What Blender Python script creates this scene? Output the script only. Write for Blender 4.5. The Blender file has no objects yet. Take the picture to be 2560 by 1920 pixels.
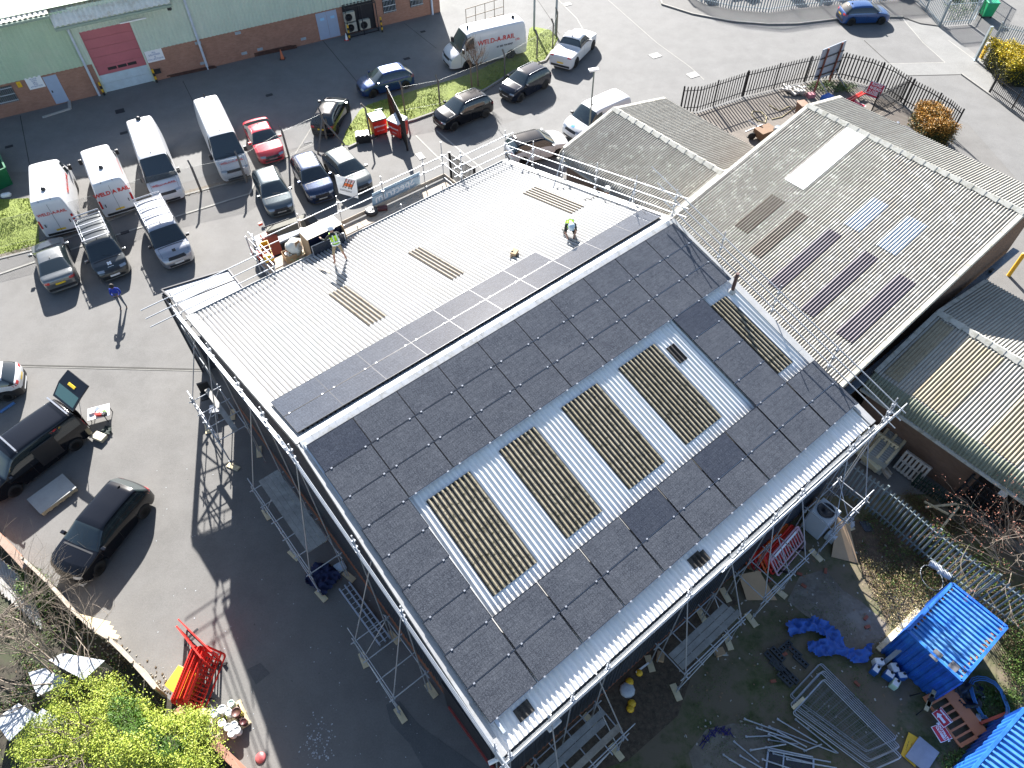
import bpy, bmesh, math, random
from mathutils import Vector as V, Matrix, noise
from mathutils.bvhtree import BVHTree
random.seed(7)
R=math.radians
SC=bpy.context.scene; COL=SC.collection
# ---------------------------------------------------------------- camera model (photo pixels 2560x1920 -> world)
CF,CP,CR,CH=1796.62,0.893428,-0.007512,28.199
_fw=V((0,math.cos(CP),-math.sin(CP))); _rt=V((1,0,0)); _up=_rt.cross(_fw)
_R=math.cos(CR)*_rt+math.sin(CR)*_up; _U=-math.sin(CR)*_rt+math.cos(CR)*_up
def G(X,Y,h=0.):
    d=_fw*CF+_R*(X-1280)-_U*(Y-960); t=(h-CH)/d.z
    return V((d.x*t,d.y*t,h))
TH=R(38.8); EA=V((math.cos(TH),math.sin(TH),0)); EB=V((-math.sin(TH),math.cos(TH),0)); O0=V((-.3245,4.4953,0))
def W(u,w,h=0.): return O0+EA*u+EB*w+V((0,0,h))
def FR(p): q=p-O0; return q.dot(EA),q.dot(EB)
def Z(ox,oy,s): return lambda x,y:(ox+x/s,oy+y/s)
zTL=Z(0,0,3.456); zTB=Z(640,0,3.456); zTC=Z(1280,0,3.456); zTD=Z(1920,0,3.456)
zML=Z(0,360,3.456); zMB=Z(580,360,3.456); zMC=Z(1220,360,3.456); zMD=Z(1860,360,3.16)
zLL=Z(0,840,3.456); zLR=Z(1920,840,3.456)
zBL=Z(0,1300,2.676); zBB=Z(640,1300,2.676); zBC=Z(1280,1300,2.676); zBD=Z(1920,1300,2.676)
zA=Z(380,880,3.771); zB=Z(420,1260,3.771)
# ---------------------------------------------------------------- object helpers
def tag(o,label=None,cat=None,group=None,kind=None):
    if label: o['label']=label
    if cat: o['category']=cat
    if group: o['group']=group
    if kind: o['kind']=kind
    return o
WM={}
def thing(name,label,cat,loc=(0,0,0),rz=0,group=None,rot=None):
    o=bpy.data.objects.new(name,None); COL.objects.link(o); o.empty_display_size=.3
    loc=V(loc)
    M=Matrix.Translation(loc)@(rot.to_4x4() if rot else Matrix.Rotation(rz,4,'Z'))
    o.matrix_world=M; WM[o.name]=M
    return tag(o,label,cat,group)
def copy_tree(o,loc,rz,label,group=None,mats=None):
    def rec(s,par):
        c=s.copy(); COL.objects.link(c); c.parent=par
        for ch in s.children: rec(ch,c)
        return c
    r=rec(o,None); M=Matrix.Translation(V(loc))@Matrix.Rotation(rz,4,'Z'); r.matrix_world=M; WM[r.name]=M
    r['label']=label
    if group: r['group']=group
    return r
class MB:
    def __init__(s): s.v=[];s.f=[];s.m=[];s.sm=[]
    def add(s,vs,fs,mi=0,smooth=False):
        b=len(s.v); s.v+= [V(p) for p in vs]
        for f in fs: s.f.append([b+i for i in f]); s.m.append(mi); s.sm.append(smooth)
    def quad(s,a,b,c,d,mi=0): s.add([a,b,c,d],[(0,1,2,3)],mi)
    def poly(s,pts,mi=0): s.add(pts,[tuple(range(len(pts)))],mi)
    def box(s,c,size,rz=0,mi=0,rot=None,bev=0):
        x,y,z=[k/2 for k in size]; M=rot if rot else Matrix.Rotation(rz,3,'Z')
        c=V(c)
        vs=[c+M@V((i*x,j*y,k*z)) for k in(-1,1) for j in(-1,1) for i in(-1,1)]
        s.add(vs,[(0,2,3,1),(4,5,7,6),(0,1,5,4),(2,6,7,3),(0,4,6,2),(1,3,7,5)],mi)
    def hexa(s,bot,top,mi=0):
        n=len(bot); s.add(list(bot)+list(top),[tuple(range(n-1,-1,-1)),tuple(range(n,2*n))]+[(i,(i+1)%n,n+(i+1)%n,n+i) for i in range(n)],mi)
    def prism(s,pts,z0,z1,mi=0):
        pts=[V(p) for p in pts]
        a=sum(pts[i].x*pts[(i+1)%len(pts)].y-pts[(i+1)%len(pts)].x*pts[i].y for i in range(len(pts)))
        if a<0: pts=pts[::-1]
        s.hexa([V((p.x,p.y,z0)) for p in pts],[V((p.x,p.y,z1)) for p in pts],mi)
    def beam(s,p,q,w,h,mi=0,up=V((0,0,1))):
        p=V(p);q=V(q);d=(q-p).normalized(); r=d.cross(up)
        if r.length<1e-4: r=d.cross(V((1,0,0)))
        r.normalize(); u=r.cross(d)
        a=[p+r*(i*w/2)+u*(j*h/2) for i,j in((-1,-1),(1,-1),(1,1),(-1,1))]
        b=[x+(q-p) for x in a]; s.hexa(a,b,mi)
    def tube(s,p,q,r,n=7,mi=0,r2=None,cap=True):
        p=V(p);q=V(q);r2=r if r2 is None else r2; d=(q-p)
        if d.length<1e-6: return
        d.normalize(); a=d.cross(V((0,0,1)) if abs(d.z)<.9 else V((1,0,0))).normalized(); b=d.cross(a)
        vs=[]
        for c,rr in((p,r),(q,r2)):
            for i in range(n): t=2*math.pi*i/n; vs.append(c+a*(rr*math.cos(t))+b*(rr*math.sin(t)))
        s.add(vs,[(i,n+i,n+(i+1)%n,(i+1)%n) for i in range(n)],mi,True)
        if cap: s.add(vs[:n],[tuple(range(n))],mi); s.add(vs[n:],[tuple(range(n-1,-1,-1))],mi)
    def path(s,pts,r,n=6,mi=0,r2=None,closed=False):
        pts=[V(p) for p in pts]; m=len(pts); r2=r if r2 is None else r2
        if closed: pts=pts+[pts[0]]; m+=1
        vs=[];ref=None
        for k in range(m):
            d=(pts[min(k+1,m-1)]-pts[max(k-1,0)]).normalized()
            if ref is None: ref=d.cross(V((0,0,1)) if abs(d.z)<.9 else V((1,0,0))).normalized()
            a=(ref-d*ref.dot(d)).normalized(); ref=a; b=d.cross(a); rr=r+(r2-r)*k/(m-1)
            for i in range(n): t=2*math.pi*i/n; vs.append(pts[k]+a*(rr*math.cos(t))+b*(rr*math.sin(t)))
        fs=[(k*n+i,(k+1)*n+i,(k+1)*n+(i+1)%n,k*n+(i+1)%n) for k in range(m-1) for i in range(n)]
        s.add(vs,fs,mi,True); s.add(vs[:n],[tuple(range(n))],mi); s.add(vs[-n:],[tuple(range(n-1,-1,-1))],mi)
    def lathe(s,c,prof,n=16,mi=0,axis='z',M=None):
        c=V(c);vs=[]
        for r,z in prof:
            for i in range(n):
                t=2*math.pi*i/n
                p=V((r*math.cos(t),r*math.sin(t),z)) if axis=='z' else V((r*math.cos(t),z,r*math.sin(t)))
                vs.append(c+(M@p if M else p))
        m=len(prof)
        fs=[(k*n+i,k*n+(i+1)%n,(k+1)*n+(i+1)%n,(k+1)*n+i) for k in range(m-1) for i in range(n)]
        if axis!='z': fs=[f[::-1] for f in fs]
        s.add(vs,fs,mi,True)
        if prof[0][0]>1e-4: s.add(vs[:n],[tuple(range(n))[::-1] if axis=='z' else tuple(range(n))],mi)
        if prof[-1][0]>1e-4: s.add(vs[-n:],[tuple(range(n)) if axis=='z' else tuple(range(n))[::-1]],mi)
    def grid(s,P,us,vs_,mi=0,smooth=False,flip=False):
        pts=[P(u,v) for v in vs_ for u in us]; n=len(us)
        fs=[(j*n+i,j*n+i+1,(j+1)*n+i+1,(j+1)*n+i) for j in range(len(vs_)-1) for i in range(n-1)]
        if flip: fs=[f[::-1] for f in fs]
        s.add(pts,fs,mi,smooth)
    def build(s,name,mats,parent=None,local=False,bevel=0,recalc=False):
        if not isinstance(mats,(list,tuple)): mats=[mats]
        me=bpy.data.meshes.new(name); vs=s.v
        Mw=Matrix.Identity(4)
        if parent is not None:
            Mw=WM.get(parent.name,Matrix.Identity(4))
            if not local: Mi=Mw.inverted(); vs=[Mi@p for p in vs]
        me.from_pydata([tuple(p) for p in vs],[],s.f)
        for m in mats: me.materials.append(m)
        me.polygons.foreach_set('material_index',s.m); me.polygons.foreach_set('use_smooth',s.sm)
        if recalc or bevel:
            bm=bmesh.new(); bm.from_mesh(me)
            bmesh.ops.remove_doubles(bm,verts=bm.verts,dist=1e-5)
            if bevel: bmesh.ops.bevel(bm,geom=[e for e in bm.edges if len(e.link_faces)==2 and e.calc_face_angle(0)>.6],offset=bevel,segments=2,affect='EDGES',profile=.6)
            bm.to_mesh(me); bm.free()
        me.update()
        o=bpy.data.objects.new(name,me); COL.objects.link(o)
        if parent is not None: o.parent=parent; WM[o.name]=Mw
        else: WM[o.name]=Matrix.Identity(4)
        return o
# ---------------------------------------------------------------- materials
MATS={}
def nt(name):
    m=bpy.data.materials.new(name); m.use_nodes=True; t=m.node_tree; b=t.nodes['Principled BSDF']; return m,t,b
def mix(t,fac,a,b,blend='MIX'):
    n=t.nodes.new('ShaderNodeMix'); n.data_type='RGBA'; n.blend_type=blend
    for k,x in((0,fac),(6,a),(7,b)):
        if hasattr(x,'links') or isinstance(x,bpy.types.NodeSocket): t.links.new(x,n.inputs[k])
        else: n.inputs[k].default_value=x if k==0 else (*x[:3],1)
    return n.outputs[2]
def ramp(t,src,a,b,ca=(0,0,0),cb=(1,1,1)):
    n=t.nodes.new('ShaderNodeValToRGB'); t.links.new(src,n.inputs[0]); e=n.color_ramp.elements
    e[0].position=a;e[1].position=b;e[0].color=(*ca,1);e[1].color=(*cb,1); return n.outputs[0]
def nz(t,scale,detail=4,rough=.6,co=None,stretch=None,dist=0):
    n=t.nodes.new('ShaderNodeTexNoise'); n.inputs['Scale'].default_value=scale; n.inputs['Detail'].default_value=detail; n.inputs['Roughness'].default_value=rough; n.inputs['Distortion'].default_value=dist
    if co is None: co=pos(t)
    if stretch:
        m=t.nodes.new('ShaderNodeMapping'); m.inputs['Scale'].default_value=stretch[:3]
        if len(stretch)>3: m.inputs['Rotation'].default_value=(0,0,stretch[3])
        t.links.new(co,m.inputs[0]); co=m.outputs[0]
    t.links.new(co,n.inputs['Vector']); return n.outputs[0]
def pos(t,obj=False):
    if obj: return t.nodes.new('ShaderNodeTexCoord').outputs['Object']
    return t.nodes.new('ShaderNodeNewGeometry').outputs['Position']
def bump(t,b,src,st=.3,d=.02):
    n=t.nodes.new('ShaderNodeBump'); n.inputs['Strength'].default_value=st; n.inputs['Distance'].default_value=d
    t.links.new(src,n.inputs['Height']); t.links.new(n.outputs[0],b.inputs['Normal'])
def mat(name,c,rough=.6,metal=0,var=.2,scale=2.,coat=0,bmp=0,spec=.5,obj=False,dirt=None,dscale=1.2,dthr=(.5,.75)):
    if name in MATS: return MATS[name]
    m,t,b=nt(name); co=pos(t,obj)
    col=c
    if var:
        n=nz(t,scale,5,.65,co); n2=nz(t,scale*9,3,.6,co)
        dk=tuple(x*(1-var) for x in c); lt=tuple(min(1,x*(1+var)) for x in c)
        col=mix(t,ramp(t,n,.3,.7),dk,lt); col=mix(t,.25,col,mix(t,ramp(t,n2,.35,.65),dk,lt))
        r=t.nodes.new('ShaderNodeMapRange'); t.links.new(n2,r.inputs[0]); r.inputs[3].default_value=max(0,rough-.1); r.inputs[4].default_value=min(1,rough+.1); t.links.new(r.outputs[0],b.inputs['Roughness'])
        if bmp: bump(t,b,n2,bmp,.01)
    else: b.inputs['Roughness'].default_value=rough
    if dirt:
        col=mix(t,ramp(t,nz(t,dscale,6,.7,co),*dthr),col,dirt)
    if isinstance(col,tuple): b.inputs['Base Color'].default_value=(*col,1)
    else: t.links.new(col,b.inputs['Base Color'])
    b.inputs['Metallic'].default_value=metal; b.inputs['Specular IOR Level'].default_value=spec
    if coat: b.inputs['Coat Weight'].default_value=coat; b.inputs['Coat Roughness'].default_value=.04
    MATS[name]=m; return m
def paint(name,c,metal=0.,rough=.35): return mat(name,c,rough,metal,var=.04,scale=1.5,coat=.35 if name=='gloss_white' else 1.)
def m_asphalt(name,c,warm,blot=.35,crackw=.0,stain=None):
    m,t,b=nt(name); p=pos(t)
    big=nz(t,.09,5,.65,p); mid=nz(t,.7,6,.7,p); fine=nz(t,14,4,.8,p); vf=nz(t,70,2,.7,p)
    col=mix(t,ramp(t,big,.32,.68),tuple(x*(1-blot) for x in c),warm)
    m2=nz(t,.28,7,.75,p,None,.6); col=mix(t,ramp(t,m2,.42,.62),mix(t,.55,col,tuple(x*.68 for x in c)),col); col=mix(t,ramp(t,mid,.40,.75),col,tuple(x*1.32 for x in c))
    col=mix(t,.35,col,mix(t,ramp(t,fine,.3,.7),tuple(x*.55 for x in c),tuple(x*1.5 for x in c)))
    col=mix(t,.3,col,mix(t,ramp(t,vf,.3,.7),tuple(x*.4 for x in c),tuple(x*1.7 for x in c)))
    spots=nz(t,2.6,3,.9,p); col=mix(t,ramp(t,spots,.70,.76),col,tuple(x*.45 for x in c))
    sp2=nz(t,1.1,8,.85,p); col=mix(t,ramp(t,sp2,.66,.74),col,tuple(x*2.1 for x in c))
    if crackw:
        v=t.nodes.new('ShaderNodeTexVoronoi'); v.feature='DISTANCE_TO_EDGE'; v.inputs['Scale'].default_value=.16
        w=t.nodes.new('ShaderNodeVectorMath'); w.operation='ADD'; nn=t.nodes.new('ShaderNodeTexNoise'); nn.inputs['Scale'].default_value=.5; t.links.new(p,nn.inputs['Vector'])
        t.links.new(p,w.inputs[0]); t.links.new(nn.outputs['Color'],w.inputs[1]); t.links.new(w.outputs[0],v.inputs['Vector'])
        col=mix(t,ramp(t,v.outputs['Distance'],0,crackw,(1,1,1),(0,0,0)),col,tuple(x*.5 for x in c))
    t.links.new(col,b.inputs['Base Color']); b.inputs['Roughness'].default_value=.85; b.inputs['Specular IOR Level'].default_value=.3
    bump(t,b,fine,.4,.01); MATS[name]=m; return m
def m_brick(name,c1,c2,mortar,scale=1.):
    m,t,b=nt(name); g=t.nodes.new('ShaderNodeTexCoord').outputs['Object']
    mp=t.nodes.new('ShaderNodeMapping'); t.links.new(g,mp.inputs[0])
    sx=t.nodes.new('ShaderNodeSeparateXYZ'); t.links.new(mp.outputs[0],sx.inputs[0])
    ad=t.nodes.new('ShaderNodeMath'); ad.operation='ADD'; t.links.new(sx.outputs[0],ad.inputs[0]); t.links.new(sx.outputs[1],ad.inputs[1])
    cb=t.nodes.new('ShaderNodeCombineXYZ'); t.links.new(ad.outputs[0],cb.inputs[0]); t.links.new(sx.outputs[2],cb.inputs[1])
    bk=t.nodes.new('ShaderNodeTexBrick'); t.links.new(cb.outputs[0],bk.inputs['Vector'])
    bk.inputs['Scale'].default_value=1/scale; bk.inputs['Brick Width'].default_value=.225; bk.inputs['Row Height'].default_value=.075; bk.inputs['Mortar Size'].default_value=.006
    bk.inputs['Color1'].default_value=(*c1,1); bk.inputs['Color2'].default_value=(*c2,1); bk.inputs['Mortar'].default_value=(*mortar,1)
    n=nz(t,1.3,5,.7,g); col=mix(t,ramp(t,n,.35,.75),bk.outputs[0],mix(t,.5,bk.outputs[0],tuple(x*.5 for x in c1)))
    t.links.new(col,b.inputs['Base Color']); b.inputs['Roughness'].default_value=.9; b.inputs['Specular IOR Level'].default_value=.2
    bump(t,b,bk.outputs['Fac'],-.3,.01); MATS[name]=m; return m
def m_roof(name,c,metal,rough,streak,lichen,lth=(.55,.7),ang=TH,fine=6):
    # streaks along the building's slope direction (EB) plus blotches
    m,t,b=nt(name); p=pos(t)
    mp=t.nodes.new('ShaderNodeMapping'); mp.inputs['Rotation'].default_value=(0,0,-ang); t.links.new(p,mp.inputs[0]); q=mp.outputs[0]
    s1=nz(t,1,5,.7,q,(3.2,.35,.35)); s2=nz(t,1,4,.7,q,(9,1.2,1)); bl=nz(t,.9,6,.75,q); bf=nz(t,fine,5,.8,q)
    col=mix(t,ramp(t,s1,.4,.75),c,streak); col=mix(t,mix(t,.5,ramp(t,s2,.5,.8),ramp(t,bl,.45,.7)),col,streak)
    col=mix(t,ramp(t,bf,*lth),col,lichen)
    t.links.new(col,b.inputs['Base Color']); b.inputs['Roughness'].default_value=rough; b.inputs['Metallic'].default_value=metal; b.inputs['Specular IOR Level'].default_value=.35
    MATS[name]=m; return m
# ================================================================ materials used widely
M_tube=mat('galvanised_tube',(.40,.42,.45),.45,.55,var=.15,scale=4)
M_clamp=mat('scaffold_clamp',(.42,.40,.36),.5,.6,var=.3,scale=9)
M_board=mat('scaffold_board',(.36,.31,.25),.85,0,var=.3,scale=3,bmp=.3)
M_boardg=mat('weathered_board',(.30,.29,.27),.85,0,var=.3,scale=3,bmp=.3)
M_pine=mat('pale_timber',(.60,.50,.32),.8,0,var=.2,scale=4,bmp=.2)
M_black=mat('black_plastic',(.018,.018,.02),.5,0,var=.2,scale=3)
M_rubber=mat('tyre_rubber',(.02,.02,.02),.85,0,var=.1)
M_glass=mat('dark_car_glass',(.012,.018,.02),.04,0,var=0,spec=.9,coat=.5)
M_glassg=mat('green_tinted_glass',(.022,.032,.034),.06,0,var=0,spec=.9,coat=.4)
M_rim=mat('alloy_rim',(.42,.43,.45),.3,.8,var=.05)
M_rimd=mat('dark_rim',(.04,.04,.045),.3,.5,var=.05)
M_lampc=mat('clear_lamp',(.30,.33,.37),.12,.3,var=.1,scale=12,coat=1)
M_lampr=mat('red_lamp',(.45,.012,.015),.15,0,var=.05,coat=1)
M_ploty=mat('yellow_plate',(.75,.50,.03),.4,0,var=.02)
M_plotw=mat('white_plate',(.7,.7,.68),.4,0,var=.02)
M_white=mat('white_paint',(.78,.78,.78),.4,0,var=.05,coat=.4)
M_red=mat('red_plastic',(.62,.03,.02),.4,0,var=.12,scale=2)
M_orange=mat('orange_plastic',(.70,.13,.02),.45,0,var=.15,scale=2)
M_yellow=mat('yellow_plastic',(.72,.42,.02),.45,0,var=.12,scale=2)
M_card=mat('cardboard',(.40,.27,.16),.85,0,var=.12,scale=2)
M_steelb=mat('dark_steel',(.03,.03,.035),.45,.3,var=.2,scale=4)
M_navy=mat('navy_cloth',(.012,.02,.07),.8,0,var=.3,scale=5)
M_redtext=mat('red_lettering',(.62,.03,.02),.5,0,var=0)
M_blktext=mat('black_lettering',(.03,.03,.03),.5,0,var=0)
M_whttext=mat('white_lettering',(.8,.8,.8),.5,0,var=0)
# ================================================================ ground and setting
M_asph=m_asphalt('yard_asphalt',(.143,.138,.131),(.20,.188,.17),.42)
M_road=m_asphalt('road_asphalt',(.150,.147,.142),(.172,.167,.158),.2,crackw=.0)
M_conc=m_asphalt('concrete_yard',(.160,.158,.153),(.195,.19,.178),.25,crackw=.0)
M_soil=mat('bare_soil',(.17,.145,.115),.95,0,var=.45,scale=.8,bmp=.8,dirt=(.22,.20,.17),dscale=1.0,dthr=(.52,.62))
M_turf=mat('mossy_turf',(.068,.084,.024),.95,0,var=.55,scale=1.4,bmp=.8,dirt=(.14,.112,.075),dscale=.7,dthr=(.36,.55))
M_lawn=mat('lawn_base',(.18,.22,.04),.95,0,var=.3,scale=1.5,bmp=.5)
M_kerb=mat('kerb_concrete',(.24,.23,.21),.9,0,var=.2,scale=3)
M_paver=m_brick('block_pavers',(.20,.175,.15),(.165,.145,.125),(.10,.09,.08),1.)
def sheet(name,pts,z,m,kind='structure',px=True):
    mb=MB(); P=[G(*p) if px else V(p) for p in pts]
    a=sum(P[i].x*P[(i+1)%len(P)].y-P[(i+1)%len(P)].x*P[i].y for i in range(len(P)))
    if a<0: P=P[::-1]
    mb.poly([V((p.x,p.y,z)) for p in P]); o=mb.build(name,m); tag(o,kind=kind); return o
g=MB(); g.quad(V((-260,-120,0)),V((260,-120,0)),V((260,420,0)),V((-260,420,0))); tag(g.build('ground',M_asph),kind='structure')
# road (upper middle / right)
sheet('road',[(1100,-60),(1210,70),(1400,250),(1290,300),(1160,345),(1000,470),(1100,520),(1600,480),(1760,290),(2050,160),(2420,310),(2640,560),(2760,560),(2760,-60)],.004,M_road)
sheet('concrete_yard',[(-900,330),(0,430),(120,430),(420,470),(870,330),(1000,300),(1330,150),(1370,40),(1290,-80),(1000,-160),(-900,0)],.006,M_conc)
# concrete crossover strips at the right junction
M_conc2=m_asphalt('pale_concrete',(.19,.188,.18),(.22,.215,.20),.2)
sheet('pavement',[zTD(880,555),zTD(1520,540),zTD(1560,350),zTD(1700,520),zTD(1800,560),zTD(1960,670),zTD(1900,800),zTD(1660,645),zTD(1130,660)],.008,M_conc2)
sheet('pavement',[zTD(1160,160),zTD(1500,230),zTD(1900,560),zTD(1520,540),zTD(1200,220)],.009,M_conc2)
kb=MB()
def strip(mb,pts,w,h,closed=False):
    P=[G(*p) if len(p)==2 else V(p) for p in pts]
    for i in range(len(P)-1):
        d=(P[i+1]-P[i]).normalized()*w*.02
        mb.beam(P[i]-d+V((0,0,h/2)),P[i+1]+d+V((0,0,h/2)),w,h)
# far kerb + pavement behind it
farp=[(1640,-30),(1655,12),(1731,36),(1830,55),(1920,62),(1992,61),(2094,49),(2150,44),(2255,44)]
strip(kb,farp,.16,.12); tag(kb.build('kerb',M_kerb),kind='structure')
sheet('pavement',farp+[(2300,60),(2345,66),(2287,-20),(1640,-60)],.07,M_asph)
# kerb lines in the yards
M_joint=mat('pale_joint',(.30,.29,.26),.9,0,var=.2)
M_dark=mat('tar_joint',(.05,.047,.042),.9,0,var=.3,scale=6)
def line(name,pts,w,m,z=.012):
    mb=MB(); P=[G(*p) for p in pts]
    for i in range(len(P)-1):
        d=(P[i+1]-P[i]).normalized(); r=V((-d.y,d.x,0))*w/2; up=V((0,0,z+.0005*i))
        mb.quad(P[i]-r+up,P[i+1]-r+up,P[i+1]+r+up,P[i]+r+up)
    tag(mb.build(name,m),kind='structure')
line('road_joint',[zML(0,1125),zML(260,1035),zML(720,880),zML(1190,730),zML(1520,630),zML(2160,430),zTB(0,1560)],.14,M_joint,.03)
line('road_joint',[zLL(0,255),zLL(620,268),zLL(1760,295)],.16,M_dark)
line('road_joint',[zLL(0,262),zLL(620,276),zLL(1740,303)],.03,M_joint,.016)
line('road_joint',[zTB(1380,1170),zTB(1540,1330),zTB(1700,1480)],.10,M_joint)
line('road_joint',[zTB(1560,1130),zTB(1990,1490)],.12,M_joint)
line('road_joint',[zTC(220,0),zTC(330,160),zTC(410,300)],.05,M_dark)
line('road_joint',[zTC(830,0),zTC(1250,370),zTC(1540,580),zTC(1660,690)],.05,M_joint)
line('road_joint',[zTC(400,0),zTC(560,160),zTC(640,300)],.08,M_joint)
line('road_joint',[zTD(830,350),zTD(1180,670)],.09,M_dark)
line('road_joint',[zTD(1170,170),zTD(1340,370),zTD(1530,540),zTD(1050,552),zTD(870,556)],.06,M_joint)
line('road_joint',[zTD(1200,655),zTD(1660,645)],.06,M_dark,.02)
line('road_joint',[zTD(1560,350),zTD(1790,520),zTD(1990,680)],.08,M_joint,.014)
line('road_joint',[zTB(340,1330),zTB(500,1070)],.08,M_joint,.014)
line('road_joint',[zTL(175,1000),zTL(270,1500)],.05,M_dark,.014)
line('road_joint',[zTB(560,330),zTB(900,740)],.05,M_dark,.014)
line('road_joint',[zTB(1280,200),zTB(1560,420)],.04,M_dark,.014)
line('road_joint',[zTL(1580,700),zTL(1680,900)],.04,M_dark,.014)
k2=MB(); strip(k2,[zTD(1670,645),zTD(1900,810),zTD(2150,990),(2640,370)],.15,.1)
strip(k2,[zTD(1760,1420),zTD(1900,1510),zTD(2212,1700)],.1,.05)
tag(k2.build('kerb',M_kerb),kind='structure')
# front dirt yard and garden
def wpt(u,w): return W(u,w,0)
fr_pts=[wpt(.6,.3),wpt(18.3,.3),wpt(22.4,2.0),wpt(22.4,-14),wpt(16,-16),wpt(0,-10),wpt(1.1,-2.2)]
sheet('dirt_yard',fr_pts,.006,M_turf,px=False)
sheet('bare_earth',[G(*zBD(*p)) for p in ((130,540),(210,380),(380,330),(500,470),(640,560),(790,690),(780,780),(640,900),(520,860),(400,720),(250,640))],.011,M_soil,px=False)
sheet('bare_earth',[G(*zBC(*p)) for p in ((1180,1560),(1300,1400),(1480,1360),(1713,1380),(1800,1700),(1250,1800))],.011,M_soil,px=False)
M_litter=mat('leaf_litter',(.085,.06,.04),.95,0,var=.6,scale=5,bmp=.9,dirt=(.11,.09,.06),dscale=7,dthr=(.55,.62))
sheet('gravel_strip',[wpt(.6,.3),wpt(11.6,.3),wpt(11.6,-.6),wpt(9,-.9),wpt(6.5,-2.0),wpt(4,-1.9),wpt(2.4,-1.2),wpt(.9,-1.0)],.012,M_litter,px=False)
sheet('leaf_litter',[G(*zBD(*p)) for p in ((470,20),(900,-40),(1200,300),(1230,430),(1000,650),(800,690),(620,330),(560,90))],.013,M_litter,px=False)
# strip of weeds right of the main building (between it and roof C)
sheet('side_yard',[wpt(18.3,14.5),wpt(22.6,14.5),wpt(22.6,2.2),wpt(22.4,-3.0),wpt(18.3,.2)],.009,M_asph,px=False)
# paved yard behind roofs A/B
sheet('paved_yard',[zTC(1350,900),zTC(1600,985),zTC(1800,920),zTC(2212,810),zTD(450,690),zTD(620,690),zTD(850,800),zTD(1170,920),zTD(1300,1020),zTD(1350,1250),zTD(700,1150),zTD(0,1300),zTC(1900,1300)],.014,M_paver)
# verges (grass) - base sheets then blades
lawn1=[zTB(740,1250),zTB(780,1130),zTB(900,950),zTB(970,905),zTB(1370,780),zTB(1700,690),zTB(1900,620),zTB(2212,470),zTC(120,440),zTC(150,250),zTC(180,230),zTC(330,260),zTC(400,330),zTC(345,440),zTC(290,520),zTB(1990,760),zTB(1550,960),zTB(1360,1030),zTB(1190,1080),zTB(990,1180),zTB(860,1265)]
lawn2=[(-60,520),zML(0,480),zML(250,470),zML(330,620),zML(340,900),zML(0,975),(-60,650)]
sheet('grass_verge',lawn1,.02,M_lawn); sheet('grass_verge',lawn2,.02,M_lawn)
k3=MB(); strip(k3,[zTB(800,1280),zTB(990,1190),zTB(1190,1090),zTB(1370,1040),zTB(1550,975),zTB(1990,775),zTC(20,620),zTC(290,530),zTC(350,440)],.15,.12); strip(k3,[zML(-200,1000),zML(0,990),zML(340,905),zML(700,770),zML(1180,560),zML(1600,440),zML(2160,290),zTB(285,1345)],.15,.04)
tag(k3.build('kerb',M_kerb),kind='structure')
line('soil_margin',[zML(-200,985),zML(0,972),zML(340,885),zML(700,750),zML(1180,545),zML(1600,425),zML(2160,275)],.35,M_soil,.03)
def inpoly(x,y,P):
    c=False
    for i in range(len(P)):
        a=P[i];b=P[i-1]
        if (a.y>y)!=(b.y>y) and x<(b.x-a.x)*(y-a.y)/(b.y-a.y)+a.x: c=not c
    return c
M_gr=[mat('grass_blade',(.19,.25,.03),.8,0,var=.3,scale=3),mat('grass_blade_dry',(.27,.30,.06),.8,0,var=.3,scale=3),mat('grass_blade_dark',(.04,.07,.012),.8,0,var=.3,scale=3)]
def blades(name,pts,n,h,kinds=(0,1),z=.0,px=True,label=None,clump=0.):
    P=[G(*p) for p in pts] if px else pts
    x0,x1=min(p.x for p in P),max(p.x for p in P); y0,y1=min(p.y for p in P),max(p.y for p in P)
    mb=MB(); k=0; tries=0
    while k<n and tries<n*12:
        tries+=1; x=random.uniform(x0,x1); y=random.uniform(y0,y1)
        if not inpoly(x,y,P): continue
        nn=noise.noise(V((x*.6,y*.6,3)))
        if clump and nn<clump: continue
        k+=1; a=random.uniform(0,6.3); hh=h*random.uniform(.5,1.3)*(1+.8*nn); w=.02+.25*hh*random.random()
        c=V((x,y,z)); d=V((math.cos(a),math.sin(a),0)); e=V((-d.y,d.x,0))*hh*random.uniform(-.6,.6)
        mb.add([c-d*w,c+d*w,c+e+V((0,0,hh))],[(0,1,2)],random.choice(kinds))
    tag(mb.build(name,M_gr),label or 'short green grass blades covering the verge','grass',kind='stuff')
blades('verge_grass',lawn1,15000,.07,label='short green grass covering the verge along the wire fence')
blades('verge_grass',lawn2,7000,.07,label='short green grass at the left edge beside the parked vans')
# ================================================================ MAIN BUILDING
FL,FRc=G(1258,1890,6),G(2182,1057,6); BL,BR=G(474,794,6),G(1266,403,6); RL,RR=G(751,1111,8.73),G(1670,557,8.73)
def bil(a,b,c,d,u,v): return (a*(1-u)+b*u)*(1-v)+(c*(1-u)+d*u)*v
NF=(FL-RL).cross(FRc-FL).normalized(); NB=(BR-BL).cross(RL-BL).normalized()
NF= NF if NF.z>0 else -NF; NB= NB if NB.z>0 else -NB
def PF(u,v,o=0): return bil(RL,RR,FL,FRc,u,v)+NF*o
def PB(u,v,o=0): return bil(RL,RR,BL,BR,u,v)+NB*o
NR=100
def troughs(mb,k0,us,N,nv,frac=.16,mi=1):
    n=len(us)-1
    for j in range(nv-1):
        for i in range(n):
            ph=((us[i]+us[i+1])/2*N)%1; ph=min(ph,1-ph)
            if ph<frac: mb.m[k0+j*n+i]=mi
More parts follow.
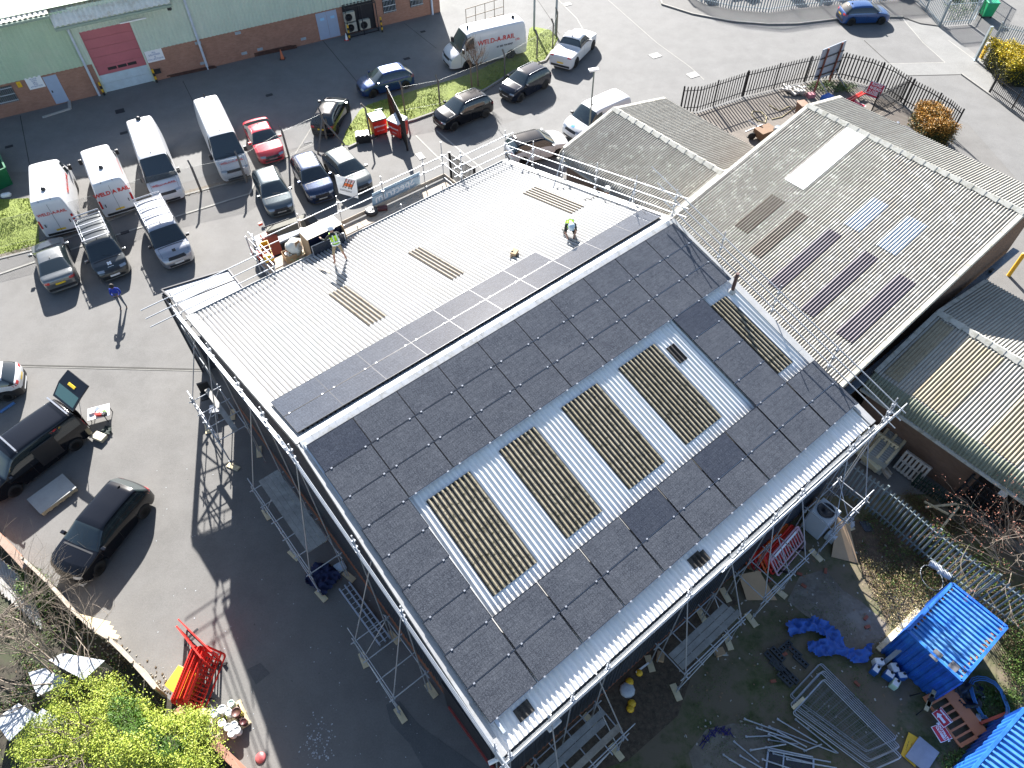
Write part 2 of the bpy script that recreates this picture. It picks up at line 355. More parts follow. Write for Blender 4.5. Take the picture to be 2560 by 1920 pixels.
def corr(mb,P,u0,u1,vs,N=NR,amp=.036,off=0,mi=0,seg=8,flip=False,tr=0):
    k0=math.ceil(u0*N*seg-1e-6); k1=math.floor(u1*N*seg+1e-6)
    us=sorted(set([u0]+[k/(N*seg) for k in range(k0,k1+1)]+[u1]))
    prof=lambda u:amp*(1-math.cos(2*math.pi*u*N))
    kk=len(mb.f); mb.grid(lambda u,v:P(u,v,off+prof(u)),us,vs,mi,True,flip)
    if tr: troughs(mb,kk,us,N,len(vs),tr)
M_tr=mat('trough_dirt_shade',(.055,.052,.05),.8,0,var=.25,scale=2); M_trb=mat('trough_dirt_shade_dark',(.022,.02,.018),.8,0,var=.3,scale=2)  # trough colours hold dirt plus rib shade painted as dark lines
M_rooff=m_roof('painted_corrugated_roof',(.78,.78,.78),.0,.45,(.70,.68,.64),(.40,.35,.28),(.62,.72),TH)
M_roofb=m_roof('pale_corrugated_roof',(.345,.347,.352),.0,.6,(.325,.32,.305),(.22,.19,.14),(.68,.76),TH)
M_rlight=m_roof('grimy_rooflight',(.25,.21,.135),.0,.5,(.34,.30,.22),(.05,.045,.02),(.5,.62),TH)
M_rlight2=m_roof('brown_rooflight',(.15,.12,.08),.0,.45,(.24,.20,.15),(.08,.055,.03),(.5,.62),TH)
M_flash=mat('grey_flashing',(.40,.40,.395),.5,.1,var=.12,scale=1.2,dirt=(.28,.27,.24),dscale=1.5,dthr=(.55,.75))
M_clad=mat('dark_cladding',(.035,.042,.055),.5,.1,var=.15,scale=1.5)
M_brickr=m_brick('red_brick',(.30,.115,.065),(.24,.09,.05),(.2,.16,.13))
bld=thing('industrial_unit','dark clad industrial unit with pale corrugated roof carrying solar panels, scaffolded all round','building',W(9,11,0),TH)
wl=MB()
cor=[(0.28,.28),(17.75,.28),(17.65,21.9),(.3,21.7)]
def wallrib(mb,a,b,z0,z1f,n,dep=.035,mi=0):
    # vertical trapezoid cladding between a and b (outward = right of a->b)
    d=(b-a); L=d.length; d.normalize(); out=V((d.y,-d.x,0)); N=max(1,int(L/n))
    pts=[]
    for i in range(N):
        for t,o in((0,0),(.35,0),(.5,dep),(.85,dep)): pts.append(((i+t)/N,o))
    pts.append((1,0))
    for (t0,o0),(t1,o1) in zip(pts,pts[1:]):
        p=a+d*L*t0+out*o0; q=a+d*L*t1+out*o1
        mb.quad(V((p.x,p.y,z0)),V((q.x,q.y,z0)),V((q.x,q.y,z1f(t1))),V((p.x,p.y,z1f(t0))),mi)
c4=[W(*c) for c in cor]
flat=lambda t:5.86
gab=lambda t:5.86+2.62*(1-abs(2*t-1))
for (i,j,f) in((0,1,flat),(1,2,gab),(2,3,flat),(3,0,gab)):
    wallrib(wl,c4[i],c4[j],1.0 if i==3 else .35,f,.2)
wl.build('wall',M_clad,bld)
pl=MB()
for i,j in((0,1),(1,2),(2,3),(3,0)):
    z=1.0 if i==3 else .35
    d=(c4[j]-c4[i]).normalized(); out=V((d.y,-d.x,0)); n_=-out*.2
    pl.hexa([c4[i]+out*.0,c4[j]+out*.0,c4[j]+n_,c4[i]+n_],[p+V((0,0,z)) for p in (c4[i],c4[j],c4[j]+n_,c4[i]+n_)])
pl.build('plinth',M_brickr,bld)
# dark roller door + red sill on the left gable near the front
dr=MB(); a=W(.22,.9,0); b=W(.22,3.6,0)
dr.hexa([a,b,b-EA*.09,a-EA*.09],[p+V((0,0,3.0)) for p in(a,b,b-EA*.09,a-EA*.09)])
dr.build('roller_door',M_steelb,bld)
rp=MB(); rp.beam(W(.12,.35,.55),W(.12,3.4,.55),.1,.28); rp.build('door_sill',mat('dull_red_sill',(.22,.03,.025),.6),bld)
rf=MB()
vf=[0,.34,.342,.70,.702,1.0]
def lap(P,seams=(.34,.70),st=.012):
    def Q(u,v,o): 
        k=sum(v<=s for s in seams); return P(u,v,o+st*k)
    return Q
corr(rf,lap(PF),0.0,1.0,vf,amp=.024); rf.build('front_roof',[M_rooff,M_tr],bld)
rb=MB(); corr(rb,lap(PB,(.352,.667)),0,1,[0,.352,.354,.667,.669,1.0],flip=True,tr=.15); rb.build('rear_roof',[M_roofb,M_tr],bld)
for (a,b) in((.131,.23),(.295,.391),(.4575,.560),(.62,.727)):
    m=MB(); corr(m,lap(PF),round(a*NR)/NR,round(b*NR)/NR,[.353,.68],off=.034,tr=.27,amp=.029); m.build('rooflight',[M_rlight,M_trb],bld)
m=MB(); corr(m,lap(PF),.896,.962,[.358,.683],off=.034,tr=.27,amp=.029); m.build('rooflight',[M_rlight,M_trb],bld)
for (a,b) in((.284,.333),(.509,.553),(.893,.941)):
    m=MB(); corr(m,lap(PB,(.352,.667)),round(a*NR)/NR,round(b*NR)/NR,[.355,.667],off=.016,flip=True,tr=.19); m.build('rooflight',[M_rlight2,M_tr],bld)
# patch of dark damage beside the fourth rooflight
m=MB(); corr(m,lap(PF),.742,.765,[.39,.46],off=.028); m.build('stain_patch',mat('burnt_patch',(.03,.025,.022),.8,0,var=.5,scale=8),bld)
M_soot=mat('black_moss',(.05,.045,.04),.9,0,var=.6,scale=20)
for u0,v0 in((.46,.958),(.05,.955),(.47,.965)):
    m=MB(); corr(m,lap(PF),u0,u0+.03,[v0-.02,v0+.014],off=.010); m.build('moss_patch',M_soot,bld)
rc=MB(); us=[i/40 for i in range(41)]
for i in range(40):
    u0,u1=us[i],us[i+1]+.0004; e=.004*(i%2)
    for Pn in (0,1):
        P_=PF if Pn==0 else PB
        A=RL.lerp(RR,u0)+V((0,0,.15+e)); B=RL.lerp(RR,u1)+V((0,0,.15+e)); C=P_(u1,.033,.08+e); D=P_(u0,.033,.08+e)
        rc.add([A,B,C,D],[(3,2,1,0) if Pn==0 else (0,1,2,3)],0,True)
for k in range(NR):
    rc.box(PF((k+.5)/NR,.038,.065),(.10,.05,.03),TH) if k%1==0 else 0
rc.build('ridge_capping',mat('ridge_flashing',(.66,.66,.65),.5,.1,var=.1,scale=2,dirt=(.45,.43,.38),dscale=3,dthr=(.5,.7)),bld)
def verge_r(P):
    mb=MB()
    for k in range(6):
        v0=k/6;v1=(k+1)/6+.001; e=.003*(k%2); ui=lambda v:1.0-.012*v; uo=lambda v:1.019-.015*v
        a=P(ui(v0),v0,.085+e);b=P(ui(v1),v1,.085+e);c=P(uo(v1),v1,.10+e);d=P(uo(v0),v0,.10+e)
        mb.quad(a,b,c,d); mb.quad(d,c,c-V((0,0,.26)),d-V((0,0,.26))); mb.quad(a,b,b-V((0,0,.05)),a-V((0,0,.05)))
    return mb
def verge(P,u,inn,vs=(0,1)):
    mb=MB(); s=1 if u>.5 else -1
    for k in range(6):
        v0=vs[0]+(vs[1]-vs[0])*k/6; v1=vs[0]+(vs[1]-vs[0])*(k+1)/6+.001; e=.003*(k%2)
        a=P(u-s*inn,v0,.085+e);b=P(u-s*inn,v1,.085+e);c=P(u+s*.006,v1,.10+e);d=P(u+s*.006,v0,.10+e)
        mb.quad(a,b,c,d); mb.quad(d,c,c-V((0,0,.26)),d-V((0,0,.26)))
        mb.quad(a,b,b-V((0,0,.05)),a-V((0,0,.05)))
    return mb
for P_ in(PF,PB): verge_r(P_).build('verge_flashing',M_flash,bld)
for P_,u,w_ in((PF,0,.0065),(PB,0,.012)): verge(P_,u,w_).build('verge_flashing',M_flash,bld)
# the stepped left front verge: raised bar next to panels
m=MB(); m.beam(PF(.006,.01,.12),PF(.020,.96,.12),.10,.10); m.build('verge_flashing',mat('bluish_flashing',(.45,.5,.56),.5,.1,var=.1),bld)
gt=MB()
for P_,s in((PF,-1),(PB,1)):
    a=P_(-.006,1.006,-.0);b=P_(1.006,1.006,-.0); n_=EB*s*.13
    gt.hexa([a-V((0,0,.12)),b-V((0,0,.12)),b+n_-V((0,0,.12)),a+n_-V((0,0,.12))],[a-V((0,0,.09)),b-V((0,0,.09)),b+n_-V((0,0,.09)),a+n_-V((0,0,.09))])
    gt.beam(a+n_-V((0,0,.04)),b+n_-V((0,0,.04)),.015,.13)
gt.build('gutter',mat('pale_gutter',(.62,.62,.60),.5,0,var=.1),bld)
# flues
def flue(px,h,hgt,r,cm,cap):
    p=G(px[0],px[1],h); mb=MB(); mb.tube(p-V((0,0,.3)),p+V((0,0,hgt)),r,12)
    o=mb.build('flue_pipe',cm,bld); c=MB(); c.tube(p+V((0,0,-.05)),p+V((0,0,.09)),r*2.1,12,r2=r*1.2)
    if cap: c.tube(p+V((0,0,hgt-.1)),p+V((0,0,hgt+.12)),r*1.5,12)
    c.build('flue_collar',M_flash,o)
flue(zMC(1018,505),7.0,.75,.085,mat('terracotta_pipe',(.34,.13,.06),.6),True)
flue(zMC(2110,1270),7.9,.95,.075,mat('brown_pipe',(.08,.04,.035),.5),False)
# wall light and floodlights at the front corner
m=MB(); m.box(W(1.9,-.05,4.6),(.5,.22,.16),TH); m.box(W(1.9,.12,4.7),(.08,.3,.06),TH); m.build('flood_light',M_white,bld,bevel=.03)
m=MB(); m.tube(W(.1,.1,5.3),W(-.35,.25,5.2),.07,12); m.build('security_camera',M_white,bld)
m=MB(); m.box(W(5.4,.22,3.2),(.42,.12,.32),TH); m.build('wall_vent',M_black,bld)
m=MB(); m.box(W(10.6,.22,3.0),(.36,.12,.3),TH); m.build('wall_vent',M_black,bld)
# ================================================================ annex
M_tubed=mat('shaded_tube',(.16,.17,.18),.55,.4,var=.2)  # darker copy of the tube colour, paints in the shade on canopy tubes
an=thing('scaffold_canopy','flat grey sheeted canopy on tall scaffold legs at the rear left corner','canopy',W(1.4,23.4,0),TH)
A4=[W(.0,24.6,0),W(2.97,24.0,0),W(2.96,22.3,0),W(-.02,22.2,0)]
for k_,p_ in enumerate(A4):
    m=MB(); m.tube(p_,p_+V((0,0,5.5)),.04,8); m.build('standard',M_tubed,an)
m=MB(); m.beam(A4[0],A4[0]+V((0,0,5.4)),.05,.26,up=EA); m.build('shadow_board',M_clad,an)  # board added at the corner to cast a solid shadow edge
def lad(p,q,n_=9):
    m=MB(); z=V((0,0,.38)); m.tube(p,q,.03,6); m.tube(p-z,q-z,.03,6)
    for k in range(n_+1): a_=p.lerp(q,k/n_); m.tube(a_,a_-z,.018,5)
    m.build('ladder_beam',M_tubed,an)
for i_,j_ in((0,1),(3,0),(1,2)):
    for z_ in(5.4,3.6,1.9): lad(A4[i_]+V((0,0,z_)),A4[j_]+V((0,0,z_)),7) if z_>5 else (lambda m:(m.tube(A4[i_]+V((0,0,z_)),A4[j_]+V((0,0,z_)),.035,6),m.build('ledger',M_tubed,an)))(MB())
    if (i_,j_)==(1,2): continue
    for z0_,z1_ in((.3,2.8),(2.8,5.2)):
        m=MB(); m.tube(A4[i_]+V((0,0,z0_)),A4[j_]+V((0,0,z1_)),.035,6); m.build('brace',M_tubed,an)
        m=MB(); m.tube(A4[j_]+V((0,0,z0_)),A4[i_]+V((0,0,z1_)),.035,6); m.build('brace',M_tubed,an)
m=MB(); m.hexa([A4[0],A4[1],A4[1]-EB*.03,A4[0]-EB*.03],[p_+V((0,0,2.3)) for p_ in(A4[0],A4[1],A4[1]-EB*.03,A4[0]-EB*.03)]); m.build('shadow_sheet',M_clad,an)  # sheet added on the rear side to block sun and fill the ground shadow
m=MB(); m.beam(W(-.06,24.65,5.3),W(-.06,22.0,5.3),.04,.45); m.build('fascia',M_clad,an)
m=MB(); T=[G(*zML(1400,1265),5.6),G(*zML(1975,1090),5.6),G(*zML(2105,1255),5.6),G(*zML(1640,1497),5.6)]
m.prism(T,5.5,5.62); m.build('flat_roof',mat('grey_membrane',(.22,.235,.26),.5,.2,var=.12,scale=.8),an)
m=MB()
for k in range(4): m.beam(T[k]+V((0,0,.05)),T[(k+1)%4]+V((0,0,.05)),.07,.06)
m.beam(T[0].lerp(T[3],.5)+V((0,0,.03)),T[1].lerp(T[2],.5)+V((0,0,.03)),.05,.03)
m.build('roof_trim',M_steelb,an)
# ================================================================ SOLAR PANELS
def m_panel(name,base,dust,ro=.2):
    m,t,b=nt(name); oc=pos(t,True)
    mp=t.nodes.new('ShaderNodeMapping'); mp.inputs['Scale'].default_value=(1,1,1); t.links.new(oc,mp.inputs[0])
    sx=t.nodes.new('ShaderNodeSeparateXYZ'); t.links.new(mp.outputs[0],sx.inputs[0])
    def lines(o,pitch,w):
        a=t.nodes.new('ShaderNodeMath'); a.operation='PINGPONG'; a.inputs[1].default_value=pitch/2; t.links.new(o,a.inputs[0])
        c=t.nodes.new('ShaderNodeMath'); c.operation='LESS_THAN'; c.inputs[1].default_value=w; t.links.new(a.outputs[0],c.inputs[0]); return c.outputs[0]
    l1=lines(sx.outputs[0],.0875,.004); l2=lines(sx.outputs[1],.186,.006)
    mx=t.nodes.new('ShaderNodeMath'); mx.operation='MAXIMUM'; t.links.new(l1,mx.inputs[0]); t.links.new(l2,mx.inputs[1])
    p=pos(t); n=nz(t,1.3,5,.7,p); nf=nz(t,30,3,.85,p); gr=nz(t,6,4,.7,p)
    col=mix(t,ramp(t,n,.35,.65),base,dust); col=mix(t,ramp(t,nf,.42,.68),col,tuple(x*2.3 for x in dust)); col=mix(t,ramp(t,gr,.35,.6,(.35,)*3,(0,)*3),col,base)
    ml=t.nodes.new('ShaderNodeMath'); ml.operation='MULTIPLY'; ml.inputs[1].default_value=.45; t.links.new(mx.outputs[0],ml.inputs[0])
    col=mix(t,ml.outputs[0],col,tuple(x*.35 for x in base)); t.links.new(col,b.inputs['Base Color'])
    b.inputs['Roughness'].default_value=ro; b.inputs['Specular IOR Level'].default_value=.5
    MATS[name]=m; return m
M_pvd=m_panel('dusty_solar_glass',(.032,.035,.043),(.058,.062,.071)); M_pvc=m_panel('clean_solar_glass',(.020,.023,.033),(.034,.038,.048)); M_pvb=m_panel('rear_solar_glass',(.020,.025,.036),(.036,.042,.054),.07)
M_pf=mat('black_panel_frame',(.02,.02,.022),.35,.5,var=.05); M_pfs=mat('silver_panel_clamp',(.7,.7,.72),.3,.6,var=.05)
ordi=['first','second','third','fourth','fifth','sixth','seventh','eighth','ninth','tenth']
PW,PH=1.745,1.118
def panel_proto(glass,rail=True):
    t=thing('solar_panel','x','solar panel',(0,0,0),0,'solar panels on the pitched roof')
    m=MB(); m.box((0,0,0),(PW-.02,PH-.02,.024)); gl=m.build('glass',glass,t,local=True)
    m=MB()
    for s in(-1,1): m.box((0,s*(PH/2-.006),.0),(PW,.012,.035)); m.box((s*(PW/2-.006),0,.0),(.012,PH-.024,.035))
    m.build('frame',M_pf,t,local=True)
    for s in(-1,1):
        m=MB(); m.box((s*.64,-PH/2-.008,.02),(.06,.045,.03)); m.build('clamp',M_pfs,t,local=True)
    m=MB(); m.box((0,-PH/2-.010,-.01 if rail else -.03),(PW,.016 if rail else .01,.038 if rail else .02)); m.build('mounting_rail',M_pfs if rail else M_pf,t,local=True)
    return t
def put_panel(proto,P,N,u,v,first,label,vd=1):
    c=P(u,v,.20); ax=(P(u+.02,v,0)-P(u-.02,v,0)).normalized(); ay=(P(u,v-.02,0)-P(u,v+.02,0)).normalized(); az=ax.cross(ay).normalized()
    if az.z<0: ax=-ax; az=-az
    ay=az.cross(ax)
    M=Matrix((ax,ay,az)).transposed().to_4x4(); M.translation=c
    o=proto if first else copy_tree(proto,(0,0,0),0,label)
    o.matrix_world=M; o['label']=label; return o
pd=panel_proto(M_pvd); pc=panel_proto(M_pvc); PW+=.016; pb=panel_proto(M_pvb,False); PW-=.016; used=set()
clean={(0,0),(3,8),(7,6),(7,4)}
for r in range(9):
    for c in range(10):
        if 3<=r<=6 and (1<=c<=7 or c==9): continue
        pr=pc if (r,c) in clean else pd
        lab=f"{'clean' if (r,c) in clean else 'dusty'} black solar panel, front slope row {ordi[r]} below ridge, {ordi[c]} from left gable"
        put_panel(pr,PF,NF,.0063+.0995*(c+.5)+.0008,.0195+.1003*(r+.5),pr.name not in used,lab); used.add(pr.name)
for r in range(2):
    for c in range(10 if r==0 else 7):
        lab=f"glossy grey solar panel, rear slope {'row beside ridge' if r==0 else 'row second from ridge'}, {ordi[c]} from left gable"
        put_panel(pb,PB,NB,.008+.0993*(c+.5),.030+.1005*(r+.5),pb.name not in used,lab); used.add(pb.name)

# pale paint splashes on the dark tarmac
random.seed(31); m=MB()
for k in range(170):
    p=G(*zBB(random.gauss(415,55),random.gauss(1490,85))); r_=random.uniform(.006,.045)*random.random()**.5; n_=7; m.poly([p+V((r_*random.uniform(.5,1.4)*math.cos(j*.9),r_*random.uniform(.5,1.4)*math.sin(j*.9),.009+.0001*k)) for j in range(n_)])
for k in range(160):
    p=G(random.uniform(380,1150),random.uniform(1150,1900)); r_=random.uniform(.008,.028); m.poly([p+V((r_*math.cos(j*1.2),r_*math.sin(j*1.2),.01)) for j in range(5)])
tag(m.build('paint_splashes',mat('chalky_splash',(.38,.40,.42),.8,0,var=.2)),'pale paint splashes and specks spattered over the shaded tarmac','splashes',kind='stuff')
M_patch=m_asphalt('newer_asphalt',(.10,.10,.10),(.12,.118,.112),.2)
sheet('tarmac_patch',[zBB(870,1235),zBB(960,1210),zBB(1100,1380),zBB(1700,1800),zBB(1200,1800),zBB(1030,1500),zBB(900,1360)],.007,M_patch)
sheet('tarmac_patch',[zBB(-60,1000),zBB(30,955),zBB(95,1025),zBB(0,1100)],.007,M_patch)
# ================================================================ neighbouring corrugated roofs
M_asb=m_roof('weathered_fibre_cement',(.40,.375,.325),.0,.9,(.27,.245,.205),(.62,.59,.52),(.54,.64),TH+math.pi/2,2.2)
M_asbg=m_roof('mossy_fibre_cement',(.22,.235,.18),.0,.9,(.12,.13,.09),(.34,.35,.28),(.58,.68),TH+math.pi/2,5)
M_asbw=m_roof('bright_fibre_cement',(.37,.355,.31),.0,.9,(.27,.25,.215),(.46,.44,.39),(.55,.65),TH+math.pi/2,4)
M_dkr=m_roof('dark_brown_rooflight',(.12,.09,.065),.0,.6,(.18,.15,.12),(.20,.18,.15),(.62,.70),TH+math.pi/2,5)
M_dkp=m_roof('purple_brown_rooflight',(.085,.07,.085),.0,.6,(.14,.12,.13),(.18,.16,.15),(.64,.72),TH+math.pi/2,5)
M_blr=mat('pale_blue_rooflight',(.36,.40,.44),.5,0,var=.06)
M_olv=m_roof('olive_rooflight',(.24,.20,.13),.0,.7,(.33,.29,.21),(.17,.14,.09),(.55,.66),TH+math.pi/2,5)
M_trs=mat('trough_grime_shade',(.20,.185,.155),.9,0,var=.3,scale=2)  # shed troughs: grime and rib shading painted into one dark colour
M_ridge=mat('fibre_cement_ridge',(.42,.41,.365),.85,0,var=.2,scale=2,dirt=(.30,.29,.24),dscale=3,dthr=(.5,.62))
M_brickb=m_brick('brown_brick',(.23,.14,.095),(.19,.115,.08),(.17,.13,.10))
def shed(root,un,ur,uf,w0,w1,hn,hr,hf,roofmat,lights,curl=0,wallmat=M_brickb,curlmat=None,wmin=.25,N=None,base=.0):
    """gabled roof, ridge along w; near eave un, ridge ur, far eave uf"""
    L=w1-w0; N=N or int(L/.146)
    def prof(w): return .028*(1-math.cos(2*math.pi*(w-w0)/L*N))
    def Q(us,hs,off):
        def P(t,s_,o=0):
            # t along w 0..1 ; s_ along slope 0..1
            k=s_*(len(us)-1); i=min(int(k),len(us)-2); f=k-i
            u=us[i]*(1-f)+us[i+1]*f; h=hs[i]*(1-f)+hs[i+1]*f
            du,dh=us[i+1]-us[i],hs[i+1]-hs[i]; l=math.hypot(du,dh); nu,nh=-dh/l,du/l
            if nh<0: nu,nh=-nu,-nh
            if i==0 and curl and len(us)>3: pass
            return W(u+nu*(o+off),w0+L*t,h+nh*(o+off))
        return P
    ts=sorted(set([k/(N*7) for k in range(N*7+1)]))
    pitch=(hr-hn)/(ur-un)
    Pn=Q([un,ur],[hn,hr],0); Pf=Q([uf,ur],[hf,hr],0)
    P1=lambda t,s_,o=0:Pn(t,s_,prof(w0+L*t)+o); P2=lambda t,s_,o=0:Pf(t,s_,prof(w0+L*t)+o)
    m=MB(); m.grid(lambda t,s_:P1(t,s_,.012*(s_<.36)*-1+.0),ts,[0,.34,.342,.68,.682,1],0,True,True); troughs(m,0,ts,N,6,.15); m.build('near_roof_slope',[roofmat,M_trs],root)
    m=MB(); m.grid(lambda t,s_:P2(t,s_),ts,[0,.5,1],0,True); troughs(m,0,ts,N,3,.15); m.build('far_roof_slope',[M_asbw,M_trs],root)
    if curl:
        m=MB(); ss=[0,.15,.3,.45,.6,.8,1]
        def Pc(t,s_):
            a=s_*R(72); rr=curl; th=math.atan(pitch)
            u=un-rr*math.sin(a+th)+rr*math.sin(th); h=hn-rr*(math.cos(th)-math.cos(a+th)); nu,nh=-math.sin(a+th),math.cos(a+th)
            o=prof(w0+L*t); return W(u+nu*o,w0+L*t,h+nh*o-.004)
        m.grid(Pc,ts,ss,0,True); m.build('curved_eave',curlmat or roofmat,root)
        e=Pc(0,1); ue,he=FR(e)[0],e.z
    else: ue,he=un,hn
    m=MB(); m.beam(W(ue-.05,w0,he-.08),W(ue-.05,w1,he-.08),.16,.12); m.build('gutter',M_ridge,root)
    # ridge cap with bumps
    m=MB(); nb=max(6,int(L/.62)); R_=.20
    for k in range(nb*3):
        t0,t1=k/(nb*3),(k+1)/(nb*3); b=.05 if k%3==0 else (.02 if k%3==1 else 0)
        for s in(-1,1):
            A=W(ur,w0+L*t0,hr+.14+b*.4);B=W(ur,w0+L*t1,hr+.14+b*.4)
            dh=(pitch if s<0 else (hr-hf)/(uf-ur))*(R_+b)
            C=W(ur+s*(R_+b),w0+L*t1,hr+.075-dh);D=W(ur+s*(R_+b),w0+L*t0,hr+.075-dh)
            m.add([A,B,C,D],[(0,1,2,3)],0,True)
    m.build('ridge_capping',M_ridge,root)
    for wv in (w0,w1):
        m=MB(); s=-1 if wv==w0 else 1
        for (ua,ha,ub,hb) in((un,hn,ur,hr),(uf,hf,ur,hr)):
            n_=8
            for k in range(n_):
                t0,t1=k/n_,(k+1)/n_; e=.006*(k%2)
                p=W(ua+(ub-ua)*t0,wv,ha+(hb-ha)*t0+.06+e); q=W(ua+(ub-ua)*t1,wv,ha+(hb-ha)*t1+.06+e)
                m.quad(p-EB*s*.16,q-EB*s*.16,q+EB*s*.05,p+EB*s*.05); m.quad(p+EB*s*.05,q+EB*s*.05,q+EB*s*.05-V((0,0,.3)),p+EB*s*.05-V((0,0,.3)))
        m.build('verge_cap',M_ridge,root)
    # walls
    m=MB(); a0,a1=max(un,ue)+wmin,uf-.2
    hA=hn+pitch*(a0-un)-.06; hB=hf+(hr-hf)/(uf-ur)*(uf-a1)-.06
    for wv in(w0+.2,w1-.2):
        m.poly([W(a0,wv,0),W(a1,wv,0),W(a1,wv,hB),W(ur,wv,hr-.1),W(a0,wv,hA)])
    m.quad(W(a0,w0+.2,0),W(a0,w1-.2,0),W(a0,w1-.2,hA),W(a0,w0+.2,hA)); m.quad(W(a1,w0+.2,0),W(a1,w1-.2,0),W(a1,w1-.2,hB),W(a1,w0+.2,hB))
    m.build('wall',wallmat,root)
    for (wa,wb,sa,sb,mt,fl) in lights:
        k0,k1=round((wa-w0)/L*N),round((wb-w0)/L*N)
        mm=MB(); tt=[k/(N*7) for k in range(k0*7,k1*7+1)]
        if fl: mm.grid(lambda t,s_:Pn(t,s_,.075),[tt[0],tt[-1]],[sa,(sa+sb)/2-.002,(sa+sb)/2+.002,sb],0,False,True)
        else: mm.grid(lambda t,s_:P1(t,s_,.018),tt,[sa,sb],0,True,True)
        mm.build('rooflight',mt,root)
    return Pn
rootA=thing('brick_shed','small brick shed with weathered corrugated roof behind the white van and black railings','building',W(27,19,0),TH)
shed(rootA,23.2,27.15,31.8,14.95,23.4,3.95,5.0,4.0,M_asb,[],curl=.45,wallmat=m_brick('orange_brick',(.20,.14,.11),(.17,.115,.09),(.25,.2,.16)))
rootB=thing('large_shed','largest weathered corrugated roof shed with dark and pale blue rooflights beside the solar roof','building',W(29,8,0),TH)
def rb_(px,h=5.3):  # local w / slope fraction of a pixel on the near slope
    for _ in range(6):
        u,w=FR(G(px[0],px[1],h)); h=4.0+3.0*(u-20.2)/(33.0-20.2)
    return round(w,2),round((u-20.2)/12.8,3)
LB=[]
for (a,b,c,d,mt,fl) in((zMD(190,385),zMD(290,440),zMD(-60,660),zMD(60,740),M_dkr,0),(zMD(430,530),zMD(530,600),zMD(120,900),zMD(0,830),M_dkr,0),
    (zMD(690,680),zMD(800,750),zMD(270,1150),zMD(160,1090),M_dkp,0),(zMD(960,850),zMD(1080,920),zMD(530,1360),zMD(420,1290),M_dkp,0),(zMD(1230,1030),zMD(1350,1100),zMD(850,1580),zMD(710,1480),M_dkp,0),
    (zMD(1030,430),zMD(1160,500),zMD(900,700),zMD(770,620),M_blr,0),(zMD(1310,570),zMD(1450,660),zMD(1170,880),zMD(1040,790),M_blr,0),
    (zTD(700,1120),zTD(870,1195),zTD(275,1630),zTD(130,1550),mat('new_white_sheet',(.80,.80,.79),.45,0,var=.03),1)):
    q=[rb_(p) for p in(a,b,c,d)]; ws=sorted(p[0] for p in q); ss=sorted(p[1] for p in q)
    LB.append(((ws[0]+ws[1])/2,(ws[2]+ws[3])/2,(ss[0]+ss[1])/2,(ss[2]+ss[3])/2,mt,fl))
shed(rootB,20.2,33.0,36.4,2.35,14.5,4.0,7.0,6.3,M_asb,LB)
rootC=thing('brick_workshop','brick workshop with curved eave corrugated roof and olive rooflights at the right edge','building',W(27,-4,0),TH)
LC=[(-1.35,.35,0.02,.93,M_olv,0),(-4.5,-2.8,.02,.93,M_olv,0),(-8.3,-6.5,.02,.93,M_olv,0),(1.0,1.7,.05,.93,M_olv,0)]
shed(rootC,22.75,27.0,32.7,-14,2.05,3.55,4.6,3.2,M_asbw,LC,curl=.7,curlmat=M_asbg,wmin=.15)
# lead valley between B and C
m=MB(); m.hexa([W(21,2.05,3.2),W(36,2.05,3.2),W(36,2.4,3.2),W(21,2.4,3.2)],[W(21,2.05,3.3),W(36,2.05,3.3),W(36,2.4,3.3),W(21,2.4,3.3)]); m.build('box_gutter',mat('wet_lead',(.10,.13,.16),.25,.2,var=.3),rootC)
# gate with mesh + sign on C wall
gp=[G(*zLR(*q),1.2) for q in((1550,1330),(1950,1290))]
gt_=thing('steel_gate','black barred steel security gate across the brick workshop doorway','gate',W(22.3,-4.6,0),TH)
m=MB()
for k in range(15): m.tube(W(22.3,-3.6-.15*k,.1),W(22.3,-3.6-.15*k,2.25),.012,5)
for z in(.15,.9,1.6,2.2): m.beam(W(22.3,-3.55,z),W(22.3,-5.8,z),.03,.05)
m.build('bars',M_steelb,gt_)
for w_ in(-3.5,-5.85):
    m=MB(); m.beam(W(22.3,w_,0),W(22.3,w_,2.4),.09,.09); m.build('post',M_steelb,gt_)
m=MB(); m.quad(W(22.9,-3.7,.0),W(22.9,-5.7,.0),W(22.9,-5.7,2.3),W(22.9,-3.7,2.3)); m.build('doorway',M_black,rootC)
m=MB(); p=G(*zLR(2050,1350),2.6); u_,w_=FR(p); m.box(W(22.62,w_,2.1),(.04,.3,.3),TH); tag(m.build('small_sign',M_white),'small white notice fixed to the brick workshop wall beside the gate','sign')
# floodlight on B/C right wall
m=MB(); p=G(*zMD(1955,1000),3.4); m.box(p,(.25,.15,.15),TH)
m.build('wall_lamp',M_black,rootB)
pst=thing('bollard','tall yellow post standing against the large shed end wall','bollard',G(*zMD(2090,1040)))
m=MB(); q=G(*zMD(2090,1040)); m.tube(q,q+V((0,0,1.6)),.11,14); m.lathe(q+V((0,0,1.6)),[(.11,0),(.08,.05),(0,.08)],14); m.build('post',M_yellow,pst)
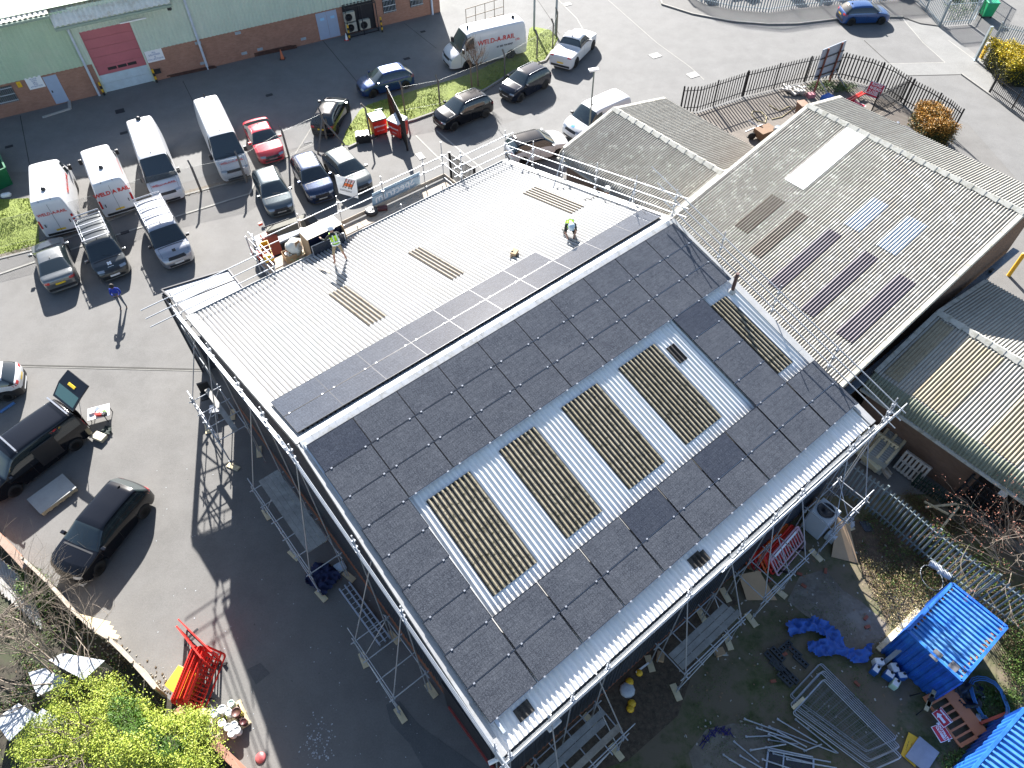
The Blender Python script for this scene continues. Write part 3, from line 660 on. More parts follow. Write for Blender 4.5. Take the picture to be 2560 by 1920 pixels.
# ================================================================ green clad factory (top left)
P0=V((-36.7466,47.5586,0)); P1=V((-5.9423,63.9708,0)); GD=(P1-P0).normalized(); GN=V((GD.y,-GD.x,0)) # outward
def Wg(s,o,h): return P0+GD*s+GN*o+V((0,0,h))
def onw(px,off=0):
    d=_fw*CF+_R*(px[0]-1280)-_U*(px[1]-960); O=V((0,0,CH)); t=((P0+GN*off-O).dot(GN))/d.dot(GN); p=O+d*t
    return (p-P0).dot(GD),p.z
M_gclad=mat('green_cladding',(.42,.53,.38),.5,0,var=.08,scale=.8,dirt=(.50,.55,.42),dscale=.5,dthr=(.5,.8))
M_gclad2=mat('faded_green_cladding',(.50,.58,.48),.5,0,var=.08,scale=.8,dirt=(.55,.58,.50),dscale=.5,dthr=(.5,.8))
M_brick=m_brick('factory_brick',(.38,.20,.14),(.32,.16,.11),(.33,.25,.2))
fac=thing('factory_building','long factory with pale green cladding over red brick along the top left','building',P0,math.atan2(GD.y,GD.x))
SL=34.9; HB=2.27
dz=[zTL(660,290),zTL(1130,190)]
ds0,ds1=onw((187,85))[0],onw((321,55))[0]; ds0+=.1
ds0=6.35; ds1=11.0
ds0=onw((247,211))[0]; ds1=onw((385,186))[0]; ds0,ds1=onw((195,83))[0],onw((325,54))[0]
print('door s',ds0,ds1,onw((247,211)),onw((385,186)))
m=MB()
def wallg(mb,s0,s1,z0,z1,o=0,th=.25): mb.hexa([Wg(s0,o,z0),Wg(s1,o,z0),Wg(s1,o-th,z0),Wg(s0,o-th,z0)],[Wg(s0,o,z1),Wg(s1,o,z1),Wg(s1,o-th,z1),Wg(s0,o-th,z1)])
pd0,pd1=onw(zTL(360,660))[0],onw(zTL(480,640))[0]
dd0,dd1=onw(zTB(510,120))[0],onw(zTB(690,90))[0]
wallg(m,-40,ds0,0,HB); wallg(m,ds1,SL,0,HB); m.build('brick_wall',M_brick,fac)
m=MB(); wallrib(m,Wg(-40,.03,0),Wg(ds0-.35,.03,0),HB,lambda t:6.1,.3,.05); m.build('cladding',M_gclad,fac)
m=MB(); wallrib(m,Wg(ds0-.35,.031,0),Wg(ds0,.031,0),HB,lambda t:6.1,.2,.04); wallrib(m,Wg(ds0,.031,0),Wg(ds1,.031,0),4.5,lambda t:6.2,.3,.05)
wallrib(m,Wg(ds1,.03,0),Wg(SL,.03,0),HB,lambda t:6.5,.3,.05); m.build('cladding',M_gclad2,fac)
m=MB(); n_=12
for k in range(1): wallrib(m,Wg(SL,0,0),Wg(SL,-30,0),0,lambda t:6.5+1.2*min(t*2,2-2*t),.3,.05)
m.build('cladding',M_gclad2,fac)
m=MB(); m.quad(Wg(-40,-.2,6.05),Wg(SL,-.2,6.45),Wg(SL,-30.2,6.45),Wg(-40,-30.2,6.05)); m.build('wall',M_gclad,fac)
# roof
M_froof=mat('cream_sheet_roof',(.80,.74,.62),.6,0,var=.12,scale=1,dirt=(.62,.52,.38),dscale=1.3,dthr=(.5,.68))
m=MB()
def rg(mb,s0,s1,o0,z0,o1,z1,p=.33):
    n=max(1,int((s1-s0)/p)); pts=[]
    for i in range(n):
        for t,o in((0,0),(.38,0),(.46,.05),(.92,.05)): pts.append((i+t,o))
    pts.append((n,0)); 
    for (a,oa),(b,ob) in zip(pts,pts[1:]):
        sa,sb=s0+(s1-s0)*a/n,s0+(s1-s0)*b/n
        mb.quad(Wg(sa,o0,z0+oa),Wg(sb,o0,z0+ob),Wg(sb,o1,z1+ob),Wg(sa,o1,z1+oa))
c0,c1=onw(zTL(465,235),1.0)[0],onw(zTL(1480,40),1.0)[0]; lowz=onw(zTL(900,150),1.0)[1]
rg(m,-40,c0,.25,6.12,-15,8.8); rg(m,c0,c1,1.0,lowz+.0,-.05,6.0) ; rg(m,c0,c1,-.06,6.0,-15,8.8); rg(m,c1,SL,.12,6.5,-15,8.8); m.build('roof',M_froof,fac)
m=MB(); m.quad(Wg(c0,1.0,lowz-.02),Wg(c0,-.0,6.0),Wg(c0,-.0,5.3),Wg(c0,1.0,lowz-.25)); m.quad(Wg(c1,1.0,lowz-.02),Wg(c1,0,6.0),Wg(c1,0,5.3),Wg(c1,1.0,lowz-.25)); m.build('canopy_side',M_gclad2,fac)
m=MB(); m.beam(Wg(c0,1.08,lowz-.12),Wg(c1,1.08,lowz-.12),.17,.16); m.beam(Wg(-40,.33,6.0),Wg(c0-.02,.33,6.0),.17,.16); m.build('gutter',mat('green_gutter',(.25,.32,.25),.5,0,var=.1),fac)
for (t,b_) in((zTL(500,270),zTL(860,825)),(zTL(1590,0),zTL(1800,605)),(zTB(1520,0),zTB(1528,130))):
    s0,_=onw(b_,.15); m=MB(); m.tube(Wg(s0,.15,0),Wg(s0,.15,6.1 if s0>12 else 5.0),.09,10); m.build('downpipe',mat('pale_downpipe',(.5,.55,.62),.5),fac)
# garage door
gd=MB(); 
for k in range(7):
    z0=4.5*k/7; mi=1 if k<2 else 0
    gd.hexa([Wg(ds0,-.10,z0),Wg(ds1,-.10,z0),Wg(ds1,-.16,z0),Wg(ds0,-.16,z0)],[Wg(ds0,-.10,z0+.625),Wg(ds1,-.10,z0+.625),Wg(ds1,-.16,z0+.625),Wg(ds0,-.16,z0+.625)],mi)
gdo=gd.build('roller_door',[mat('faded_red_door',(.42,.12,.14),.5,0,var=.1,scale=.7),mat('pale_door_panel',(.45,.55,.60),.6,0,var=.12)],fac)
for k in range(3):
    sc=ds0+(ds1-ds0)*(.32+.20*k); m=MB(); m.box(Wg(sc,-.09,1.62),(.62,.03,.2),math.atan2(GD.y,GD.x)); m.build('door_window',M_black,gdo)
for s0 in(ds0,ds1):
    m=MB(); m.hexa([Wg(s0-.06,.02,0),Wg(s0+.06,.02,0),Wg(s0+.06,-.24,0),Wg(s0-.06,-.24,0)],[Wg(s0-.06,.02,4.5),Wg(s0+.06,.02,4.5),Wg(s0+.06,-.24,4.5),Wg(s0-.06,-.24,4.5)]); m.build('door_frame',M_gclad2,fac)
for s0 in(ds0-.15,ds1+.15):
    b=thing('bollard','striped bollard at the %s side of the red roller door'%('left' if s0<ds0 else 'right'),'bollard',Wg(s0,.25,0)); q=Wg(s0,.25,0)
    for k in range(4):
        m=MB(); m.tube(q+V((0,0,.25*k)),q+V((0,0,.25*k+.25)),.08,10); m.build('band',M_yellow if k%2 else M_black,b)
def panelg(name,s0,s1,z0,z1,o,m_,root=fac,th=.05):
    mb=MB(); mb.hexa([Wg(s0,o,z0),Wg(s1,o,z0),Wg(s1,o-th,z0),Wg(s0,o-th,z0)],[Wg(s0,o,z1),Wg(s1,o,z1),Wg(s1,o-th,z1),Wg(s0,o-th,z1)]); return mb.build(name,m_,root)
M_door=mat('blue_grey_door',(.33,.40,.52),.5,0,var=.06)
d1=panelg('personnel_door',pd0,pd1,.08,2.12,.03,M_door)
panelg('door_handle',pd0+.12,pd0+.2,.95,1.1,.07,M_black,d1)
for a,b in((dd0,(dd0+dd1)/2-.01),((dd0+dd1)/2+.01,dd1)):
    d1=panelg('double_door',a,b,.08,2.15,.03,M_door); panelg('door_notice',a+.35*(b-a),a+.75*(b-a),1.55,1.75,.035,mat('sky_blue_notice',(.3,.55,.75),.5),d1,.01)
def win(s0,s1,z0,z1):
    f=panelg('window',s0,s1,z0,z1,.04,M_steelb)
    mb=MB(); mb.quad(Wg(s0+.06,.045,z0+.06),Wg(s1-.06,.045,z0+.06),Wg(s1-.06,.045,z1-.06),Wg(s0+.06,.045,z1-.06)); mb.build('pane',M_glass,f)
    mb=MB(); n=int((s1-s0)/.13)
    for k in range(n+1): x=s0+.06+(s1-s0-.12)*k/n; mb.tube(Wg(x,.09,z0),Wg(x,.09,z1),.012,5)
    for z in(z0+.12,(z0+z1)/2,z1-.12): mb.beam(Wg(s0,.09,z),Wg(s1,.09,z),.02,.04)
    mb.build('window_bars',mat('pale_bars',(.5,.53,.55),.5),f)
a=onw(zTL(0,840))[0]; b=onw(zTL(130,800))[0]; win(a-1.2,b,.95,2.1)
for p,q in((zTB(1095,60),zTB(1205,40)),(zTB(1330,20),zTB(1440,5))): win(onw(p)[0],onw(q)[0],.95,2.1)
M_vent=mat('grey_air_brick',(.30,.36,.40),.6)
for p in(zTL(2055,285),zTL(1710,370),zTL(2110,460),zTL(1755,545),zTB(410,335),zTB(35,425)):
    s,z=onw(p); panelg('air_vent',s-.22,s+.22,z-.1,z+.1,.02,M_vent)
# text helper
def text(body,size,mtl,M,parent=None,name='lettering',ext=.004,font_shear=0,sx=1,align='CENTER',bold=0):
    cu=bpy.data.curves.new('txt','FONT'); cu.body=body; cu.size=size; cu.align_x=align; cu.align_y='CENTER'; cu.extrude=ext; cu.shear=font_shear; cu.offset=bold; cu.resolution_u=2; cu.space_line=.95
    ob=bpy.data.objects.new('txt',cu); COL.objects.link(ob); dg=bpy.context.evaluated_depsgraph_get(); dg.update()
    me=bpy.data.meshes.new_from_object(ob.evaluated_get(dg)); bpy.data.objects.remove(ob); bpy.data.curves.remove(cu)
    me.materials.clear(); me.materials.append(mtl)
    Mi=WM[parent.name].inverted() if parent is not None else Matrix.Identity(4)
    me.transform(Mi@M@Matrix.Diagonal((sx,1,1,1)))
    o=bpy.data.objects.new(name,me); COL.objects.link(o)
    if parent is not None: o.parent=parent; WM[o.name]=WM[parent.name]
    else: WM[o.name]=Matrix.Identity(4)
    return o
def frame(o,x,n):
    x=V(x).normalized(); n=V(n).normalized(); y=n.cross(x).normalized(); x=y.cross(n)
    M=Matrix((x,y,n)).transposed().to_4x4(); M.translation=o; return M
def signg(label,s0,s1,z0,z1,lines,sz,mtl=M_white,tm=None):
    t=thing('wall_sign',label,'sign',Wg(s0,.05,z0),math.atan2(GD.y,GD.x))
    panelg('sign_board',s0,s1,z0,z1,.06,mtl,t,.02)
    text(lines,sz,tm or mat('blue_lettering',(.08,.16,.35),.5),frame(Wg((s0+s1)/2,.065,(z0+z1)/2),GD,GN),t)
s,z=onw(zTL(1335,478)); signg('white sign on brick right of the red roller door',s-.62,s+.62,z-.42,z+.42,'ALL\nDELIVERIES\n&\nCOLLECTIONS',.17)
s,z=onw(zTL(305,710)); signg('white sign on brick left of the blue grey side door',s-.55,s+.5,z-.42,z+.42,'PLEASE\nRING\nBELL\nFOR\nATTENTION',.14)
s,z=onw(zTL(165,728)); signg('tiny yellow warning sign on brick near the barred window',s-.14,s+.14,z-.2,z+.2,'!',.2,M_yellow,M_blktext)
s,z=onw(zTL(1350,612)); panelg('meter_box',s-.2,s+.3,z-.15,z+.15,.2,M_steelb,fac,.2)
# canopy light
m=MB(); s,z=onw(zTL(1130,130),.5); m.beam(Wg(s-.9,.6,4.75),Wg(s+.9,.6,4.75),.12,.08); m.build('strip_light',M_white,fac)
m=MB(); m.box(Wg(c1-.2,.8,lowz-.35),(.25,.2,.3)); m.build('flood_light',M_black,fac)
# air conditioning cage
ac=thing('condenser_cage','open black steel cage around three air conditioning units on the brick wall','cage',Wg(0,0,0))
ca,cb=onw(zTB(745,80))[0],onw(zTB(1005,30))[0]; za_=2.35
m=MB(); cd_=.75
for s in(ca,(ca+cb)/2,cb):
    for o in(.05,cd_): m.beam(Wg(s,o,0),Wg(s,o,za_),.06,.06)
for z in(.1,za_):
    for o in(.05,cd_): m.beam(Wg(ca,o,z),Wg(cb,o,z),.06,.06)
    for s in(ca,cb): m.beam(Wg(s,.05,z),Wg(s,cd_,z),.06,.06)
m.build('cage_frame',M_steelb,ac)
m=MB(); m.quad(Wg(ca,.02,.05),Wg(cb,.02,.05),Wg(cb,.02,za_),Wg(ca,.02,za_)); m.build('back_plate',M_steelb,ac)
M_acc=mat('cream_metal',(.42,.40,.33),.5,0,var=.1)
for nme,p in(('upper left',zTB(812,150)),('lower left',zTB(830,240)),('right',zTB(945,215))):
    s,z=onw(p,.45); z=max(z,.45)
    t_=thing('air_conditioner','cream air conditioning unit, %s in the black wall cage'%nme,'air conditioner',Wg(s,.25,z-.35),0,'air conditioners in the wall cage')
    m=MB(); m.hexa([Wg(s-.45,.42,z-.36),Wg(s+.45,.42,z-.36),Wg(s+.45,.12,z-.36),Wg(s-.45,.12,z-.36)],[Wg(s-.45,.42,z+.36),Wg(s+.45,.42,z+.36),Wg(s+.45,.12,z+.36),Wg(s-.45,.12,z+.36)]); m.build('casing',M_acc,t_)
    m=MB(); Mf=frame(Wg(s-.1,.43,z),GD,GN); m.lathe(Mf.translation,[(.30,0),(.30,.03),(.26,.03),(.24,.0),(.08,.0),(.07,.02),(0,.02)],20,M=Mf.to_3x3()); m.build('fan',M_black,t_)
for p in(zTB(775,300),zTB(1060,275)):
    s,z=onw(p); q=Wg(s,1.0,0); b=thing('bollard','black and yellow striped bollard %s of the black condenser cage'%('left' if s<(ca+cb)/2 else 'right'),'bollard',q)
    for k in range(6): m=MB(); m.tube(q+V((0,0,.2*k)),q+V((0,0,.2*k+.2)),.07,10); m.build('band',M_yellow if k%2 else M_black,b)
# ================================================================ fences
M_palg=mat('galvanised_palisade',(.36,.41,.44),.45,.5,var=.15,scale=3); M_palb=mat('black_palisade',(.014,.014,.016),.45,.1,var=.15,scale=3)
def palisade(name,label,pts,h,m_,sp=.155,pw=.065,post_every=2.75,cat='fence',group=None,z0=.05):
    """pts: ground points"""
    P=[V((p.x,p.y,0)) for p in pts]; seg=[];tot=0
    for a,b in zip(P,P[1:]): seg.append((a,b,tot,(b-a).length)); tot+=(b-a).length
    def at(s):
        for a,b,s0,l in seg:
            if s<=s0+l+1e-6: return a.lerp(b,(s-s0)/l),(b-a).normalized()
        return b,(b-a).normalized()
    t=thing(name,label,cat,P[0],0,group)
    m=MB(); n=int(tot/sp)
    for k in range(n+1):
        p,d=at(min(tot,k*sp)); r=V((d.y,-d.x,0)); q=p+r*.04
        # W section pale: three narrow strips
        a=q-d*pw/2; b=q-d*pw/5+r*.02; c=q+d*pw/5+r*.02; e=q+d*pw/2
        for x,y in((a,b),(b,c),(c,e)): m.quad(x+V((0,0,z0)),y+V((0,0,z0)),y+V((0,0,h-.08)),x+V((0,0,h-.08)))
        m.add([a+V((0,0,h-.08)),e+V((0,0,h-.08)),q+r*.01+V((0,0,h))],[(0,1,2)])
    m.build('pales',m_,t)
    for z in(.35,h-.35):
        m=MB()
        for a,b,s0,l in seg: m.beam(a+V((0,0,z)),b+V((0,0,z)),.045,.045)
        m.build('rail',m_,t)
    k=0; npost=max(1,round(tot/post_every))
    for k in range(npost+1):
        p,d=at(tot*k/npost); m=MB(); r=V((d.y,-d.x,0)); m.beam(p-r*.05,p-r*.05+V((0,0,h-.02)),.06,.1,up=V((d.x,d.y,0))); m.build('post',m_,t)
    return t
palisade('palisade_fence','long curved black palisade fence round the paved yard beyond the sheds',[G(*p,0) for p in ((1700,281),)]+[G(x,y,0) for x,y in((1743,279),(1809,257),(1857,241),(1920,226),(1985,210),(2041,199),(2099,196),(2160,210),(2215,233),(2258,262))],2.0,M_palb,sp=.24,pw=.10)
palisade('palisade_fence','short black palisade return with thick posts in front of the orange hedge',[G(x,y) for x,y in((2258,264),(2300,285),(2350,315),(2375,338))],2.0,M_palb,sp=.22,pw=.10)
palisade('palisade_gate','black palisade gate standing open behind the road closed sign',[G(x,y) for x,y in(zTD(880,1010),zTD(1150,880))],1.9,M_palb,sp=.14,pw=.05,cat='gate')
palisade('palisade_fence','black palisade fence between the white wagon and the small shed',[G(*zMC(130,120)),G(*zMC(630,-50))],1.7,M_palb,sp=.16,pw=.07) if 0 else palisade('palisade_fence','black palisade fence between the white wagon and the small shed',[W(18.4,22.3),W(22.6,23.2)],1.7,M_palb,sp=.16,pw=.07)
palisade('palisade_fence','curved galvanised palisade fence along the far kerb at the top',[G(x,y) for x,y in((1700,-22),(1754,8),(1830,25),(1920,33),(1992,22),(2094,12),(2200,5),(2285,0),(2345,66))],2.1,M_palg,sp=.24,pw=.11)
palisade('palisade_fence','galvanised palisade enclosure around the weedy corner beside the green bin',[G(x,y) for x,y in((2350,66),(2429,60),(2475,-20))],2.1,M_palg,sp=.22,pw=.09)
palisade('palisade_fence','galvanised palisade gate behind the yellow hedge at the top right corner',[G(2475,118),G(2600,150)],2.0,M_palg,sp=.16,pw=.07)
palisade('palisade_fence','low black railing fence at the right edge below the dark hedge',[G(*zTD(1905,805)),G(*zTD(2150,990)),G(2640,365)],1.5,M_palb,sp=.16,pw=.05)
M_pald=mat('weathered_palisade',(.20,.24,.25),.5,.3,var=.25,scale=3)
palisade('palisade_fence','galvanised palisade fence between the weedy yard and the brick workshop',[W(18.5,.6,0)]+[V((G(*zLR(*q),2.2).x,G(*zLR(*q),2.2).y,0)) for q in((740,1080),(1100,1340),(1480,1659))]+[V((G(*zBD(*q),2.2).x,G(*zBD(*q),2.2).y,0)) for q in((1420,270),(1713,480),(1990,700))],2.2,M_pald,sp=.19,pw=.085)
pgp=thing('gate_post','tall leaning pale steel gate post at the pavement corner','post',G(2438,150)); q=G(2438,150)
m=MB(); m.beam(q,q+V((0,0,2.6)),.2,.2); m.build('post',M_palg,pgp); m=MB(); m.box(q+V((0,0,.02)),(.4,.4,.05)); m.build('base_plate',M_palg,pgp)
yb=G(*zTD(1840,500)); b=thing('bollard','short yellow and white post beside the yellow hedge','bollard',yb); m=MB(); m.beam(yb,yb+V((0,0,1.0)),.22,.22); m.build('post',M_yellow,b); m=MB(); m.box(yb+V((0,0,1.1)),(.24,.24,.2)); m.build('cap',M_white,b)
# chain link fences with cranked concrete posts
M_post=mat('concrete_post',(.17,.15,.13),.9,0,var=.25,scale=5)
def m_chain():
    m,t,b=nt('chain_link_wire'); b.inputs['Base Color'].default_value=(.20,.21,.20,1); b.inputs['Metallic'].default_value=.3; b.inputs['Roughness'].default_value=.5; MATS['chain']=m; return m
M_chain=m_chain()
def chainlink(label,pts,h=1.8,posts=None,crank=V((0,0,0)),pitch=.11,group='chain link fences'):
    P=[V((p.x,p.y,0)) for p in pts]; t=thing('wire_fence',label,'fence',P[0],0,group)
    m=MB(); wd=.0042
    for a,b in zip(P,P[1:]):
        L=(b-a).length; d=(b-a)/L; n_=int((L+h)/pitch)
        for k in range(n_):
            for s in(1,-1):
                x0=k*pitch-h if s>0 else k*pitch; z0=.05; x1=x0+h*s; z1=h
                if s<0: x0,x1=k*pitch,k*pitch-h
                # clip to 0..L
                pts2=[]
                def zz(x): return z0+(z1-z0)*(x-x0)/(x1-x0)
                xa,xb=max(0,min(x0,x1)),min(L,max(x0,x1))
                if xb-xa<.01: continue
                A=a+d*xa+V((0,0,zz(xa)));B=a+d*xb+V((0,0,zz(xb))); u_=(B-A).normalized(); nn=u_.cross(V((d.y,-d.x,0)))*wd
                m.quad(A-nn,B-nn,B+nn,A+nn)
        for z in(.1,h): m.beam(a+V((0,0,z)),b+V((0,0,z)),.007,.007)
    m.build('wire_mesh',M_chain,t)
    for p in (posts or P):
        p=V((p.x,p.y,0)); m=MB(); m.beam(p,p+V((0,0,h+.05)),.11,.11); m.beam(p+V((0,0,h)),p+V((0,0,h+.35))+crank,.09,.09); m.build('post',M_post,t)
    return t
fl=[G(*zML(-150,940)),G(*zML(470,790)),G(*zML(980,640)),G(*zML(1330,510)),G(*zML(1740,412)),G(*zML(2130,330)),G(*zTB(285,1350)),G(*zTB(610,1195))]
chainlink('chain link fence on cranked concrete posts in front of the white vans',fl,1.85,crank=V((0,0,0))+EB*.25)
f2=[G(*zTB(540,1335)),G(*zTB(770,1250)),G(*zTB(985,1190)),G(*zTB(1285,960)),G(*zTB(1590,905)),G(*zTC(350,405)),G(*zTC(205,520))]
f3=[G(*zTB(620,1190)),G(*zTB(985,1170))]
f2=[G(*zTB(1285,960)),G(*zTB(1590,905)),G(*zTB(2150,680)),G(*zTC(215,510)),G(*zTC(350,410)),G(*zTC(385,310))]
chainlink('chain link fence on cranked concrete posts along the grass verge',f2,1.85,crank=EB*.25)
m=MB(); st=thing('braced_post','grey concrete corner post with two slanting braces beside the parked grey hatchback','post',G(*zTB(610,1200)))
q=G(*zTB(612,1200)); tp=q+V((0,0,1.5))
for e in(zTB(535,1330),zTB(765,1250)): m=MB(); m.beam(tp,G(*e),.09,.09); m.build('brace',M_post,st)
m=MB(); m.beam(q,q+V((0,0,1.9)),.11,.11); m.build('post',M_post,st)
pz=G(*zTB(985,1165)); pb_=thing('wooden_post','slim cranked post rising beside the two red bins','post',pz); m=MB(); m.beam(pz,pz+V((0,0,2.0)),.1,.1); m.beam(pz+V((0,0,2)),pz+V((-.25,0,2.35)),.09,.09); m.build('post',M_post,pb_)
# black entrance gates (tall, edge-on) near the bins
def gate(label,a,b,h,rot=0):
    t=thing('palisade_gate',label,'gate',a)
    d=(b-a).normalized(); L=(b-a).length; m=MB(); n=int(L/.12)
    for k in range(n+1):
        p=a+d*(L*k/n); m.beam(p+V((0,0,.12)),p+V((0,0,h)),.03,.05)
        if k<n: m.box(p+d*.06+V((0,0,h+.02)),(.03,.03,.06))
    m.build('pales',M_palb,t); m=MB()
    for z in(.2,h*.5,h-.08): m.beam(a+V((0,0,z)),b+V((0,0,z)),.06,.07)
    m.build('rails',M_palb,t)
    for p in(a,b): m=MB(); m.beam(p,p+V((0,0,h+.1)),.13,.13); m.build('post',M_palb,t)
    return t
ga=G(*zTB(1310,1300)); gb=G(*zTB(1170,1010)); gate('tall black steel gate standing open beside the two red bins',ga,gb,2.2)
gc=G(*zTB(1690,1570)); gd_=G(*zTB(1900,1700)); gate('black steel gate behind the rear scaffold rail beside the solar roof',gc,gd_,2.1)
# tubular gate behind the white van
M_rust=mat('brown_steel',(.12,.09,.06),.6,.2,var=.3,scale=4)
ta,tb_=[G(*p) for p in(zTB(1820,250),zTB(2140,150))]; tt=thing('field_gate','thin brown tubular gate behind the tall white van','gate',ta); m=MB()
for z in(.3,.9,1.6): m.tube(ta+V((0,0,z)),tb_+V((0,0,z)),.03,6)
for k in range(5): p=ta.lerp(tb_,k/4); m.tube(p,p+V((0,0,1.6)),.03,6)
m.build('gate_frame',M_rust,tt)
# ================================================================ SCAFFOLDING
TR=.0235
def std(par,p,q,clz=(),name='standard'):
    m=MB(); m.tube(p,q,TR,7)
    for z in clz: c=V((p.x,p.y,z)); m.box(c,(.10,.10,.09),TH+.4)
    return m.build(name,M_tube,par)
def tubes(par,name,prs,r=TR,mt=None):
    for p,q in prs: m=MB(); m.tube(p,q,r,7); m.build(name,mt or M_tube,par)
def vhF(u): return 6.0
def vg(w): return 6.0+2.73*(1-abs(w-10.95)/10.95) # height of the verge line
def plate(par,p,rz=0,dx=0):
    m=MB(); m.box(V((p.x,p.y,.03)),(.24,.62,.045),rz); m.build('sole_board',M_pine,par)
def tower(label,axis,a0,a1,o_in,o_out,h,stds,boards,braces=True,lift=True,nt_=5,group='scaffold towers'):
    """axis 'u': runs along u at w in[o_out,o_in]; axis 'w' : runs along w"""
    f=(lambda a,o,z:W(a,o,z)) if axis=='u' else (lambda a,o,z:W(o,a,z))
    t=thing('scaffold_tower',label,'scaffold',f((a0+a1)/2,o_out,0),TH,group)
    for a in stds:
        std(t,f(a,o_out,.08),f(a,o_out,h+.35),(h,.5)); plate(t,f(a,o_out,0),TH+random.uniform(-.5,.5))
        std(t,f(a,o_in,.08),f(a,o_in,h+.3),(h,)); plate(t,f(a,o_in,0),TH+random.uniform(-.5,.5))
    tubes(t,'ledger',[(f(a0-.25,o_out,h),f(a1+.2,o_out,h)),(f(a0-.2,o_in,h),f(a1+.2,o_in,h)),(f(a0-.1,o_out+.06*(1 if o_out<0 else -1),h+.28),f(a1+.5,o_out+.06,h+.28))])
    tubes(t,'transom',[(f(a0+(a1-a0)*k/(nt_-1),o_out-.15,h+.055),f(a0+(a1-a0)*k/(nt_-1),o_in+.12,h+.055)) for k in range(nt_)])
    if braces: tubes(t,'brace',[(f(a0,o_out,h),f(a0+.5,o_in+.05,6.2 if axis=='u' else vg(a0)-.1)),(f(a1,o_out,h),f(a1-.5,o_in+.05,6.2 if axis=='u' else vg(a1)-.1)),(f(a0,o_out,.3),f(a0+(a1-a0)*.8,o_out,h)),(f(a1,o_out,.15),f(a1,o_in,h))])
    for (b0,b1,o,wd,mt) in boards:
        m=MB(); m.beam(f(b0,o,h+.11),f(b1,o,h+.11),wd,.04); m.build('board',mt,t)
    return t
tower('rear left scaffold tower with a single plank beside the dark wall','w',18.3,21.1,-.1,-1.4,2.1,(18.3,21.1),[(18.3,21.3,-.58,.23,M_boardg)],nt_=4)
tower('middle left scaffold tower with four grey boards beside the dark wall','w',10.3,15.1,-.05,-1.35,2.05,(10.3,12.6,15.1),[(11.1,15.3,-.2-.225*k,.215,M_boardg) for k in range(4)],nt_=6)
tower('front left scaffold tower without boards beside the dark wall','w',4.45,7.0,.0,-1.38,2.0,(4.45,7.0),[],nt_=4)
tower('front scaffold tower nearest the left corner with three brown boards','u',1.2,4.0,-.1,-1.45,1.9,(1.2,3.9),[(.8,4.0,-.42,.22,M_boardg),(.8,3.8,-.66,.22,M_boardg),(1.0,4.1,-1.12,.22,M_board)],nt_=5)
tower('front scaffold tower with three long grey boards above the gravel strip','u',7.05,10.1,-.05,-1.4,1.95,(7.05,10.0),[(7.1,10.1,-.62,.22,M_boardg),(7.1,10.2,-.86,.22,M_boardg),(7.1,10.3,-1.10,.22,M_boardg)],nt_=5)
tower('front scaffold tower without boards over the stacked red barriers','u',11.4,13.9,-.08,-1.4,2.0,(11.4,13.2),[],nt_=4)
tower('front scaffold tower without boards above the white condenser unit','u',15.8,18.0,-.05,-1.35,2.0,(15.7,18.0),[],nt_=4)
# guard rails along the left verge
t=thing('scaffold_guard_rail','scaffold guard rail of three tubes following the left verge of the solar roof','scaffold',W(-.15,11,0),TH,'roof edge guard rails')
for w_ in(17.6,14.7,12.5,10.4,6.95,4.5,.2): std(t,W(-.12,w_,.05),W(-.12,w_,vg(w_)+1.15),[vg(w_)+k for k in(.05,.4,.8)])
for k in(.05,.4,.8):
    tubes(t,'rail',[(W(-.16-.02*k,-.3,vg(-.2)+k),W(-.16-.02*k,11.1,vg(10.95)+k)),(W(-.17-.02*k,10.8,vg(10.9)+k),W(-.17-.02*k,22.2,vg(21.9)+k))])
t=thing('scaffold_guard_rail','scaffold guard rail of three tubes along the front eave gutter','scaffold',W(9,-.15,0),TH,'roof edge guard rails')
for u_ in(.1,2.4,3.8,7.3,9.85,11.6,13.1,16.0,18.3): std(t,W(u_,-.18,.05),W(u_,-.18,7.25),[6.1,6.35,6.65])
for k,h_ in enumerate((6.08,6.34,6.62)): tubes(t,'rail',[(W(-.5,-.24-.02*k,h_),W(9.2,-.24-.02*k,h_)),(W(8.9,-.29-.02*k,h_),W(19.2,-.29-.02*k,h_))])
tubes(t,'ladder_beam',[(W(-.3,-.14,5.75),W(19.0,-.14,5.75))])
for k in range(3): tubes(t,'end_rail',[(W(-.15,-.7,6.12+.28*k),W(-.15,.6,6.2+.33*k))])
t=thing('scaffold_guard_rail','scaffold guard rail of three tubes climbing the right verge from front eave past ridge','scaffold',W(18.4,5,0),TH,'roof edge guard rails')
for w_ in(-.1,2.6,5.6,8.6,11.3): std(t,W(18.35,w_,.05),W(18.35,w_,vg(w_)+1.45),[vg(w_)+k for k in(.12,.6,1.05)])
sl=2.73/10.95
for k in(.15,.65,1.1):
    tubes(t,'rail',[(W(18.42,-.6,6+k-.15),W(18.42,11.8+k,6+k+sl*(11.8+k)))])
t=thing('scaffold_guard_rail','bright scaffold guard rail of three tubes along the right rear verge beside the small shed','scaffold',W(18.4,16,0),TH,'roof edge guard rails')
for w_ in(20.4,18.2,15.9,13.5): std(t,W(18.3,w_,.05),W(18.3,w_,vg(w_)+1.5),[vg(w_)+k for k in(.12,.6,1.05)])
tubes(t,'strut',[(W(17.2,20.2,6.35),W(18.3,20.4,7.2)),(W(16.9,17.4,7.0),W(18.3,18.2,8.2)),(W(17.6,13.3,8.1),W(18.3,13.5,9.0))])
for k in(.15,.6,1.05): tubes(t,'rail',[(W(18.38,22.6,5.9+k),W(18.38,10.6,5.9+k+sl*12.1))])
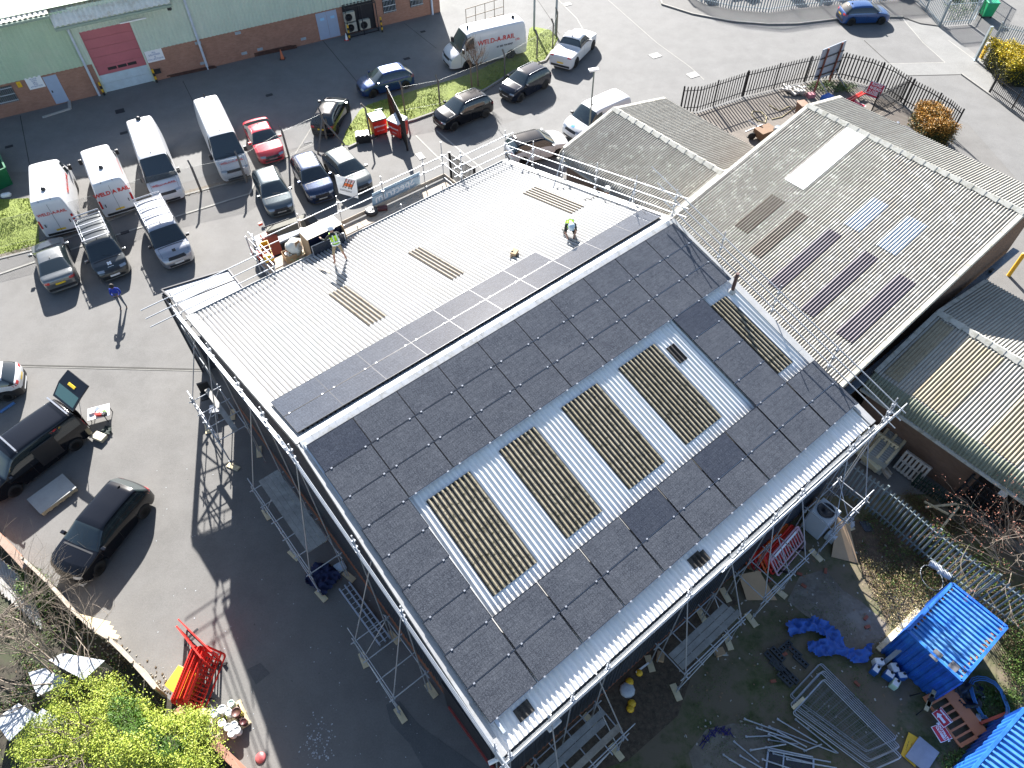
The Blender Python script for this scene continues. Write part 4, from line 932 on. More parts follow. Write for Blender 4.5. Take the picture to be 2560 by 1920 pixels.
# rear eave rails + platform
t=thing('scaffold_guard_rail','thin scaffold guard rail of three tubes along the rear eave above the flat lean-to','scaffold',W(2,22.6,0),TH,'roof edge guard rails')
for k in(0,.5,1.0): tubes(t,'rail',[(W(-1.3,22.35,6.0+k),W(4.7,22.45,6.0+k))])
for u_ in(0,): std(t,W(u_,22.3,0),W(u_,22.3,7.3),(6,6.5,7))
t=thing('scaffold_guard_rail','short scaffold guard rail of three tubes at the rear right corner over the drive','scaffold',W(17,22.6,0),TH,'roof edge guard rails')
for k in(0,.5,1.0): tubes(t,'rail',[(W(14.9,22.6,6.1+k),W(18.8,22.6,6.1+k))])
for u_ in(15.4,18.3): std(t,W(u_,22.65,0),W(u_,22.65,7.4),(6.1,6.6,7.1))
pf=thing('scaffold_platform','boarded scaffold loading platform along the rear eave with toe boards','scaffold',W(9,23.2,0),TH)
PHT=5.35
for k in range(6):
    m=MB(); m.beam(W(4.4,22.42+.235*k,PHT),W(9.6,22.42+.235*k,PHT),.222,.04); m.build('board',M_board,pf)
    m=MB(); m.beam(W(9.62,22.42+.235*k,PHT-.004),W(15.0,22.42+.235*k,PHT-.004),.222,.04); m.build('board',M_board,pf)
m=MB(); m.beam(W(8.7,23.82,PHT+.13),W(15.1,23.82,PHT+.13),.04,.22); m.build('toe_board',M_board,pf)
m=MB(); m.beam(W(15.08,22.35,PHT+.13),W(15.08,23.8,PHT+.13),.04,.22); m.build('toe_board',M_board,pf)
m=MB(); m.beam(W(4.4,22.27,PHT+.08),W(6.2,22.27,PHT+.08),.04,.2); m.build('toe_board',M_board,pf)
for u_ in(4.5,6.8,8.9,11.4,13.9,15.1):
    std(pf,W(u_,23.92,.05),W(u_,23.92,7.0 if u_<15 else 7.4),(PHT-.1,6.1,6.6)); std(pf,W(u_,22.25,.05),W(u_,22.25,6.3),(PHT-.1,))
    tubes(pf,'transom',[(W(u_,22.1,PHT-.06),W(u_,24.1,PHT-.06))])
for h_ in(6.0,6.5): tubes(pf,'rail',[(W(4.4,23.98,h_),W(15.4,23.98,h_))])
tubes(pf,'rail',[(W(15.15,22.3,6.1),W(15.15,24.0,6.1)),(W(15.15,22.3,6.6),W(15.15,24.0,6.6))])
tubes(pf,'leaning_tube',[(W(6.55,23.6,5.4),W(6.9,24.2,8.2))])
tubes(pf,'gate_tube',[(W(4.35+.08*k,22.3,PHT+.4*k+.1),W(4.25+.08*k,24.5,PHT+.4*k+.2)) for k in range(4)]+[(W(4.3,24.4,PHT),W(4.3,24.4,PHT+1.3)),(W(4.1,23.2,PHT),W(4.15,23.3,PHT+1.2))],r=.03)
def onW(px,w):
    d=_fw*CF+_R*(px[0]-1280)-_U*(px[1]-960); O=V((0,0,CH)); t_=((O0+EB*w-O).dot(EB))/d.dot(EB); return O+d*t_
# banner
bn=thing('banner','pale blue translucent banner with reversed white lettering tied to the rear platform rail','banner',W(11,24.0,0),TH)
q=[onW(zMB(*p),24.03) for p in((1210,430),(1620,240),(1625,345),(1215,560))]
m=MB(); m.hexa([p for p in q],[p+EB*.012 for p in q]); m.build('banner_sheet',mat('pale_blue_vinyl',(.38,.50,.58),.5,0,var=.08),bn)
c=(q[0]+q[1]+q[2]+q[3])/4; ax=((q[0]-q[1])+(q[3]-q[2])).normalized()
text('Spectrum',.62,M_whttext,frame(c+EB*.006+ax*.1,ax,EB),bn,ext=.018,bold=.012)
# scaffolder's sign
sg=thing('sign_board','white scaffolder sign board with orange and black scaffold emblem on the rear rail','sign',W(8,24.2,0),TH)
q=[onW(zMB(*p),24.15) for p in((888,268),(1075,312),(1092,472),(925,425))]
m=MB(); m.hexa(q,[p+EB*.02 for p in q]); m.build('board',M_white,sg)
xx=((q[1]-q[0])+(q[2]-q[3])).normalized(); c=(q[0]+q[1]+q[2]+q[3])/4; nn=-EB; yy=nn.cross(xx).normalized(); sc_=(q[1]-q[0]).length
def sp(a,b,o=.012): return c+xx*a*sc_+yy*b*sc_-EB*o
m=MB(); m.hexa([sp(-.2,.02),sp(.2,.02),sp(.2,.14),sp(-.2,.14)],[sp(-.2,.02,.02),sp(.2,.02,.02),sp(.2,.14,.02),sp(-.2,.14,.02)]); m.build('emblem_band',M_orange,sg)
m=MB()
for k in range(4): m.beam(sp(-.2+.133*k,-.06,.022),sp(-.2+.133*k,.30,.022),.03,.01,up=EB)
m.beam(sp(-.2,.0,.023),sp(-.05,-.05,.023),.02,.01,up=EB); m.beam(sp(.05,-.05,.023),sp(.2,.0,.023),.02,.01,up=EB); m.build('emblem_posts',M_blktext,sg)
text('S G C',.16*sc_,M_redtext,frame(sp(0,.235,.022),xx,-EB),sg); text('SCAFFOLDING',.085*sc_,mat('grey_lettering',(.2,.2,.2),.5,0,var=0),frame(sp(0,-.16,.022),xx,-EB),sg)
# pack of panels
zP=Z(580,500,6.9125)
pk=thing('panel_pack','large cardboard crate of upright black solar panels on a pallet at the roof edge','crate',W(7.4,22.6,PHT),TH)
T=[G(*zP(*p),6.80) for p in((1145,560),(1700,275),(1900,400),(1350,700))]
u0=FR(T[0]);u1=FR(T[1]);u2=FR(T[2]);u3=FR(T[3]); ua,ub=(u0[0]+u3[0])/2,(u1[0]+u2[0])/2; wa,wb=(u3[1]+u2[1])/2,(u0[1]+u1[1])/2
print('pack',ua,ub,wa,wb)
zb_=5.44
m=MB(); 
for k in range(4): m.beam(W(ua-.1,wa-.05+(wb-wa+.1)*k/3,zb_-.06),W(ub+.1,wa-.05+(wb-wa+.1)*k/3,zb_-.06),.1,.12)
for k in range(6): m.beam(W(ua+(ub-ua)*k/5,wa-.12,zb_-.14),W(ua+(ub-ua)*k/5,wb+.1,zb_-.14),.1,.025)
m.build('pallet',M_pine,pk)
m=MB()
m.hexa([W(ua,wa,zb_),W(ua,wb,zb_),W(ua-.03,wb,zb_),W(ua-.03,wa,zb_)],[W(ua,wa,6.80),W(ua,wb,6.80),W(ua-.03,wb,6.80),W(ua-.03,wa,6.80)])
m.hexa([W(ub,wa-.35,zb_),W(ub,wb,zb_),W(ub+.03,wb,zb_),W(ub+.03,wa-.35,zb_)],[W(ub,wa-.1,6.72),W(ub,wb,6.80),W(ub+.03,wb,6.80),W(ub+.03,wa-.1,6.72)])
m.hexa([W(ua,wb,zb_),W(ub,wb,zb_),W(ub,wb+.03,zb_),W(ua,wb+.03,zb_)],[W(ua,wb,6.80),W(ub,wb,6.80),W(ub,wb+.03,6.80),W(ua,wb+.03,6.80)])
m.hexa([W(ua-.10,wb+.08,zb_),W(ua-.4,wb-.0,zb_),W(ua-.42,wb-.02,zb_),W(ua-.12,wb+.06,zb_)],[W(ua-.1,wb+.08,6.3),W(ua-.35,wb,6.3),W(ua-.37,wb-.02,6.3),W(ua-.12,wb+.06,6.3)])
m.build('cardboard_side',M_card,pk)
m=MB(); m.prism([W(ua-.04,wa-.0,0),W(ub+.04,wa-.0,0),W(ub+.04,wb+.04,0),W(ua-.04,wb+.04,0)],6.80,6.82); m.build('lid',mat('pale_cardboard',(.62,.58,.50),.7,0,var=.05),pk)
m=MB(); m.hexa([W(ua+.02,wa+.12,zb_),W(ub-.02,wa+.12,zb_),W(ub-.02,wb-.05,zb_),W(ua+.02,wb-.05,zb_)],[W(ua+.02,wa+.08,6.69),W(ub-.02,wa+.08,6.69),W(ub-.02,wb-.05,6.69),W(ua+.02,wb-.05,6.69)]); m.build('panel_stack',mat('stack_of_glass',(.012,.015,.035),.15,0,var=.1),pk)
t=thing('solar_panel','black solar panel leaning out of the crate where the worker grips it','solar panel',W(ua,wa,zb_),TH)
m=MB(); a_,b_=W(ua+.0,wa-.30,zb_+.02),W(ub-.1,wa-.38,zb_+.02); m.hexa([a_,b_,b_+EB*.035,a_+EB*.035],[p+V((0,0,1.1))-EB*.02+EB*.12 for p in(a_,b_,b_+EB*.035,a_+EB*.035)]); m.build('glass',M_pvc,t)
m=MB(); n_=-EB*.003; h1=V((0,0,1.1))+EB*.10; 
for (x,y) in((a_,b_),(a_+h1,b_+h1),(a_,a_+h1),(b_,b_+h1)): m.beam(x,y,.035,.02)
m.build('frame',M_pfs,t)
# bits on the platform
t=thing('plastic_tray','yellow plastic tray holding red couplers at the left end of the platform','tray',W(4.9,23.2,PHT),TH)
q=[G(*zP(*p),PHT+.75) for p in((445,740),(610,690),(700,940),(545,990))]
m=MB(); 
for k in range(4):
    a,b=q[k],q[(k+1)%4]; c_=(q[0]+q[1]+q[2]+q[3])/4; ia,ib=a.lerp(c_,.08),b.lerp(c_,.08)
    m.hexa([V((p.x,p.y,PHT+.4)) for p in(a,b,ib,ia)],[a,b,ib,ia])
m.build('tray_sides',M_yellow,t); m=MB(); m.prism([p.lerp(c_,.08) for p in q],PHT+.42,PHT+.5); m.build('contents',mat('rusty_couplers',(.35,.15,.09),.7,0,var=.5,scale=25),t)
m=MB(); m.box(G(*zP(520,930),PHT+.3),(.5,.35,.3),TH); m.box(G(*zP(655,1000),PHT+.2),(.35,.2,.2),TH); tag(m.build('red_crate',M_red),'low red crate beneath the yellow tray on the platform','crate')
t=thing('cardboard_box','open cardboard box with rolls and cables on the platform beside the panel crate','box',W(6.2,23,PHT),TH)
p=G(*zP(980,910),PHT+.4); m=MB()
for a in range(4):
    r_=Matrix.Rotation(TH+a*math.pi/2-.1,3,'Z'); m.box(p+r_@V((.27,0,-.2)),(.015,.55,.4),TH+a*math.pi/2-.1)
m.box(p-V((0,0,.38)),(.54,.54,.02),TH-.1); m.build('box_sides',M_card,t)
for (dx,dy,c_) in((.1,.12,(.10,.02,.03)),(-.1,.0,(.7,.7,.68)),(.08,-.14,(.6,.58,.5)),(-.12,.17,(.3,.1,.06))):
    m=MB(); m.lathe(p+V((dx,dy,-.15)),[(.05,0),(.11,0),(.11,.12),(.05,.12),(.05,.0)],14); m.build('cable_roll',mat('roll%d'%(c_[0]*100),c_,.6),t)
m=MB(); pc_=G(*zP(1090,800),PHT+.5); bm=bmesh.new(); bmesh.ops.create_icosphere(bm,subdivisions=3,radius=.42)
for v in bm.verts: v.co*=1+.35*noise.noise(v.co*4)+.1*noise.noise(v.co*14); v.co.z*=.9
m.add([pc_+v.co for v in bm.verts],[[v.index for v in f.verts] for f in bm.faces],0,True); bm.free(); tag(m.build('plastic_bag',mat('translucent_bag',(.62,.62,.56),.35,0,var=.12,scale=5)),'crumpled translucent plastic sack beside the panel crate on the platform','bag')
m=MB(); 
for k in range(26):
    a=pc_+V((random.uniform(-.1,.6),random.uniform(-.9,.1),random.uniform(-.45,-.2))); m.box(a,(random.uniform(.06,.2),random.uniform(.02,.05),.02),random.uniform(0,3))
tag(m.build('green_strapping',mat('pale_green_strap',(.25,.42,.28),.6)),'tangle of pale green strapping beside the panel crate','strapping',kind='stuff')
# tool bag on platform
t=thing('tool_bag','dark open tool bag on the rear platform below the banner','bag',G(*zMB(1205,585),PHT+.05)); p=G(*zMB(1205,585),PHT+.12)
m=MB(); m.lathe(p,[(.30,-.08),(.34,.0),(.3,.12),(.2,.13),(.05,.06)],16); m.build('bag_body',M_black,t); m=MB(); m.box(p+V((-.12,0,.12)),(.25,.2,.06),.4); m.build('tool',M_lampc,t)
t=thing('tool_box','flat red and grey tool case lying on the rear platform','case',G(*zMB(1300,555),PHT+.05),TH); m=MB(); m.box(G(*zMB(1300,555),PHT+.1),(.5,.3,.12),TH-.5); m.build('case',mat('maroon_case',(.10,.03,.03),.5),t)
# small things on the roof slopes
def onB(px): 
    h=7.
    for _ in range(6):
        p=G(px[0],px[1],h); u,w=FR(p); h=6.05+2.73*(1-(w-10.95)/10.95)
    return G(px[0],px[1],h)
p=onB(zMC(228,965)); t=thing('cardboard_box','small torn cardboard box sitting alone on the white rear slope','box',p,TH)
m=MB(); m.box(p+V((0,0,.13)),(.34,.24,.24),TH+.5); m.build('box_body',M_card,t); m=MB(); m.box(p+V((-.16,.1,.28)),(.2,.2,.02),TH+.9); m.build('flap',M_pine,t)
p=onB(zMC(890,855)); t=thing('power_tool','small orange and black drill lying beside the rear panels','drill',p,TH); m=MB(); m.box(p+V((0,0,.06)),(.3,.08,.08),.3); m.box(p+V((.1,.05,.05)),(.08,.2,.07),.3); m.build('drill_body',M_black,t)
m=MB(); a=[onB(zMC(*q))+V((0,0,.07)) for q in((830,495),(850,480),(880,490),(920,465),(960,455),(1000,440))]; m.path(a,.022,5); 
a=[onB(zMC(*q))+V((0,0,.07)) for q in((1040,520),(1065,500),(1100,515),(1120,540),(1140,510),(1185,505))]; m2=MB(); m2.path(a,.018,5)
tag(m.build('safety_rope',M_black),'black knotted rope on the white slope left of the terracotta flue','rope'); tag(m2.build('safety_rope',M_black),'short black rope right of the terracotta flue','rope')
m=MB(); a_=onB(zMB(740,1075))+V((0,0,.07)); b_=onB(zMB(850,1120))+V((0,0,.07)); m.beam(a_,b_,.08,.02); tag(m.build('timber_offcut',M_board),'brown timber offcut lying in the worker shadow on the rear slope','timber')
# ================================================================ VEHICLES
def interp(T,x):
    if x<=T[0][0]: return T[0][1]
    for (a,b),(c,d) in zip(T,T[1:]):
        if x<=c: return b+(d-b)*(x-a)/(c-a) if c>a else d
    return T[-1][1]
PROF={
 'hatch':dict(T=[(-.5,.40),(-.497,.60),(-.475,.69),(-.36,.93),(-.30,.975),(-.15,1.0),(0,1.0),(.06,.98),(.25,.685),(.40,.60),(.47,.50),(.495,.40),(.5,.30)],ws=(.06,.25),rw=(-.475,-.36),sw=(-.42,.20),belt=.655,tum=.55),
 'suv':dict(T=[(-.5,.38),(-.497,.60),(-.47,.68),(-.39,.93),(-.34,.975),(-.15,1.0),(.02,1.0),(.07,.98),(.24,.69),(.40,.63),(.47,.54),(.495,.42),(.5,.30)],ws=(.07,.24),rw=(-.47,-.39),sw=(-.43,.20),belt=.66,tum=.48),
 'coupe':dict(T=[(-.5,.42),(-.497,.64),(-.47,.735),(-.41,.755),(-.38,.77),(-.20,.955),(-.12,.99),(-.02,1.0),(.03,.98),(.21,.68),(.40,.60),(.47,.50),(.495,.40),(.5,.30)],ws=(.03,.21),rw=(-.38,-.20),sw=(-.33,.17),belt=.67,tum=.6),
 'van':dict(T=[(-.5,.20),(-.4985,.93),(-.49,.975),(-.45,.995),(0,1.0),(.20,.995),(.26,.95),(.375,.53),(.44,.47),(.48,.36),(.497,.27),(.5,.16)],ws=(.26,.375),rw=None,sw=(.20,.30),belt=.52,tum=.12,wn=(.11,.16)),
 'midvan':dict(T=[(-.5,.22),(-.497,.90),(-.48,.965),(-.44,.99),(0,1.0),(.10,.99),(.16,.955),(.31,.60),(.42,.53),(.475,.42),(.497,.32),(.5,.2)],ws=(.16,.31),rw=None,sw=(.06,.25),belt=.56,tum=.16),
 'mpv':dict(T=[(-.5,.22),(-.497,.60),(-.48,.90),(-.45,.975),(-.1,1.0),(0,1.0),(.10,.99),(.16,.955),(.31,.62),(.42,.55),(.475,.44),(.497,.34),(.5,.2)],ws=(.16,.31),rw=(-.497,-.48),sw=(-.46,.25),belt=.58,tum=.2),
 'pickup':dict(T=[(-.5,.42),(-.497,.60),(-.47,.625),(-.20,.63),(-.185,.66),(-.145,.93),(-.11,.985),(.0,1.0),(.05,.98),(.17,.68),(.40,.62),(.47,.54),(.495,.42),(.5,.34)],ws=(.05,.17),rw=(-.185,-.145),sw=(-.15,.13),belt=.63,tum=.4),
}
DP=bpy.context.evaluated_depsgraph_get
def vehicle(label,cat,kind,L,Wd,H,paintm,A,B,roofm=None,wb=.62,wr=.33,rim=None,name=None,extras=(),glass=None,group=None,axf=None,rails=False,rack=False,sills=None,lampf=None,mirror_c=None,nolights=False):
    pr=PROF[kind]; T=[(x*L,z*H) for x,z in pr['T']]; hw=Wd/2
    # --- pose from two anchors: (px,py,h,xfrac,ylocal)
    pa,pb=G(A[0],A[1],A[2]),G(B[0],B[1],B[2]); la=V((A[3]*L,A[4],0)); lb=V((B[3]*L,B[4],0))
    dw=pb-pa; dl=lb-la; rz=math.atan2(dw.y,dw.x)-math.atan2(dl.y,dl.x)
    Rz=Matrix.Rotation(rz,3,'Z'); loc=((pa-Rz@la)+(pb-Rz@lb))/2; loc.z=0
    print('VEH %-60s len ratio %.3f'%(label[:60],dw.xy.length/dl.xy.length))
    root=thing(name or cat.replace(' ','_'),label,cat,loc,rz,group)
    fx=.5*L-(axf if axf else .20*L); rx=fx-wb*L if wb<1 else fx-wb
    belt=pr['belt']*H; za=.20 if H<1.6 else .26
    xs=set(x for x,_ in T)
    for c in(fx,rx):
        for d in(-wr-.10,-wr-.03,-wr*.7,0,wr*.7,wr+.03,wr+.10): xs.add(c+d)
    for k in(-.3,-.2,-.1,0,.1,.2): xs.add(k*L)
    if pr['sw']: xs|={pr['sw'][0]*L,pr['sw'][1]*L}
    xs=sorted(x for x in xs if -.5*L<=x<=.5*L); ys=[xs[0]]
    for x in xs[1:]:
        if x-ys[-1]>.012: ys.append(x)
    xs=ys
    def plan(x):
        t=abs(x)/(L/2); n=.035 if kind in('van',) else .10
        e=max(0,(t-.72)/.28); 
        if x<0: e*= .45 if kind in('van','midvan','mpv','pickup') else .75
        c=max(0,(t-.86)/.14); car=kind in('hatch','suv','coupe','pickup')
        r_=(.20 if x>0 else .13) if car else (.16 if x>0 else .02)
        if kind=='pickup' and x<0: r_=.03
        return hw*(1-n*.9*e**2-r_*c**2.2)
    def arch(x):
        z=za
        for c in(fx,rx):
            d=abs(x-c)
            if d<wr+.06: z=max(z,math.sqrt(max(0,(wr+.06)**2-d*d))+wr*.95)
        return z
    rows=[]
    for x in xs:
        zt=interp(T,x); w=plan(x); a=min(arch(x),zt-.12); zb=min(belt,zt-.035); zm=max(min(.52*belt+.2,zb-.06),a+.04); zm=min(zm,zb-.02)
        wt=w-pr['tum']*max(0,zt-zb-.04)-.03; wt=max(wt,w*.55)
        end=(abs(x)/(L/2)>.98)
        rows.append([(w*(.9 if end else .965),a),(w*(.985),a+.03),(w,zm),(w*.985,zb),(wt,zt-.035),(wt*.86,zt),(0,zt+.03*(1 if zt>.8*H else .8))])
    m=MB(); n=7; vs=[];idx=[]
    for x,r in zip(xs,rows):
        row=[]
        for k,(y,z) in enumerate(r): row.append(len(vs)); vs.append(V((x,y,z)))
        rr=[]
        for k in range(5,-1,-1): rr.append(len(vs)); vs.append(V((x,-r[k][0],r[k][1])))
        idx.append(row+rr)
    kf={'van':.10,'midvan':.14,'mpv':.16}.get(kind,.20); kr={'van':.02,'midvan':.04,'mpv':.06,'pickup':.03}.get(kind,.12)
    for v in vs:
        t_=v.x/(L/2); q_=(v.y/hw)**2
        if t_>.1: v.x-=kf*q_*((t_-.1)/.9)**.8
        elif t_<-.5: v.x+=kr*q_*((-t_-.5)/.5)
    fs=[];ms=[]
    ws,rw,sw=pr['ws'],pr['rw'],pr['sw']
    for i in range(len(xs)-1):
        x0,x1=xs[i]/L,xs[i+1]/L; e=.004
        inw=lambda r:r and x0>=r[0]-e and x1<=r[1]+e
        for k in range(12):
            a,b,c,d=idx[i][k],idx[i+1][k],idx[i+1][k+1],idx[i][k+1]; mi=0; kk=k if k<6 else 11-k
            if kk in(4,5) and inw(ws): mi=1
            elif kk in(4,5) and inw(rw): mi=2
            elif kk==3 and inw(sw): mi=3 if k<6 else 4
            elif kk==3 and (inw(ws) or inw(rw)) : mi=5
            elif kk>=4 and x0>(rw[1] if rw else -.45)-e and x1<ws[0]+e and roofm: mi=6
            elif kk<=1 and sills: mi=7
            fs.append((a,b,c,d)); ms.append(mi)
    for e_,fl in((0,1),(len(xs)-1,0)):
        r=idx[e_]
        for k in range(6):
            q=(r[k],r[k+1],r[11-k],r[12-k]) if k<5 else (r[5],r[6],r[7])
            fs.append(q if fl else q[::-1]); ms.append(0)
    me=bpy.data.meshes.new('tmp'); me.from_pydata([tuple(v) for v in vs],[],fs); me.polygons.foreach_set('material_index',ms)
    for _ in range(8): me.materials.append(None)
    ob=bpy.data.objects.new('tmp',me); COL.objects.link(ob); sd_=ob.modifiers.new('s','SUBSURF'); sd_.levels=2; sd_.render_levels=2
    dg=DP(); dg.update(); em=bpy.data.meshes.new_from_object(ob.evaluated_get(dg)); bpy.data.objects.remove(ob)
    bm=bmesh.new(); bm.from_mesh(em); bvh=BVHTree.FromBMesh(bm)
    gl=glass or M_glass
    def part(nm,sel,mats,off=0):
        q=MB(); vm={}
        for f in bm.faces:
            if f.material_index not in sel: continue
            ids=[]
            for v in f.verts:
                if v.index not in vm: vm[v.index]=len(q.v); q.v.append(v.co+v.normal*off)
                ids.append(vm[v.index])
            q.f.append(ids); q.m.append(sel[f.material_index]); q.sm.append(True)
        if q.f: return q.build(nm,mats,root,local=True)
    body=part('body',{0:0,5:(1 if kind!='van' else 0),6:2,7:1},[paintm,M_black,roofm or paintm])
    part('windscreen',{1:0},gl); part('rear_window',{2:0},gl); part('side_window',{3:0},gl); part('side_window',{4:0},gl)
    def patch(nm,c,d,up,w,h,mt,par=root,off=.008,nx=6,ny=4,sh=None):
        c=V(c);d=V(d).normalized();r=d.cross(V(up)).normalized();u=r.cross(d).normalized(); q=MB(); g={}
        for j in range(ny+1):
            for i in range(nx+1):
                a=(i/nx-.5)*w;b=(j/ny-.5)*h
                if sh: a,b=sh(a,b,w,h)
                o=c+r*a+u*b-d*.9; hit=bvh.ray_cast(o,d,2.5)
                if hit[0] is not None: g[i,j]=len(q.v); q.v.append(hit[0]-d*off)
        for j in range(ny):
            for i in range(nx):
                k=[g.get(x) for x in((i,j),(i+1,j),(i+1,j+1),(i,j+1))]
                if None not in k: 
                    p=[q.v[z] for z in k]
                    if max((p[z]-p[z-1]).length for z in range(4))<.35: q.f.append(k);q.m.append(0);q.sm.append(False)
        if q.f: return q.build(nm,mt,par,local=True)
    def hitpt(c,d): 
        h=bvh.ray_cast(V(c)-V(d).normalized()*.9,V(d).normalized(),3); return h[0]
    # wheels
    for x in(fx,rx):
        for s in(-1,1):
            q=MB(); q.lathe((x,s*(hw-.12),wr),[(wr*.62,-.10),(wr*.95,-.10),(wr,-.07),(wr,.07),(wr*.95,.10),(wr*.62,.10)],28,axis='y'); wh=q.build('wheel',M_rubber,root,local=True)
            q=MB(); y=s*(hw-.03); q.lathe((x,s*(hw-.12),wr),[(0.0,s*.05),(wr*.6,s*.05),(wr*.66,s*.095),(wr*.6,s*.10)],20,axis='y',mi=1)
            for k in range(5):
                a=2*math.pi*k/5+.3; q.hexa([V((x+wr*.1*math.cos(a+j),s*(hw-.045),wr+wr*.1*math.sin(a+j))) for j in(-1.2,1.2)]+[V((x+wr*.62*math.cos(a+j),s*(hw-.03),wr+wr*.62*math.sin(a+j))) for j in(.22,-.22)],[V((x+wr*.1*math.cos(a+j),s*(hw-.07),wr+wr*.1*math.sin(a+j))) for j in(-1.2,1.2)]+[V((x+wr*.62*math.cos(a+j),s*(hw-.06),wr+wr*.62*math.sin(a+j))) for j in(.22,-.22)])
            q.lathe((x,s*(hw-.07),wr),[(0,0),(wr*.16,0),(wr*.16,s*.035),(0,s*.04)],12,axis='y'); q.build('rim',[rim or M_rim,M_black],wh,local=True)
    q=MB(); q.box((0,0,.34),(L*.86,Wd-.5,.3)); q.box((rx/2+fx/2,0,.33),(abs(fx-rx)-2*wr-.3,Wd-.14,.25)); q.build('underbody',M_black,root,local=True)
    # lights / plates
    if not nolights:
        zf=min(.46*H,.78) if H<1.7 else .40*H*.95
        zf={'van':.92,'midvan':.86,'mpv':.84,'pickup':.95}.get(kind,.455*H); 
        for s in(-1,1):
            patch('headlight',(L/2-.12,s*(hw-.30),zf),(-1,-.25*s,-.2),(0,0,1),.36,.13,lampf or M_lampc)
            if kind=='van': patch('taillight',(-L/2,s*(hw-.12),1.15),(1,0,0),(0,0,1),.12,.55,M_lampr)
            elif kind in('midvan','mpv'): patch('taillight',(-L/2,s*(hw-.12),1.15),(1,0,0),(0,0,1),.13,.5,M_lampr)
            else: patch('taillight',(-L/2+.05,s*(hw-.22),.60*H),(1,0,-.1),(0,0,1),.34,.15,M_lampr)
        patch('grille',(L/2,0,zf-.06),(-1,0,-.1),(0,0,1),Wd*.52,.17,M_black)
        patch('lower_grille',(L/2,0,.34),(-1,0,0),(0,0,1),Wd*.6,.13,M_black)
        patch('number_plate',(L/2,0,.47 if H<1.7 else .5),(-1,0,0),(0,0,1),.52,.115,M_plotw,off=.02,nx=2,ny=1)
        patch('number_plate',(-L/2,0,.72 if H<1.7 else .62),(1,0,0),(0,0,1),.52,.115,M_ploty,off=.02,nx=2,ny=1)
        patch('bumper_trim',(-L/2,0,.38),(1,0,0),(0,0,1),Wd*.8,.16,M_black)
    # door lines
    xd=[pr['ws'][1]*L-.12,pr['ws'][1]*L-1.18]+([pr['ws'][1]*L-2.15] if kind in('hatch','suv','mpv','pickup') else [])
    for s in(-1,1):
        for x in xd:
            prev=None; q=MB(); got=False
            for j in range(7):
                z=.30+(belt-.34)*j/6; h=bvh.ray_cast(V((x,s*(hw+.5),z)),V((0,-s,0)),1)
                if h[0] is None: prev=None; continue
                p=h[0]+V((0,s*.003,0))
                if prev is not None and abs(p.y-prev.y)<.1: q.quad(prev-V((.008,0,0)),prev+V((.008,0,0)),p+V((.008,0,0)),p-V((.008,0,0))); got=True
                prev=p
            if got: q.build('door_gap',M_black,root,local=True)
    # bonnet shut lines
    for s in(-1,1):
        prev=None; q=MB(); got=False
        for j in range(9):
            x=pr['ws'][1]*L+.04+(.47*L-pr['ws'][1]*L-.04)*j/8; h=bvh.ray_cast(V((x,s*(hw*.80-.04*j/8),H)),V((0,0,-1)),H)
            if h[0] is None: prev=None; continue
            p=h[0]+V((0,0,.003))
            if prev is not None: q.quad(prev-V((0,.007,0)),p-V((0,.007,0)),p+V((0,.007,0)),prev+V((0,.007,0))); got=True
            prev=p
        if got: q.build('bonnet_gap',M_black,root,local=True)
    prev=None; q=MB(); got=False
    for j in range(9):
        y=-hw*.78+hw*1.56*j/8; h=bvh.ray_cast(V((pr['ws'][1]*L+.05,y,H)),V((0,0,-1)),H)
        if h[0] is not None:
            p=h[0]+V((0,0,.006))
            if prev is not None: q.quad(prev-V((.035,0,0)),p-V((.035,0,0)),p+V((.035,0,0)),prev+V((.035,0,0))); got=True
            prev=p
    if got: q.build('scuttle_panel',M_black,root,local=True)
    # mirrors
    for s in(-1,1):
        q=MB(); mx_=pr['ws'][1]*L-.28; mz=belt+.06; big=kind in('van','midvan')
        q.box((mx_,s*(hw+.10),mz+(.08 if big else 0)),(.16,.20,.34 if kind=='van' else .15)); q.beam(V((mx_+.02,s*(hw-.06),mz-.02)),V((mx_,s*(hw+.06),mz)),.06,.05)
        q.build('door_mirror',mirror_c or (M_black if big else paintm),root,local=True,bevel=.03)
    # wipers, aerial
    q=MB(); h=bvh.ray_cast(V((pr['ws'][0]*L-.35 if kind in('van','midvan','mpv') else (rw[1]*L+.25 if rw else 0),0,H+1)),V((0,0,-1)),2)
    if h[0] is not None: q.hexa([h[0]+V((a,b,-.01)) for a,b in((-.09,-.03),(.09,-.015),(.09,.015),(-.09,.03))],[h[0]+V((a,b,.06)) for a,b in((-.09,-.01),(-.03,-.006),(-.03,.006),(-.09,.01))]); q.build('aerial',M_black,root,local=True)
    for s in(-.5,.35):
        a_=hitpt((pr['ws'][1]*L-.02,s*hw,belt+.05),(-.3,0,-1)); 
        q=MB(); p0=bvh.ray_cast(V((pr['ws'][1]*L-.05,s*hw,H+1)),V((0,0,-1)),3)[0]; p1=bvh.ray_cast(V((pr['ws'][1]*L-.14,(s-.5)*hw,H+1)),V((0,0,-1)),3)[0]
        if p0 and p1: q.beam(p0+V((0,0,.012)),p1+V((0,0,.012)),.014,.01); q.build('wiper',M_rubber,root,local=True)
    if rails:
        for s in(-1,1):
            q=MB(); pts=[]
            for j in range(9):
                x=-.36*L+(.04+.36)*L*j/8; h=bvh.ray_cast(V((x,s*(hw-.30),H+1)),V((0,0,-1)),2)
                if h[0] is not None: pts.append(h[0]+V((0,0,.045 if 0<j<8 else .0)))
            q.path(pts,.018,6); q.build('roof_rail',M_rim if rails==1 else M_black,root,local=True)
